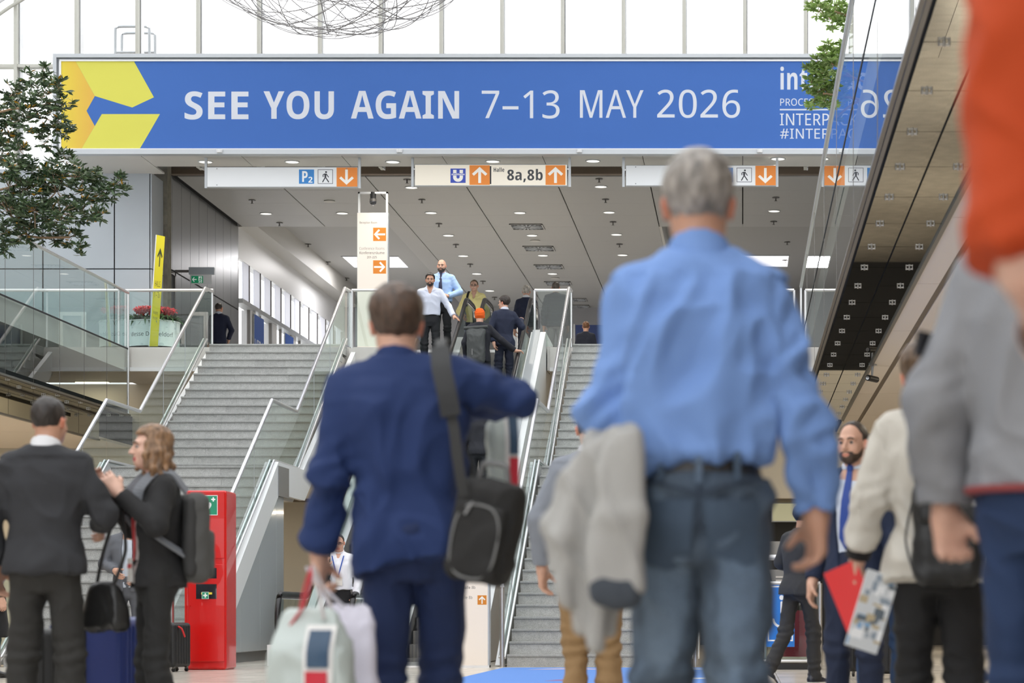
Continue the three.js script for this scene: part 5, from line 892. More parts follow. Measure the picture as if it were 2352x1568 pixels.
  if (o.shirt) {   // shirt seen in the opening of a jacket
    const s2 = (x, y, z) => Math.max(stackIn(x, y, z), y - 1.5 + (z - nk[1]) * 0.3, 0.9 - y); const stackIn = (x, y, z) => smin(torso(x, y, z), smin(slope[0](x, y, z), slope[1](x, y, z), 0.02), 0.03) + (o.shirt.inset ?? 0.014);
    const g = displace(nets(s2, [-0.3, 0.86, -0.2], [0.3, 1.55, 0.26], res), folds(0.004, 1, 3)); add('shirt', g, cloth(o.shirt.color ?? [0.75, 0.76, 0.8]), o.shirt.label);
  }
  if (o.collar) {   // collar band, a thin fold around the neck
    const n0 = v3.add(neckBase, [0, 0.005, 0]), n1 = v3.mix(neckBase, neckTop, 0.9), cf = cone(n0, n1, 0.068, 0.058);
    const g = nets((x, y, z) => Math.max(Math.abs(cf(x, y, z)) - 0.0075, (y - (1.512 + (o.collar.up ?? 0)) + (z - nk[1]) * 0.5), 1.46 - y + (z - nk[1]) * 0.2, o.collar.open ? (o.collar.open - z + nk[1]) * -1 : -9), [nk[0] - 0.16, 1.38, nk[1] - 0.16], [nk[0] + 0.16, 1.62, nk[1] + 0.16], Math.min(res, 0.007)); add('collar', g, cloth(o.collar.color ?? [0.75, 0.76, 0.8]));
  }
  if (o.wings) {   // the two points of an open shirt collar
    const zf = (x, y) => { let z = 0.3; while (z > 0 && trunk(x, y, z) > 0) z -= 0.003; return z + 0.007; };
    for (const s of [1, -1]) { const c0 = sp(1.47)[0], P = [[0.068, 1.508, nk[1] + 0.0], [0.05, 1.462, null], [0.028, 1.405, null], [0.086, 1.425, null], [0.1, 1.46, null]].map(([x, y, z]) => [c0 + s * x, y, z ?? zf(c0 + s * x, Math.min(y, 1.45))]); const v = P.flat(), g = new THREE.BufferGeometry(); g.setAttribute('position', new THREE.Float32BufferAttribute(v, 3)); g.setIndex([0, 1, 4, 1, 3, 4, 1, 2, 3]); g.computeVertexNormals(); add('collar_point', g, cloth(o.wings, 0.85, { side: THREE.DoubleSide })); }
  }
  if (o.tie) {
    const z0 = (y) => { let z = 0.3; while (z > 0 && trunk(sp(y)[0], y, z) + (o.shirt ? (o.shirt.inset ?? 0.014) : 0) > -0.002) z -= 0.004; return z + 0.008; };
    const pts = [1.47, 1.4, 1.3, 1.2, 1.1, 1.04].map((y) => V(sp(y)[0], y, z0(Math.min(y, 1.44)))); const v = [], ix = []; const ws = [0.016, 0.02, 0.026, 0.033, 0.038, 0.004];
    pts.forEach((p, i) => { v.push(p.x - ws[i], p.y, p.z, p.x, p.y, p.z + 0.008, p.x + ws[i], p.y, p.z); if (i) { const q = 3 * i; ix.push(q - 3, q, q - 2, q - 2, q, q + 1, q - 2, q + 1, q - 1, q - 1, q + 1, q + 2); } });
    const g = new THREE.BufferGeometry(); g.setAttribute('position', new THREE.Float32BufferAttribute(v, 3)); g.setIndex(ix); g.computeVertexNormals(); add('tie', g, cloth(o.tie, 0.6, { side: THREE.DoubleSide }));
    add('tie_knot', new THREE.SphereGeometry(0.02, 10, 8).scale(1, 1.2, 0.8).translate(pts[0].x, 1.475, pts[0].z - 0.002), cloth(o.tie, 0.6));
  }
  const world = (p) => { const q = V(p[0] * k, p[1] * k, p[2] * k).applyAxisAngle(V(0, 1, 0), turn); return q.add(root.position); };
  return { root, legsF, world, J, hands, k, trunk, res, add, headAt: HC, fromH };
}
const hairMat = () => clothMats.hair ??= mat(0xffffff, 0.5, { vertexColors: true, sheen: 0.3, sheenRoughness: 0.4, sheenColor: RGB(0.2, 0.18, 0.16) });
function strands(g, c, o) { const p = g.attributes.position, a = new Float32Array(p.count * 3); for (let i = 0; i < p.count; i++) { const x = p.getX(i), y = p.getY(i), z = p.getZ(i), n = Math.max(0.35, 1 + 0.75 * N3(x * 70 + o, y * 16, z * 70) + 0.45 * N3(x * 25, y * 9 + o, z * 25)); for (let q = 0; q < 3; q++) a[3 * i + q] = c[q] * n; } g.setAttribute('color', new THREE.BufferAttribute(a, 3)); return g; }
// a rigid or sagging strap along points, as a flat band
function band(pts, w, th, m, name, parent, nrm = V(0, 0, 1), n = 40) {
  const c = new THREE.CatmullRomCurve3(pts, false, 'catmullrom', 0.4), v = [], ix = [];
  for (let i = 0; i <= n; i++) {
    const p = c.getPoint(i / n), t = c.getTangent(i / n), nn = typeof nrm === 'function' ? nrm(p) : nrm, s = t.clone().cross(nn).normalize().multiplyScalar(w / 2), q = s.clone().cross(t).normalize().multiplyScalar(th / 2);
    for (const [a, b] of [[-1, -1], [1, -1], [1, 1], [-1, 1]]) { const r = p.clone().addScaledVector(s, a).addScaledVector(q, b); v.push(r.x, r.y, r.z); }
    if (i) for (let e = 0; e < 4; e++) { const a = 4 * (i - 1) + e, b = 4 * (i - 1) + (e + 1) % 4; ix.push(a, a + 4, b, b, a + 4, b + 4); }
  }
  ix.push(0, 1, 2, 0, 2, 3, 4 * n, 4 * n + 2, 4 * n + 1, 4 * n, 4 * n + 3, 4 * n + 2);
  const g = new THREE.BufferGeometry(); g.setAttribute('position', new THREE.Float32BufferAttribute(v, 3)); g.setIndex(ix);
  const g2 = g.toNonIndexed(); g2.computeVertexNormals(); const g3 = g2; g3.setAttribute('uv', new THREE.Float32BufferAttribute(new Float32Array(g3.attributes.position.count * 2), 2)); m.side = THREE.DoubleSide;
  return parent ? pw(parent, name, g3, m) : mesh(name, g3, m);
}
// ================================================================ PEOPLE
const NAVY = [0.016, 0.02, 0.042], CHAR = [0.026, 0.027, 0.031], BROWN = [0.035, 0.02, 0.012], GREYHAIR = [0.27, 0.245, 0.22];
const escY = (d) => Math.max(0, Math.min(F2, (d - 32) * F2 / 10.6)) + 0.02;
const F = {};
// ---- foreground
F.shirt = person({
  label: 'grey-haired man seen from behind in light blue shirt, black belt and faded jeans', x: -0.1, d: 5.5, height: 1.8, res: 0.0085, wide: 1.02, skin: 'tan',
  head: { hair: GREYHAIR, thick: 0.017, nape: -0.075, seed: 3, dx: 0.004, dy: -0.002 },
  pose: { lEl: [0.21, 1.13, 0.0], lWr: [0.18, 1.04, 0.22], rEl: [-0.225, 1.14, -0.03], rWr: [-0.265, 0.905, 0.03], lKn: [0.085, 0.5, 0.09], lAn: [0.085, 0.085, 0.14], rKn: [-0.085, 0.5, 0.0], rAn: [-0.09, 0.13, -0.2] },
  rHand: { dir: [-0.02, -1, 0.12], palm: [1, 0, -0.4], thumb: [0.1, 0, 1], curl: 0.6, size: 0.96 }, lHand: { dir: [-0.3, -0.5, 0.8], palm: [0, -1, -0.3], thumb: [-1, 0, 0] },
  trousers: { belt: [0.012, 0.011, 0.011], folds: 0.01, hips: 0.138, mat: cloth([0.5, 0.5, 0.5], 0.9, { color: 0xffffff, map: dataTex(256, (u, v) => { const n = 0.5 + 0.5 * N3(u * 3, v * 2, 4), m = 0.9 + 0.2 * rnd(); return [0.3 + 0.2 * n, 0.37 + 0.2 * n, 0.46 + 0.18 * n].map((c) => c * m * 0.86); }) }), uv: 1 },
  upper: { name: 'shirt', loose: 0.03, hem: 1.03, waist: 0.122, hips: 0.12, arm: 0.94, folds: 0.027, foldScale: 1.05, cuff: 0.97, color: [0.165, 0.29, 0.6], collarY: 1.5 }, collar: { color: [0.165, 0.29, 0.6] },
});
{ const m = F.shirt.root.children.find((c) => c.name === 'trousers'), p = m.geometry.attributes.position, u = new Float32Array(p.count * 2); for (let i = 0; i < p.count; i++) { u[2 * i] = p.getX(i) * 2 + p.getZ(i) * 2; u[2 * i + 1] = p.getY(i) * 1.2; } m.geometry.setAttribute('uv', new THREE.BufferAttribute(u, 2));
  // worn patches of dye on the seat and thighs, then pockets, seams and belt loops sewn on
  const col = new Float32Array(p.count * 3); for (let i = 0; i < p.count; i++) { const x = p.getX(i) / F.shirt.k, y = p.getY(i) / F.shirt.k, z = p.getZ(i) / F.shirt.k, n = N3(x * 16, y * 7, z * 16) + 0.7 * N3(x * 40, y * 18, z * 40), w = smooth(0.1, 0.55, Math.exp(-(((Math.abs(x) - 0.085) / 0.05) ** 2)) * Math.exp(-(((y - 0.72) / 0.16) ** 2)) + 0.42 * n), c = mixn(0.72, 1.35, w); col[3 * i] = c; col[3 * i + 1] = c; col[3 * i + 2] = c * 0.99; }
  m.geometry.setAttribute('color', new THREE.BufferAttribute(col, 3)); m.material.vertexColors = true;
  const back = (x, y) => { let z = -0.3; while (z < 0 && F.shirt.legsF(x, y, z) > 0) z += 0.002; return z - 0.011; }, jm = cloth([0.055, 0.085, 0.13], 0.9, { side: THREE.DoubleSide }), st = cloth([0.03, 0.045, 0.075], 0.9);
  for (const s of [-1, 1]) {
    const v = [], ix = [], n = 8; for (let a = 0; a <= n; a++) for (let b = 0; b <= n; b++) { const w = 0.062 - 0.008 * (a / n), x = s * 0.073 + (b / n - 0.5) * 2 * w, y = 0.93 - 0.14 * (a / n) - (a === n ? 0.016 * (1 - Math.abs(b / n - 0.5) * 2) : 0); v.push(x, y, back(x, y)); if (a && b) { const k = a * (n + 1) + b; ix.push(k - n - 2, k - 1, k - n - 1, k - n - 1, k - 1, k); } }
    const g = new THREE.BufferGeometry(); g.setAttribute('position', new THREE.Float32BufferAttribute(v, 3)); g.setIndex(ix); g.computeVertexNormals(); F.shirt.add('back_pocket', g, jm);
    F.shirt.add('seam', tube([0, 1, 2, 3, 4].map((i) => { const x = s * (0.004 + i * 0.034), y = 0.945 + i * 0.009; return V(x, y, back(x, y)); }), 0.0025, 20, 5), st);
    F.shirt.add('belt_loop', new THREE.BoxGeometry(0.014, 0.065, 0.006).translate(s * 0.085, 1.005, back(s * 0.085, 0.99) - 0.006), jm);
  }
  F.shirt.add('seam', tube([0.96, 0.92, 0.88, 0.85].map((y) => V(0, y, back(0, y))), 0.0025, 20, 5), st);
  F.shirt.add('belt_loop', new THREE.BoxGeometry(0.016, 0.07, 0.006).translate(0.0, 1.0, back(0, 0.99) - 0.007), cloth([0.09, 0.13, 0.19], 0.9)); }
F.suit = person({
  label: 'brown-haired man seen from behind in bright navy suit with right elbow raised', x: -1.02, d: 7.3, height: 1.745, res: 0.009, wide: 1.02, lean: [0.055, 0.04], skin: 'light',
  head: { hair: [0.075, 0.045, 0.03], thick: 0.024, nape: -0.06, seed: 8, yaw: 0.12, dx: 0.01, dy: -0.008 },
  pose: { lEl: [0.262, 1.14, -0.03], lWr: [0.3, 0.885, 0.03], rSh: [-0.12, 1.435, 0.02], rEl: [-0.325, 1.37, 0.04], rWr: [-0.12, 1.37, 0.27], lKn: [0.09, 0.5, 0.0], lAn: [0.085, 0.12, -0.22], rKn: [-0.07, 0.5, 0.1], rAn: [-0.06, 0.085, 0.16] },
  lHand: { dir: [0.05, -1, 0.1], palm: [-1, 0, 0], thumb: [0, 0, 1], curl: 0.95 }, rHand: { dir: [0.8, 0, 0.3], palm: [0, -0.2, -1], thumb: [0, 1, 0], curl: 0.7 },
  trousers: { color: [0.008, 0.02, 0.075], folds: 0.008 }, upper: { color: [0.009, 0.027, 0.108], hem: 0.855, loose: 0.026, flare: 0.025, folds: 0.017, foldScale: 0.9, hemTilt: [-0.25, 0.05] }, collar: { color: [0.009, 0.027, 0.108], up: -0.012 },
});
F.dark = person({
  label: 'man with cropped dark hair seen from behind in charcoal suit facing the woman', x: -3.32, d: 11.2, height: 1.745, res: 0.011, wide: 1.06, skin: 'tan',
  head: { hair: [0.022, 0.016, 0.013], thick: 0.009, nape: -0.075, yaw: -0.25, dx: -0.01 },
  pose: { lEl: [0.26, 1.15, -0.05], lWr: [0.25, 0.91, 0.03], rEl: [-0.27, 1.17, 0.02], rWr: [-0.2, 1.13, 0.25], lKn: [0.11, 0.5, 0.02], rKn: [-0.11, 0.5, 0.02], lAn: [0.12, 0.085, -0.02], rAn: [-0.11, 0.085, -0.02] },
  trousers: { color: [0.024, 0.023, 0.021], wide: 1.05 }, upper: { color: CHAR, hem: 0.885, loose: 0.03, flare: 0.012, folds: 0.012, foldScale: 0.8 }, collar: { color: [0.7, 0.7, 0.72] },
});
F.woman = person({
  label: 'woman with wavy brown hair in black trouser suit talking with raised hands', x: -2.87, d: 11.5, height: 1.63, res: 0.01, wide: 0.88, turn: -1.1, skin: 'pale', lips: [0.45, 0.08, 0.09],
  head: { hair: [0.2, 0.11, 0.055], long: true, thick: 0.02, front: 0.07, face: true, brow: [0.08, 0.04, 0.02], pitch: -0.06, yaw: -0.05, seed: 5 },
  pose: { lEl: [0.22, 1.2, 0.05], lWr: [0.1, 1.37, 0.22], rEl: [-0.21, 1.2, 0.07], rWr: [-0.07, 1.39, 0.25], lKn: [0.09, 0.5, 0.02], lAn: [0.11, 0.085, -0.04] },
  lHand: { dir: [-0.3, 0.75, 0.45], palm: [-0.9, 0.1, -0.1], thumb: [0, 0.3, -1], curl: 0.5, size: 0.95 }, rHand: { dir: [0.2, 0.75, 0.5], palm: [0.9, 0, 0], thumb: [0, 0.3, -1], curl: 0.5, size: 0.95 },
  trousers: { color: [0.014, 0.014, 0.014], hem: 0.085, wide: 0.95 }, upper: { color: [0.014, 0.014, 0.015], hem: 0.88, loose: 0.02, flare: 0.015, waist: 0.118, open: [0.07, 0.05, 0.0, 0] }, shirt: { color: [0.75, 0.72, 0.7], inset: 0.012 },
});
F.cream = person({
  label: 'person with brown hair in cream jacket carrying a black backpack and magazines', x: 0.69, d: 8.35, height: 1.67, res: 0.0095, wide: 1.0, skin: 'light',
  head: { hair: [0.11, 0.065, 0.035], thick: 0.026, nape: -0.1, seed: 2, dx: 0.05 },
  pose: { lEl: [0.25, 1.15, -0.02], lWr: [0.295, 0.93, 0.05], rEl: [-0.24, 1.14, 0], rWr: [-0.2, 1.0, 0.2], lKn: [0.08, 0.5, 0.08], lAn: [0.07, 0.085, 0.12], rAn: [-0.09, 0.13, -0.2] },
  lHand: { dir: [0.08, -1, 0.1], palm: [-1, 0, 0], thumb: [0, 0, 1], curl: 0.7 }, trousers: { color: [0.012, 0.012, 0.013], wide: 1.05 },
  upper: { color: [0.56, 0.53, 0.47], hem: 0.85, loose: 0.036, flare: 0.035, folds: 0.016, foldScale: 0.95, cuff: 0.8, arm: 1.12 },
});
{ const { J } = F.cream, a = v3.mix(J.lEl, J.lWr, 0.78), b = v3.mix(J.lEl, J.lWr, 0.97); F.cream.add('black_cuff', rod(V(...a), V(...b), 0.052, 0.046, 16), cloth([0.012, 0.012, 0.013])); }
F.grey = person({
  label: 'grey-haired man from behind in heather grey sweatshirt and dark blue jeans', x: 0.69, d: 5.24, height: 1.8, res: 0.009, wide: 1.02, turn: Math.PI - 0.5, skin: 'light',
  head: { hair: GREYHAIR, thick: 0.016, seed: 11, dx: 0.02 },
  pose: { lEl: [0.255, 1.15, -0.04], lWr: [0.262, 0.9, 0.02], lKn: [0.1, 0.5, 0.06], rKn: [-0.09, 0.5, 0.0], rAn: [-0.09, 0.12, -0.18], lAn: [0.1, 0.085, 0.08] },
  lHand: { dir: [-0.18, -1, 0.02], palm: [-0.7, 0, -0.8], thumb: [-0.3, 0, 1], curl: 0.9, size: 0.94 }, trousers: { color: [0.018, 0.04, 0.105], folds: 0.008 },
  upper: { name: 'sweatshirt', color: [0.245, 0.25, 0.265], hem: 0.945, loose: 0.034, folds: 0.011, cuff: 0.9, arm: 1.1 }, collar: { color: [0.012, 0.012, 0.013], up: 0.02 },
});
{ const { J } = F.grey; F.grey.add('arm_patch', new THREE.BoxGeometry(0.012, 0.055, 0.06).rotateZ(0.15).translate(...v3.add(v3.mix(J.lSh, J.lEl, 0.52), [0.074, 0, -0.03])), cloth([0.02, 0.02, 0.024]));
  F.grey.add('hem_band', nets((x, y, z) => Math.max(Math.abs(F.grey.trunk(x, Math.max(y, 0.95), z)) - 0.007, Math.abs(y - 0.943) - 0.009), [-0.3, 0.9, -0.25], [0.3, 0.98, 0.25], 0.008), cloth([0.25, 0.05, 0.05])); }
F.orange = person({
  label: 'person in bright orange sweater with sleeve pushed up at the very edge', x: 0.555, d: 2.9, height: 1.8, res: 0.009, skin: 'pale', head: { hair: [0.1, 0.06, 0.03], thick: 0.018 },
  pose: { lSh: [0.185, 1.42, 0], lEl: [0.205, 1.09, -0.03], lWr: [0.13, 0.98, 0.2] }, lHand: { dir: [-0.4, -0.3, 0.8] },
  trousers: { color: [0.015, 0.02, 0.045] }, upper: { name: 'sweater', color: [0.44, 0.048, 0.003], hem: 0.9, loose: 0.03, folds: 0.012, lCuff: -0.03, arm: 1.12 },
});
// ---- middle distance
F.tan = person({
  label: 'man in grey blazer and tan trousers walking ahead behind the draped jacket', x: -0.79, d: 12.3, height: 1.8, res: 0.011, skin: 'light', head: { hair: [0.05, 0.035, 0.025], thick: 0.012 },
  pose: { lEl: [0.262, 1.15, -0.03], lWr: [0.255, 0.905, 0.03], rWr: [-0.25, 0.86, 0.02], lKn: [0.085, 0.5, 0.03], rKn: [-0.08, 0.5, 0.02], lAn: [0.085, 0.085, -0.02] },
  trousers: { color: [0.3, 0.185, 0.085], folds: 0.009 }, upper: { color: [0.23, 0.25, 0.29], hem: 0.84, loose: 0.028 }, collar: { color: [0.6, 0.62, 0.68] },
});
F.beard = person({
  label: 'balding bearded man in navy suit and blue tie looking past the blue sleeve', x: 0.6, d: 12.6, height: 1.74, res: 0.011, turn: -0.5, skin: 'light',
  head: { face: true, hair: [0.03, 0.02, 0.015], front: 0.115, thick: 0.008, beard: [0.05, 0.03, 0.02], beardThick: 0.003 }, trousers: { color: [0.012, 0.02, 0.05] },
  upper: { color: [0.014, 0.024, 0.06], open: [0.02, 0.055, 0.02] }, shirt: { color: [0.62, 0.68, 0.8] }, collar: { color: [0.62, 0.68, 0.8], open: 0.05 }, tie: [0.02, 0.06, 0.3],
});
F.scarf = person({
  label: 'bald-topped person in teal patterned scarf half hidden by the cream jacket', x: 0.86, d: 14.2, height: 1.79, res: 0.013, turn: Math.PI, skin: 'pale', head: { hair: [0.25, 0.16, 0.12], thick: 0.004, front: 0.08 },
  trousers: { color: [0.02, 0.05, 0.12] }, upper: { color: [0.03, 0.045, 0.07], loose: 0.03 },
});
{ const sm = cloth([1, 1, 1], 0.9, { color: 0xffffff, map: dataTex(64, (u, v) => { const n = N3(u * 9, v * 9, 1), q = N3(u * 7 + 5, v * 7, 3); return n > 0.18 ? [0.55, 0.6, 0.35] : q > 0.1 ? [0.12, 0.45, 0.5] : [0.03, 0.1, 0.16]; }) }), c = F.scarf.headAt;
  const sg = uni([cone([c[0] - 0.09, 1.43, c[2] - 0.02], [c[0] + 0.09, 1.43, c[2] - 0.02], 0.06, 0.06), cone([c[0] + 0.02, 1.5, c[2] - 0.06], [c[0] + 0.06, 1.28, c[2] - 0.13], 0.07, 0.05)], 0.05), g = displace(nets(sg, [c[0] - 0.2, 1.18, c[2] - 0.25], [c[0] + 0.2, 1.62, c[2] + 0.12], 0.012), folds(0.012, 1.6, 2)), p = g.attributes.position, u = new Float32Array(p.count * 2); for (let i = 0; i < p.count; i++) { u[2 * i] = (p.getX(i) + p.getZ(i)) * 4; u[2 * i + 1] = p.getY(i) * 4; } g.setAttribute('uv', new THREE.BufferAttribute(u, 2)); F.scarf.add('scarf', g, sm, 'teal patterned scarf'); }
F.walk = person({
  label: 'dark-haired man striding away in charcoal suit and navy sneakers with white soles', x: 0.545, d: 22.7, height: 1.76, res: 0.013, turn: Math.PI - 0.7, skin: 'tan', lean: [0, 0.05], head: { hair: [0.012, 0.01, 0.01], thick: 0.02, yaw: -0.5 },
  pose: { lEl: [0.25, 1.17, 0.03], lWr: [0.15, 1.12, 0.24], rEl: [-0.25, 1.17, 0.03], rWr: [-0.14, 1.15, 0.25], lKn: [0.09, 0.5, -0.1], lAn: [0.09, 0.14, -0.36], rKn: [-0.09, 0.5, 0.11], rAn: [-0.09, 0.085, 0.12] },
  lFoot: { tilt: 0.45 }, shoes: [0.012, 0.016, 0.035], soles: [0.75, 0.75, 0.75], trousers: { color: [0.03, 0.03, 0.032], folds: 0.008 }, upper: { color: [0.035, 0.036, 0.04], hem: 0.86, loose: 0.03, flare: 0.03 },
});
F.behind = person({ label: 'person in navy suit with white collar beyond the glass barrier', x: 0.27, d: 40, height: 1.66, res: 0.018, turn: Math.PI, head: { hair: [0.05, 0.03, 0.02] }, upper: { color: [0.012, 0.02, 0.05] }, collar: { color: [0.7, 0.72, 0.76] } });
F.greysuit = person({
  label: 'tall person in mid grey suit and black shoes standing behind the talking couple', x: -6.95, d: 26.6, height: 1.88, res: 0.013, turn: 0.1, head: { hair: BROWN, face: true }, pose: { rEl: [-0.26, 1.16, -0.02], rWr: [-0.1, 1.08, 0.2], lWr: [0.12, 1.02, 0.2], lKn: [0.11, 0.5, 0.03], lAn: [0.14, 0.085, 0.0], rAn: [-0.09, 0.085, 0] },
  trousers: { color: [0.1, 0.105, 0.12], folds: 0.009 }, upper: { color: [0.12, 0.127, 0.145], open: [0.03, 0.05, 0.01] }, shirt: { color: [0.5, 0.55, 0.62] }, collar: { color: [0.6, 0.62, 0.66], open: 0.05 },
});
F.edge = person({ label: 'person in black coat with fair hair cut off by the edge beside the charcoal suit', x: -8.0, d: 25, height: 1.7, res: 0.015, turn: 2.2, head: { hair: [0.3, 0.17, 0.08], long: true }, trousers: { color: [0.03, 0.06, 0.06] }, upper: { color: [0.008, 0.008, 0.009], hem: 0.45, flare: 0.05 } });
F.phone = person({
  label: 'man in white shirt and glasses holding up a phone at the escalator foot', x: -5.24, y: 0.02, d: 30.5, height: 1.71, res: 0.013, turn: 0.05, skin: 'light', head: { face: true, glasses: true, hair: [0.03, 0.022, 0.02], front: 0.1, thick: 0.005, pitch: 0.15 },
  pose: { rEl: [-0.27, 1.17, 0.03], rWr: [-0.15, 1.29, 0.2], lEl: [0.265, 1.14, -0.05], lWr: [0.225, 0.9, 0.08] }, rHand: { dir: [0.15, 1, 0.1], palm: [0.4, 0, -1], thumb: [1, 0.2, 0], curl: 0.5 },
  trousers: { color: [0.01, 0.01, 0.012], belt: [0.02, 0.018, 0.016] }, upper: { vneck: 0.08, name: 'shirt', color: [0.78, 0.79, 0.84], hem: 0.99, loose: 0.026, waist: 0.15, folds: 0.008 }, collar: { color: [0.78, 0.79, 0.84], open: 0.055 }, wings: [0.78, 0.79, 0.84],
});
// ---- on the escalators and above
F.e1 = person({
  label: 'bearded man in pale open-necked shirt and black trousers riding down the escalator', x: -5.53, y: escY(41.6), d: 41.6, height: 1.76, res: 0.012, turn: 0.08, wide: 1.06, skin: 'tan', head: { face: true, hair: [0.012, 0.01, 0.009], thick: 0.02, front: 0.084, beard: [0.03, 0.022, 0.018] },
  pose: { lEl: [0.31, 1.17, 0.02], lWr: [0.42, 0.96, 0.14], rEl: [-0.27, 1.14, -0.02], rWr: [-0.25, 0.9, 0.08] }, lHand: { dir: [0.6, -0.4, 0.5], palm: [-0.3, -1, 0], thumb: [-0.5, 0, 0.8], curl: 0.15 },
  trousers: { color: [0.01, 0.011, 0.014], belt: [0.008, 0.008, 0.008] }, upper: { vneck: 0.13, name: 'shirt', color: [0.62, 0.66, 0.78], hem: 0.99, loose: 0.024, waist: 0.148, folds: 0.008 }, collar: { color: [0.62, 0.66, 0.78], open: 0.03 }, wings: [0.62, 0.66, 0.78],
});
F.e2 = person({
  label: 'tall bald bearded man in light blue shirt and dark tie riding down the escalator', x: -5.4, y: escY(42.2), d: 42.2, height: 1.79, res: 0.012, turn: -0.08, wide: 1.1, skin: 'light', head: { face: true, beard: [0.05, 0.038, 0.03], beardThick: 0.008 },
  pose: { lEl: [0.32, 1.16, -0.02], lWr: [0.13, 1.06, 0.18] }, lHand: { dir: [-1, -0.1, 0.2], palm: [0, 0, -1], thumb: [0, 1, 0], curl: 0.7 }, trousers: { color: [0.01, 0.01, 0.012], belt: [0.008, 0.008, 0.008] },
  upper: { name: 'shirt', color: [0.4, 0.57, 0.86], hem: 0.99, loose: 0.024, waist: 0.142, folds: 0.007 }, collar: { color: [0.45, 0.6, 0.88], open: 0.05 }, tie: [0.02, 0.02, 0.06], wings: [0.45, 0.6, 0.88],
});
F.e3 = person({
  label: 'man with glasses in yellow shirt with black shoulder strap at the escalator top', x: -5.24, y: F2, d: 45.9, height: 1.76, res: 0.014, turn: -0.05, skin: 'pale', head: { face: true, glasses: true, hair: [0.12, 0.08, 0.045], thick: 0.01, front: 0.088 },
  pose: { lEl: [0.3, 1.12, 0], lWr: [0.2, 0.95, 0.2], rEl: [-0.3, 1.12, 0], rWr: [-0.18, 1.0, 0.22] }, trousers: { color: [0.02, 0.022, 0.03] }, upper: { vneck: 0.14, name: 'shirt', color: [0.9, 0.8, 0.36], hem: 0.9, loose: 0.03, folds: 0.009 }, collar: { color: [0.9, 0.8, 0.4], open: 0.03 }, wings: [0.9, 0.8, 0.4],
});
F.e4 = person({
  label: 'rider in bright orange beanie and dark suit with grey roll-top backpack', x: -4.45, y: escY(39.9), d: 39.9, height: 1.8, res: 0.013, turn: Math.PI, lean: [0.02, 0.05], skin: 'light', head: { beanie: [0.92, 0.14, 0.015] },
  pose: { rEl: [-0.34, 1.2, 0.02], rWr: [-0.56, 1.04, 0.12], lEl: [0.25, 1.15, -0.02], lWr: [0.24, 0.9, 0.05] }, rHand: { dir: [-0.8, 0.0, 0.3], palm: [0, -1, 0], thumb: [0.2, 0, 1], curl: 0.4 }, trousers: { color: [0.012, 0.013, 0.018] }, upper: { color: [0.012, 0.013, 0.02], hem: 0.84, loose: 0.026 },
});
F.e5 = person({
  label: 'man with dark curly hair and glasses in navy suit gripping the black handrail', x: -4.12, y: escY(40.6), d: 40.6, height: 1.74, res: 0.013, turn: Math.PI + 0.25, skin: 'light', head: { hair: [0.03, 0.02, 0.016], thick: 0.024, yaw: 0.9, glasses: true },
  pose: { rEl: [-0.3, 1.2, -0.02], rWr: [-0.32, 1.36, 0.17], lEl: [0.25, 1.15, -0.05], lWr: [0.2, 0.9, -0.12] }, rHand: { dir: [-0.2, 0.2, 0.8], palm: [0, -1, 0.2], thumb: [1, 0, 0.2], curl: 0.85 }, trousers: { color: NAVY }, upper: { color: [0.014, 0.02, 0.046], hem: 0.86, loose: 0.026, flare: 0.03 }, collar: { color: [0.6, 0.63, 0.72] },
});
F.e6 = person({ label: 'silver-haired man in navy suit walking away at the escalator top', x: -4.3, y: F2, d: 46.7, height: 1.76, res: 0.016, turn: Math.PI, head: { hair: [0.42, 0.4, 0.37], thick: 0.02 }, trousers: { color: NAVY }, upper: { color: [0.014, 0.02, 0.05], hem: 0.86 }, collar: { color: [0.7, 0.73, 0.8] } });
F.e7 = person({ label: 'man in grey-green quilted jacket seen through the narrow glass balustrade', x: -3.66, y: F2, d: 46.0, height: 1.74, res: 0.012, turn: Math.PI, head: { hair: [0.12, 0.1, 0.085], thick: 0.007 }, trousers: { color: [0.2, 0.2, 0.19] }, upper: { color: [0.06, 0.075, 0.075], hem: 0.84, loose: 0.034, folds: 0.003, shape: (x, y) => 0.01 * Math.abs(Math.sin(y * 42)) } });
F.e8 = person({ label: 'brown-haired person in dark suit far back on the upper floor', x: -3.47, y: F2, d: 52, height: 1.7, res: 0.018, turn: Math.PI, head: { hair: [0.16, 0.07, 0.03] }, upper: { color: [0.014, 0.018, 0.035] } });
F.e9 = person({ label: 'man in navy suit with cropped hair beside the metal-clad wall', x: -10.85, y: F2, d: 48.7, height: 1.68, res: 0.015, turn: Math.PI + 0.15, skin: 'light', head: { hair: [0.05, 0.04, 0.035], thick: 0.006, yaw: -0.5 }, pose: { rEl: [-0.27, 1.14, -0.05], rWr: [-0.2, 0.95, 0.1] }, trousers: { color: NAVY }, upper: { color: [0.014, 0.02, 0.05], hem: 0.85 }, collar: { color: [0.66, 0.72, 0.85] } });
F.e10 = person({ label: 'fair-haired rider low on the ascending escalator mostly hidden', x: -4.1, y: escY(36.45), d: 36.45, height: 1.7, res: 0.016, turn: Math.PI, head: { hair: [0.36, 0.24, 0.13], thick: 0.01 }, upper: { color: [0.02, 0.022, 0.03] } });
console.log('people done');
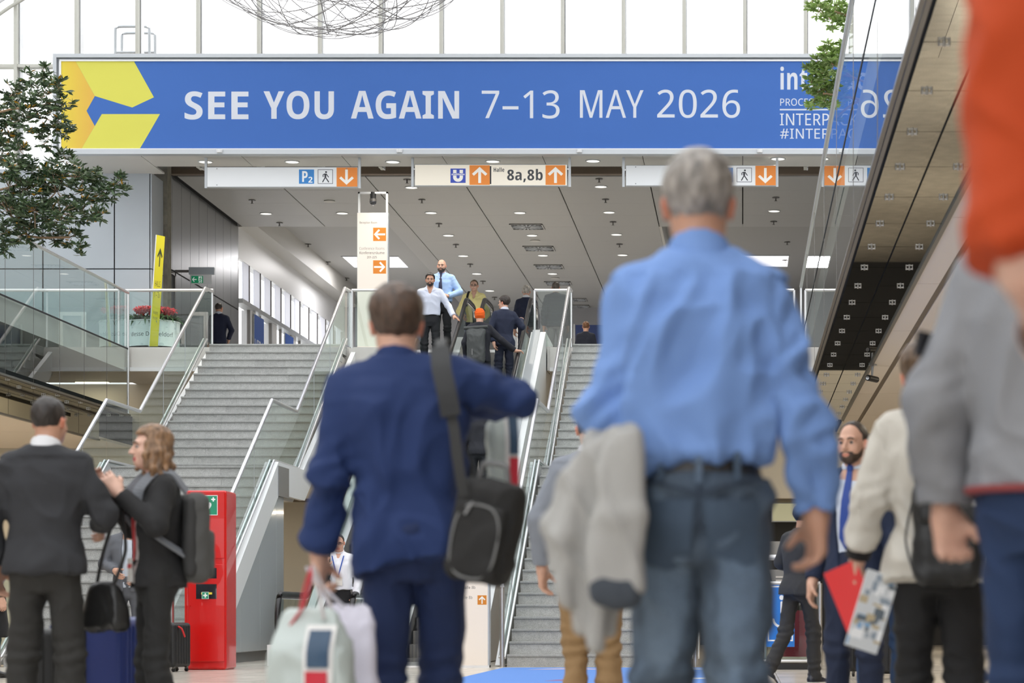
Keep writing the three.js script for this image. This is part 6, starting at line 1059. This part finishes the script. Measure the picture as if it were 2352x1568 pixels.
// ================================================================ BAGS, LUGGAGE, HELD THINGS
const rboxF = (c, h, r) => (x, y, z) => { const a = Math.abs(x - c[0]) - h[0] + r, b = Math.abs(y - c[1]) - h[1] + r, d = Math.abs(z - c[2]) - h[2] + r; return Math.hypot(Math.max(a, 0), Math.max(b, 0), Math.max(d, 0)) + Math.min(Math.max(a, b, d), 0) - r; };
const softBox = (h, r, amp, cell, o = 0, f2) => displace(nets(f2 ? (x, y, z) => f2(x, y, z, rboxF([0, 0, 0], h, r)) : rboxF([0, 0, 0], h, r), h.map((v) => -v - 0.06), h.map((v) => v + 0.06), cell), folds(amp, 1.5, o));
// jacket draped over the shirt man's forearm
{
  const p = F.shirt, el = p.world(v3.mix(p.J.lEl, p.J.lWr, 0.25)), wr = p.world(p.J.lWr), t = thing('draped_jacket', 'light grey jacket hanging over the left forearm of the blue-shirted man', 'jacket', [el.x, el.y, el.z]);
  // hanging folds of cloth: two panels with a rolled ridge where they cross the arm
  // fluted drape: every flute hangs from the forearm to the hem; a sleeve with a dark cuff hangs in front
  const L = (px, py, d) => { const q = at(px, py, d); return [q.x - el.x, q.y - el.y, q.z - el.z]; }, fl = [], sl = [];
  const T = [[1452, 992, 5.36], [1415, 1000, 5.35], [1378, 1022, 5.36], [1340, 1050, 5.37], [1312, 1085, 5.38]], Md = [[1432, 1240, 5.42], [1392, 1260, 5.36], [1345, 1250, 5.38], [1302, 1230, 5.36], [1278, 1200, 5.4]], Bt = [[1400, 1440, 5.42], [1372, 1478, 5.38], [1335, 1440, 5.4], [1300, 1380, 5.37], [1276, 1300, 5.4]];
  T.forEach((a, k) => fl.push(uni([cone(L(...a), L(...Md[k]), 0.022, 0.03), cone(L(...Md[k]), L(...Bt[k]), 0.03, 0.02)], 0.02)));
  [[[1462, 1000], [1462, 1180], [1452, 1345]], [[1432, 1010], [1422, 1190], [1412, 1352]], [[1405, 1035], [1388, 1190], [1376, 1338]]].forEach((a) => sl.push(uni([cone(L(...a[0], 5.31), L(...a[1], 5.29), 0.024, 0.03), cone(L(...a[1], 5.29), L(...a[2], 5.29), 0.03, 0.026)], 0.02)));
  fl.push(cone(L(1478, 985, 5.44), L(1330, 1062, 5.4), 0.03, 0.022), cone(L(1440, 975, 5.5), L(1360, 1020, 5.46), 0.04, 0.03));
  const A1 = uni(fl, 0.022), A2 = uni(sl, 0.022), ff = (x, y, z) => smin(A1(x, y, z), A2(x, y, z), 0.008), lo = L(1225, 1520, 5.55), hi = L(1510, 930, 5.2);
  mesh('cloth', displace(nets(ff, [lo[0], lo[1], Math.min(lo[2], hi[2])], [hi[0], hi[1], Math.max(lo[2], hi[2])], 0.0075), (x, y, z) => 0.01 * ridge(x * 11 + y * 4, y * 3.2, z * 9) + 0.007 * N3(x * 18, y * 9, z * 18) - 0.005), cloth([0.38, 0.375, 0.36], 0.95), t); void wr;
  mesh('dark_cuff', nets(uni([cone(L(1452, 1345, 5.29), L(1450, 1372, 5.29), 0.024, 0.024), cone(L(1376, 1338, 5.29), L(1378, 1364, 5.29), 0.024, 0.024), cone(L(1412, 1352, 5.29), L(1414, 1374, 5.29), 0.026, 0.026)], 0.03), L(1330, 1420, 5.36), L(1500, 1310, 5.22), 0.007), cloth([0.05, 0.06, 0.075]), t);
}
// shoulder bag of the navy suit
{
  const d = 7.05, c = at(1115, 1222, d), t = thing('shoulder_bag', 'black fabric laptop bag with grey piping hanging from the navy-suited shoulder', 'bag', [c.x, c.y - 0.15, c.z]);
  const m = cloth([0.014, 0.0135, 0.013], 0.8), bag = new THREE.Group(); bag.name = 'bag_body'; t.add(bag); bag.position.set(0, 0.15, 0); bag.rotation.set(0, -0.3, -0.2);
  mesh('main_pocket', softBox([0.1, 0.16, 0.06], 0.045, 0.006, 0.008), m, bag); mesh('front_pocket', softBox([0.078, 0.115, 0.022], 0.02, 0.005, 0.008, 4).translate(0.005, -0.03, 0.062), m, bag);
  const loop = []; for (let i = 0; i < 24; i++) { const a = i / 24 * 6.283, q = 2.8; loop.push(V(0.005 + 0.074 * Math.sign(Math.cos(a)) * Math.abs(Math.cos(a)) ** (2 / q), -0.03 + 0.11 * Math.sign(Math.sin(a)) * Math.abs(Math.sin(a)) ** (2 / q), 0.083)); }
  mesh('piping', tube(loop, 0.0035, 80, 6, true), cloth([0.2, 0.2, 0.2], 0.6), bag); mesh('zip_pull', rod(V(-0.02, 0.085, 0.088), V(-0.035, 0.045, 0.095), 0.004), cloth([0.3, 0.3, 0.3]), bag);
  mesh('carry_handle', tube([V(-0.05, 0.14, 0), V(-0.04, 0.2, 0.01), V(0.03, 0.205, 0.01), V(0.05, 0.14, 0)], 0.008, 30, 8), cloth([0.16, 0.16, 0.16]), bag);
  const a = at(1062, 1115, d - 0.02), pts = [at(1066, 1140, 7.0), at(1052, 1060, 6.98), at(1042, 980, 6.97), at(1026, 900, 6.98), at(1014, 845, 7.02), at(1012, 800, 7.1), at(1014, 780, 7.22), at(1024, 800, 7.38), at(1032, 880, 7.46), at(1050, 1000, 7.48), at(1100, 1120, 7.3)]; void a;
  band(pts, 0.032, 0.006, cloth([0.035, 0.036, 0.036], 0.7), 'strap', t, V(0, 0.25, 1), 60);
  band([at(1036, 955, 6.955), at(1026, 900, 6.96), at(1014, 845, 7.0), at(1011, 800, 7.08)], 0.058, 0.016, cloth([0.028, 0.029, 0.03], 0.8), 'shoulder_pad', t, V(0, 0.25, 1), 30);
}
// printed plastic carrier bags
function carrier(px, py, d, w, h, dep, turn, label, tone, blocks, ox) {
  const c = at(px, py, d), t = thing('carrier_bag', label, 'bag', [c.x, c.y, c.z], turn);
  const f = (x, y, z, b) => { const n = smooth(h * 0.2, h, y); return b(x / (1 - 0.25 * n), y, z / (1 - 0.75 * n)); };
  mesh('bag_body', softBox([w, h, dep], 0.03, 0.008, 0.011, ox, f), cloth(tone, 0.45, { sheen: 0 }), t);
  for (const [x0, x1, y0, y1, col] of blocks) { const g = new THREE.PlaneGeometry(x1 - x0, y1 - y0, 6, 8).translate((x0 + x1) / 2, (y0 + y1) / 2, 0), p = g.attributes.position; for (let i = 0; i < p.count; i++) p.setZ(i, dep * (1 - 0.72 * smooth(h * 0.2, h, p.getY(i))) + 0.012 + 0.004 * N3(p.getX(i) * 14, p.getY(i) * 14, ox)); g.computeVertexNormals(); mesh('printed_block', g, mat(RGB(...col), 0.4, { side: THREE.DoubleSide }), t); }
  return t;
}
const NAVYB = [0.03, 0.07, 0.13], REDB = [0.55, 0.02, 0.04], WHITEB = [0.75, 0.74, 0.72];
{
  const t = carrier(715, 1540, 6.9, 0.12, 0.18, 0.06, -0.25, 'pale green carrier bag with navy and red blocks in the navy-suited man\u2019s hand', [0.5, 0.56, 0.54], [[0.005, 0.1, -0.17, 0.135, WHITEB], [0.018, 0.088, 0.01, 0.12, NAVYB], [0.014, 0.084, -0.15, 0.0, REDB]].map((b, i) => b), 3);
  t.children.filter((c) => c.name === 'printed_block').slice(1).forEach((c) => { c.position.z = 0.004; });
  for (const s of [-1, 1]) mesh('handle', tube([V(s * 0.05, 0.15, s * 0.02), V(s * 0.025, 0.25, s * 0.012), V(0.005, 0.31, 0), V(s * 0.03 + 0.02, 0.2, -s * 0.02), V(s * 0.06, 0.13, -s * 0.02)], 0.005, 30, 6), cloth(s > 0 ? [0.55, 0.5, 0.5] : [0.5, 0.06, 0.07]), t);
  const w = carrier(795, 1535, 7.12, 0.1, 0.2, 0.035, -0.1, 'plain lavender white carrier bag beside the pale green one', [0.66, 0.64, 0.74], [], 7);
  mesh('handle', tube([V(-0.04, 0.17, 0), V(-0.1, 0.27, 0), V(-0.12, 0.31, 0.02), V(-0.06, 0.24, 0.01), V(0.0, 0.18, 0)], 0.005, 30, 6), cloth([0.6, 0.58, 0.64]), w);
  carrier(1150, 1045, 7.62, 0.045, 0.145, 0.04, 0.3, 'pale green carrier bag with navy and red blocks tucked under the raised navy arm', [0.5, 0.56, 0.53], [[0.005, 0.05, -0.14, 0.14, WHITEB], [0.018, 0.048, 0.0, 0.13, NAVYB], [0.018, 0.048, -0.13, -0.01, REDB]], 11).children.filter((c) => c.name === 'printed_block').slice(1).forEach((c) => { c.position.z = 0.006; });
}
// woman's backpack, handbag, lanyard
{
  const p = F.woman, c = p.world([0.03, 1.14, -0.185]), t = thing('backpack', 'grey and black backpack on the back of the woman in black', 'backpack', [c.x, c.y - 0.22, c.z], -1.1);
  const m1 = cloth([0.03, 0.03, 0.03], 0.8), m2 = cloth([0.07, 0.07, 0.068], 0.8);
  mesh('body', softBox([0.13, 0.22, 0.06], 0.05, 0.005, 0.011, 2).translate(0, 0.22, 0), m2, t); mesh('side_panel', softBox([0.135, 0.2, 0.03], 0.03, 0.004, 0.011, 3).translate(0, 0.22, 0.035), m1, t); mesh('front_pocket', softBox([0.1, 0.12, 0.03], 0.028, 0.004, 0.011, 5).translate(0, 0.14, -0.062), m2, t);
  for (const s of [1, -1]) band([[s * 0.09, 1.38, -0.14], [s * 0.1, 1.475, -0.06], [s * 0.1, 1.475, 0.03], [s * 0.105, 1.38, 0.115], [s * 0.12, 1.25, 0.12], [s * 0.15, 1.14, 0.02], [s * 0.13, 1.05, -0.12]].map((q) => p.world(q)), 0.05, 0.012, cloth([0.17, 0.18, 0.2], 0.8), 'strap', null, V(0.3, 0.8, 0.4)).name = 'strap';
  for (const o of scene.children.filter((e) => e.name === 'strap')) t.attach(o);
  const h = p.world([0.02, 0.86, 0.27]), hb = thing('handbag', 'soft black handbag hanging in front of the woman in black', 'handbag', [h.x, h.y - 0.2, h.z], -0.4);
  mesh('body', softBox([0.13, 0.12, 0.06], 0.05, 0.008, 0.011, 9, (x, y, z, b) => b(x / (1 - 0.35 * smooth(-0.1, 0.12, y)), y, z / (1 - 0.5 * smooth(-0.1, 0.12, y)))).translate(0, 0.12, 0), cloth([0.012, 0.012, 0.012], 0.4), hb);
  mesh('strap', tube([V(-0.05, 0.22, 0), V(-0.02, 0.4, -0.02), V(0.06, 0.62, -0.04), V(0.1, 0.4, -0.03), V(0.05, 0.22, 0)], 0.009, 40, 6), cloth([0.012, 0.012, 0.012], 0.5), hb);
  const l = thing('lanyard', 'red lanyard with white name badge on the woman in black', 'lanyard', p.world([0, 0.95, 0.16])), rm = cloth([0.6, 0.02, 0.03], 0.6);
  const zf = (x, y) => { let z = 0.3; while (z > 0 && p.trunk(x, y, z) > -0.004) z -= 0.004; return z + 0.006; };
  for (const s of [1, -1]) band([1.42, 1.34, 1.22, 1.1, 1.02].map((y) => p.world([s * 0.045 * clamp01((y - 1.02) / 0.4 + 0.1), y, zf(s * 0.04, Math.min(y, 1.4)) ])), 0.018, 0.003, rm, 'ribbon', l, V(-0.9, 0, 0.42));
  const bpt = p.world([0, 0.97, zf(0, 1.0) + 0.01]); pw(l, 'badge', new THREE.BoxGeometry(0.085, 0.115, 0.004).rotateY(-1.1).translate(bpt.x, bpt.y, bpt.z), mat(RGB(0.75, 0.74, 0.72), 0.4)); pw(l, 'badge_stripe', new THREE.BoxGeometry(0.085, 0.022, 0.005).rotateY(-1.1).translate(bpt.x, bpt.y + 0.02, bpt.z), rm);
}
// cream jacket: small black backpack and magazines
{
  const p = F.cream, c = p.world([-0.02, 1.02, -0.24]), t = thing('backpack', 'slim black leather backpack on the cream jacket', 'backpack', [c.x, c.y - 0.2, c.z], Math.PI), m = cloth([0.012, 0.0125, 0.013], 0.45);
  mesh('body', softBox([0.12, 0.18, 0.055], 0.05, 0.006, 0.01, 12).translate(0, 0.2, 0), m, t); mesh('flap', softBox([0.11, 0.07, 0.02], 0.018, 0.004, 0.01, 14).translate(0, 0.3, -0.05), m, t); mesh('clasp', new THREE.SphereGeometry(0.016, 12, 10).translate(-0.085, 0.3, -0.065), M.chrome, t);
  for (const s of [1, -1]) { const b = band([[s * 0.08, 1.2, -0.19], [s * 0.1, 1.4, -0.14], [s * 0.11, 1.5, -0.04], [s * 0.11, 1.47, 0.06]].map((q) => p.world(q)), 0.035, 0.008, m, 'strap', null, V(0, 0.5, 0.8)); t.attach(b); }
  const bl = band([[0.1, 1.16, -0.2], [0.13, 1.0, -0.19], [0.1, 0.86, -0.24]].map((q) => p.world(q)), 0.008, 0.008, m, 'cord', null); t.attach(bl);
  const h = p.world(p.hands.l), mk = (nm, lab, col, w, hh, th, ry, rz, dx, dy, dz, draw) => { const o = thing(nm, lab, 'magazine', [h.x + dx, h.y + dy, h.z + dz], ry); o.rotation.z = rz; mesh('pages', new RoundedBoxGeometry(w, hh, th, 2, 0.003), mat(RGB(0.72, 0.72, 0.7), 0.6), o); mesh('cover', new THREE.PlaneGeometry(w, hh).translate(0, 0, th / 2 + 0.001), mat(col ?? 0xffffff, 0.35, draw ? { map: canvasTex(128, 180, draw) } : {}), o); };
  mk('magazine', 'glossy red magazine held beside the cream jacket', RGB(0.7, 0.03, 0.03), 0.13, 0.24, 0.008, -0.35, 0.4, -0.03, -0.05, 0.03);
  mk('magazine', 'white and grey patterned brochure held in front of the red magazine', null, 0.12, 0.28, 0.012, 0.2, -0.3, 0.035, -0.1, 0.1, (g) => { g.fillStyle = '#cfd3d6'; g.fillRect(0, 0, 128, 180); for (let i = 0; i < 40; i++) { g.fillStyle = ['#8d99a6', '#eef0f2', '#b8a888', '#7fa6cc', '#5c6770'][i % 5]; g.fillRect(rr(0, 110), rr(0, 160), rr(6, 40), rr(4, 26)); } });
}
// roll-top backpack of the beanie rider, strap of the yellow shirt
{
  const p = F.e4, c = p.world([0.05, 1.1, -0.24]), t = thing('backpack', 'grey roll-top backpack on the rider with orange beanie', 'backpack', [c.x, c.y - 0.32, c.z], Math.PI), m = cloth([0.055, 0.06, 0.06], 0.6);
  mesh('body', softBox([0.15, 0.3, 0.085], 0.06, 0.007, 0.012, 6, (x, y, z, b) => b(x * (1 - 0.12 * smooth(0.1, 0.3, y)), y, z / (1 - 0.6 * smooth(0.15, 0.3, y)))).translate(0, 0.3, 0), m, t); mesh('rolled_top', rod(V(-0.2, 0.625, 0), V(0.2, 0.6, 0), 0.028, 0.028, 12), m, t); mesh('zip', box(-0.085, -0.075, 0.12, 0.24, -0.1, -0.09).translate(0, 0, 0), cloth([0.4, 0.4, 0.4]), t); mesh('logo_strip', box(0.05, 0.055, 0.14, 0.24, 0.088, 0.1), cloth([0.5, 0.5, 0.5]), t);
  const q = F.e3; const b = band([[-0.13, 1.2, 0.14], [-0.12, 1.38, 0.12], [-0.1, 1.5, 0.02], [-0.1, 1.4, -0.14]].map((v) => q.world(v)), 0.04, 0.01, cloth([0.012, 0.012, 0.013]), 'shoulder_strap', null, V(0, 0.4, 1)); tag(b, 'black shoulder strap across the yellow shirt', 'strap');
}
// phone and dark jacket of the white-shirted man
{
  const p = F.phone, h = p.world(p.hands.r), o = thing('phone', 'dark phone held up by the man in white shirt', 'phone', [h.x, h.y + 0.03, h.z - 0.01]); mesh('case', new RoundedBoxGeometry(0.078, 0.155, 0.01, 2, 0.004), M.black, o); mesh('lens', new THREE.CylinderGeometry(0.008, 0.008, 0.004, 10).rotateX(1.57).translate(-0.02, 0.055, 0.006), M.darkSteel, o);
  const w = p.world(v3.mix(p.J.rEl, p.J.rWr, 0.7)), j = thing('draped_jacket', 'black jacket hanging from the arm that holds the phone', 'jacket', [w.x, w.y - 0.3, w.z]);
  mesh('cloth', displace(nets(uni([cone([-0.03, 0.3, 0.04], [0.0, 0.05, 0.06], 0.05, 0.06), cone([0.06, 0.28, 0.04], [0.05, 0.0, 0.06], 0.05, 0.045)], 0.02), [-0.15, -0.1, -0.08], [0.18, 0.42, 0.18], 0.012), folds(0.012, 2, 1)), cloth([0.02, 0.02, 0.022]), j);
  const l = thing('lanyard', 'blue lanyard with pale badge on the man in white shirt', 'lanyard', p.world([0, 1.0, 0.15])); const zf = (x, y) => { let z = 0.3; while (z > 0 && p.trunk(x, y, z) > 0) z -= 0.004; return z + 0.012; };
  for (const s of [1, -1]) band([1.44, 1.3, 1.15].map((y) => p.world([s * (y - 1.13) * 0.25, y, zf(s * 0.04, Math.min(1.4, y))])), 0.014, 0.003, cloth([0.03, 0.09, 0.4]), 'ribbon', l); const bp = p.world([0.02, 1.1, zf(0, 1.1) + 0.004]); pw(l, 'badge', new THREE.BoxGeometry(0.085, 0.11, 0.004).translate(bp.x, bp.y, bp.z), mat(RGB(0.7, 0.68, 0.63), 0.4));
}
// ---- suitcases
function suitcase(x, d, w, h, dep, turn, col, label, o = {}) {
  const t = thing('suitcase', label, 'suitcase', [x, 0, -d], turn), m = mat(RGB(...col), 0.4);
  mesh('shell', new RoundedBoxGeometry(w, h, dep, 4, 0.045).translate(0, h / 2 + 0.055, 0), m, t);
  for (let i = 0; i < 6; i++) mesh('rib', new RoundedBoxGeometry(w * 0.04, h * 0.86, dep + 0.014, 2, 0.006).translate((i - 2.5) * w * 0.145, h / 2 + 0.055, 0), m, t);
  mesh('zip_line', new RoundedBoxGeometry(w + 0.006, h + 0.004, 0.016, 3, 0.006).translate(0, h / 2 + 0.055, 0), o.zip ?? M.black, t);
  for (const [a, b] of [[1, 1], [1, -1], [-1, 1], [-1, -1]]) { const wg = new THREE.Group(); wg.name = 'wheel'; t.add(wg); wg.position.set(a * (w / 2 - 0.05), 0.025, b * (dep / 2 - 0.04)); mesh('tyre', new THREE.CylinderGeometry(0.025, 0.025, 0.018, 14).rotateZ(1.57), M.black, wg); mesh('fork', new THREE.BoxGeometry(0.03, 0.04, 0.03).translate(0, 0.03, 0), M.darkSteel, wg); }
  if (o.handle !== 0) mesh('pull_handle', merge([rod(V(-0.09, h, 0), V(-0.09, h + 0.4, 0), 0.009), rod(V(0.09, h, 0), V(0.09, h + 0.4, 0), 0.009), new RoundedBoxGeometry(0.23, 0.03, 0.03, 2, 0.012).translate(0, h + 0.4, 0)]), M.darkSteel, t);
  return t;
}
suitcase(X(224, 12.1), 12.1, 0.13 * 2, 0.62, 0.42, 1.35, [0.012, 0.03, 0.17], 'dark blue ribbed suitcase behind the charcoal-suited man', { handle: 0 });
suitcase(X(100, 11.9), 12.0, 0.34, 0.56, 0.22, 0.2, [0.012, 0.012, 0.012], 'black suitcase standing against the legs of the charcoal-suited man');
suitcase(X(402, 27.6), 27.6, 0.36, 0.52, 0.22, 1.2, [0.012, 0.012, 0.013], 'black suitcase with red strap by the red cabinet', { handle: 0 });
{ const t = thing('luggage_strap', 'red strap looped on the black suitcase by the red cabinet', 'strap', at(402, 1443, 27.5)); mesh('loop', tube([V(-0.08, 0, 0), V(0, 0.035, 0.02), V(0.08, 0.0, 0.02), V(0.12, -0.1, 0.02)], 0.012, 20, 6), cloth([0.5, 0.02, 0.02]), t); }
suitcase(X(1978, 25.6), 25.6, 0.34, 0.55, 0.24, 0.3, [0.01, 0.01, 0.011], 'black ribbed suitcase behind the legs of the bearded man');
suitcase(X(2050, 24.6), 24.6, 0.38, 0.62, 0.26, -0.2, [0.008, 0.008, 0.009], 'larger black suitcase partly hidden by the cream jacket wearer');

// ================================================================ TREES
const leafG = (() => { const v = [], ix = []; const L = 1, w = 0.17; for (let i = 0; i <= 4; i++) { const u = i / 4, ww = w * Math.sin(Math.PI * Math.min(0.98, u * 0.92 + 0.06)), z = -0.16 * u * u; v.push(-ww, u * L, z + 0.06 * Math.sin(u * 3), 0, u * L, z, ww, u * L, z + 0.06 * Math.sin(u * 3)); if (i) { const k = 3 * i; ix.push(k - 3, k - 2, k, k - 2, k + 1, k, k - 2, k - 1, k + 1, k - 1, k + 2, k + 1); } } const g = new THREE.BufferGeometry(); g.setAttribute('position', new THREE.Float32BufferAttribute(v, 3)); g.setIndex(ix); g.computeVertexNormals(); return g; })();
function tree(name, label, base, d, clusters, len, tones, gloss, density, trunkPts, splits, trans = 0) {
  const t = thing(name, label, 'tree', base), bark = mat(RGB(0.3, 0.2, 0.12), 0.8);
  const loc = (p) => p.clone().sub(t.position);
  mesh('trunk', tube(trunkPts.map(loc), 0.07, 30, 8), bark, t);
  for (const s of splits) { mesh('branch', tube(s.map(loc), 0.017, 30, 6), bark, t); }
  const mats = tones.map((c) => mat(RGB(...c), gloss, { side: THREE.DoubleSide, transmission: trans, thickness: 0 })), place = [];
  for (const [px, py, rp] of clusters) {
    const R0 = rp * d / FOCAL, n = Math.round(density * rp * rp / 100), c = at(px, py, d + rr(-0.35, 0.35));
    // twigs in the cluster, leaves in rosettes at their ends
    const tw = Math.max(3, Math.round(n / 9));
    for (let i = 0; i < tw; i++) {
      const u = V(rr(-1, 1), rr(-1, 1), rr(-1, 1)); if (u.length() > 1) { i--; continue; }
      const e = c.clone().addScaledVector(u, R0), dir = u.clone().add(V(0, 0.35, 0)).normalize();
      if (i % 3 === 0) mesh('twig', rod(loc(c.clone().lerp(e, 0.1)), loc(e), 0.006, 0.003, 4, false), bark, t);
      for (let j = 0; j < 9; j++) { const a = j * 2.4 + i, o = dir.clone().multiplyScalar(rr(0.1, 0.9)).add(V(Math.cos(a), rr(-0.35, 0.35), Math.sin(a)).multiplyScalar(0.75)).normalize(); place.push([loc(e.clone().addScaledVector(dir, -len * 0.15 * j * 0.4)), o, len * rr(0.75, 1.2), Math.floor(rnd() * 97) ]); }
    }
  }
  const q = new THREE.Quaternion(), mk = (p, o, s, out) => { q.setFromUnitVectors(V(0, 1, 0), o); out.compose(p, q.clone().multiply(new THREE.Quaternion().setFromAxisAngle(V(0, 1, 0), s * 99)), V(s, s, s)); return out; };
  place.sort((a, b) => b[2] - a[2]);
  const few = place.slice(0, 290), rest = place.slice(290), pick = (h) => h < 3 ? tones.length - 1 : h % (tones.length - 1);
  for (const [p, o, s, h] of few) { const m = mesh('leaf', leafG, mats[pick(h)], t); mk(p, o, s, m.matrix); m.matrix.decompose(m.position, m.quaternion, m.scale); }
  if (rest.length) { const im = new THREE.InstancedMesh(leafG, mat(0xffffff, gloss, { side: THREE.DoubleSide, transmission: trans, thickness: 0 }), rest.length); im.name = 'foliage'; im.userData.kind = 'stuff'; const mm = new THREE.Matrix4(); rest.forEach(([p, o, s, h], i) => { im.setMatrixAt(i, mk(p, o, s, mm)); im.setColorAt(i, RGB(...tones[pick(h)])); }); im.castShadow = im.receiveShadow = true; t.add(im); }
  return t;
}
seed = 4242;
{
  const d = 34; seed = 4242;
  tree('ficus_tree', 'leafy dark green tree leaning over the gallery rail left of the banner', [-14.2, F2, -34.5], d,
    [[100, 172, 26], [70, 175, 24], [130, 195, 30], [30, 215, 34], [95, 225, 44], [145, 240, 26], [10, 260, 34], [60, 270, 40], [125, 280, 40], [150, 300, 20], [20, 310, 34], [80, 300, 22], [110, 325, 22], [0, 350, 36], [45, 345, 26], [30, 385, 34], [70, 385, 28], [150, 370, 30], [120, 395, 36], [180, 395, 34], [220, 405, 30], [265, 425, 30], [285, 435, 14], [70, 430, 46], [130, 440, 50], [190, 440, 44], [240, 445, 26], [20, 430, 40], [20, 480, 46], [80, 485, 50], [140, 490, 46], [190, 485, 36], [225, 490, 20], [220, 505, 14], [60, 530, 40], [120, 535, 36], [165, 545, 26], [185, 565, 16], [185, 582, 10], [15, 535, 32], [12, 570, 18]],
    0.098, [[0.06, 0.105, 0.045], [0.085, 0.135, 0.055], [0.045, 0.08, 0.04], [0.12, 0.16, 0.085], [0.5, 0.26, 0.02]], 0.3, 17,
    [V(-14.2, F2, -34.5), V(-14.1, 6.6, -34.4), V(-13.6, 7.4, -34.2), V(-13.2, 8.6, -34)],
    [[V(-13.7, 7.2, -34.3), at(-60, 440, 34), at(40, 425, 34), at(110, 405, 34), at(190, 405, 34)], [V(-13.9, 6.9, -34.3), at(-80, 480, 34), at(0, 470, 34), at(70, 480, 34), at(140, 478, 34)], [V(-13.2, 8.4, -34), at(-60, 260, 34), at(30, 250, 34), at(110, 240, 34)], [V(-13.7, 7.0, -34.2), at(-40, 400, 34), at(0, 455, 34), at(60, 540, 34), at(160, 545, 34)]]);
  seed = 777;
  tree('ficus_tree', 'bright green leafy tree over the right end of the blue banner', [3.4, F2, -30.5], 30.5,
    [[1862, 8, 16], [1885, 22, 24], [1920, 12, 26], [1945, 30, 26], [1910, 45, 24], [1940, 60, 18], [1965, 50, 14], [1915, 66, 10], [1962, 72, 10], [1905, 100, 14], [1930, 112, 18], [1900, 122, 22], [1925, 128, 18], [1880, 140, 18], [1915, 150, 26], [1860, 163, 18], [1890, 172, 32], [1925, 180, 28], [1862, 190, 20], [1895, 205, 32], [1925, 215, 26], [1870, 225, 24], [1900, 238, 22], [1865, 243, 10], [1920, 246, 14], [1922, 275, 8], [1955, 180, 16]],
    0.088, [[0.2, 0.32, 0.06], [0.25, 0.38, 0.09], [0.14, 0.22, 0.05], [0.32, 0.42, 0.15], [0.38, 0.44, 0.17]], 0.5, 22,
    [V(3.4, F2, -30.5), V(3.3, 7.0, -30.5), V(2.9, 8.4, -30.5), V(2.6, 9.6, -30.5)],
    [[V(3.0, 8.0, -30.5), at(2050, 240, 30.5), at(1960, 225, 30.5), at(1890, 215, 30.5)], [V(2.8, 8.6, -30.5), at(2040, 190, 30.5), at(1950, 175, 30.5), at(1900, 165, 30.5)], [V(2.6, 9.4, -30.5), at(2040, 70, 30.5), at(1960, 40, 30.5), at(1890, 20, 30.5)], [at(1990, 222, 30.5), at(1950, 245, 30.5), at(1920, 270, 30.5)], [at(1960, 180, 30.5), at(1925, 150, 30.5), at(1905, 105, 30.5)]], 0.4);
}
renderer.render(scene, camera);
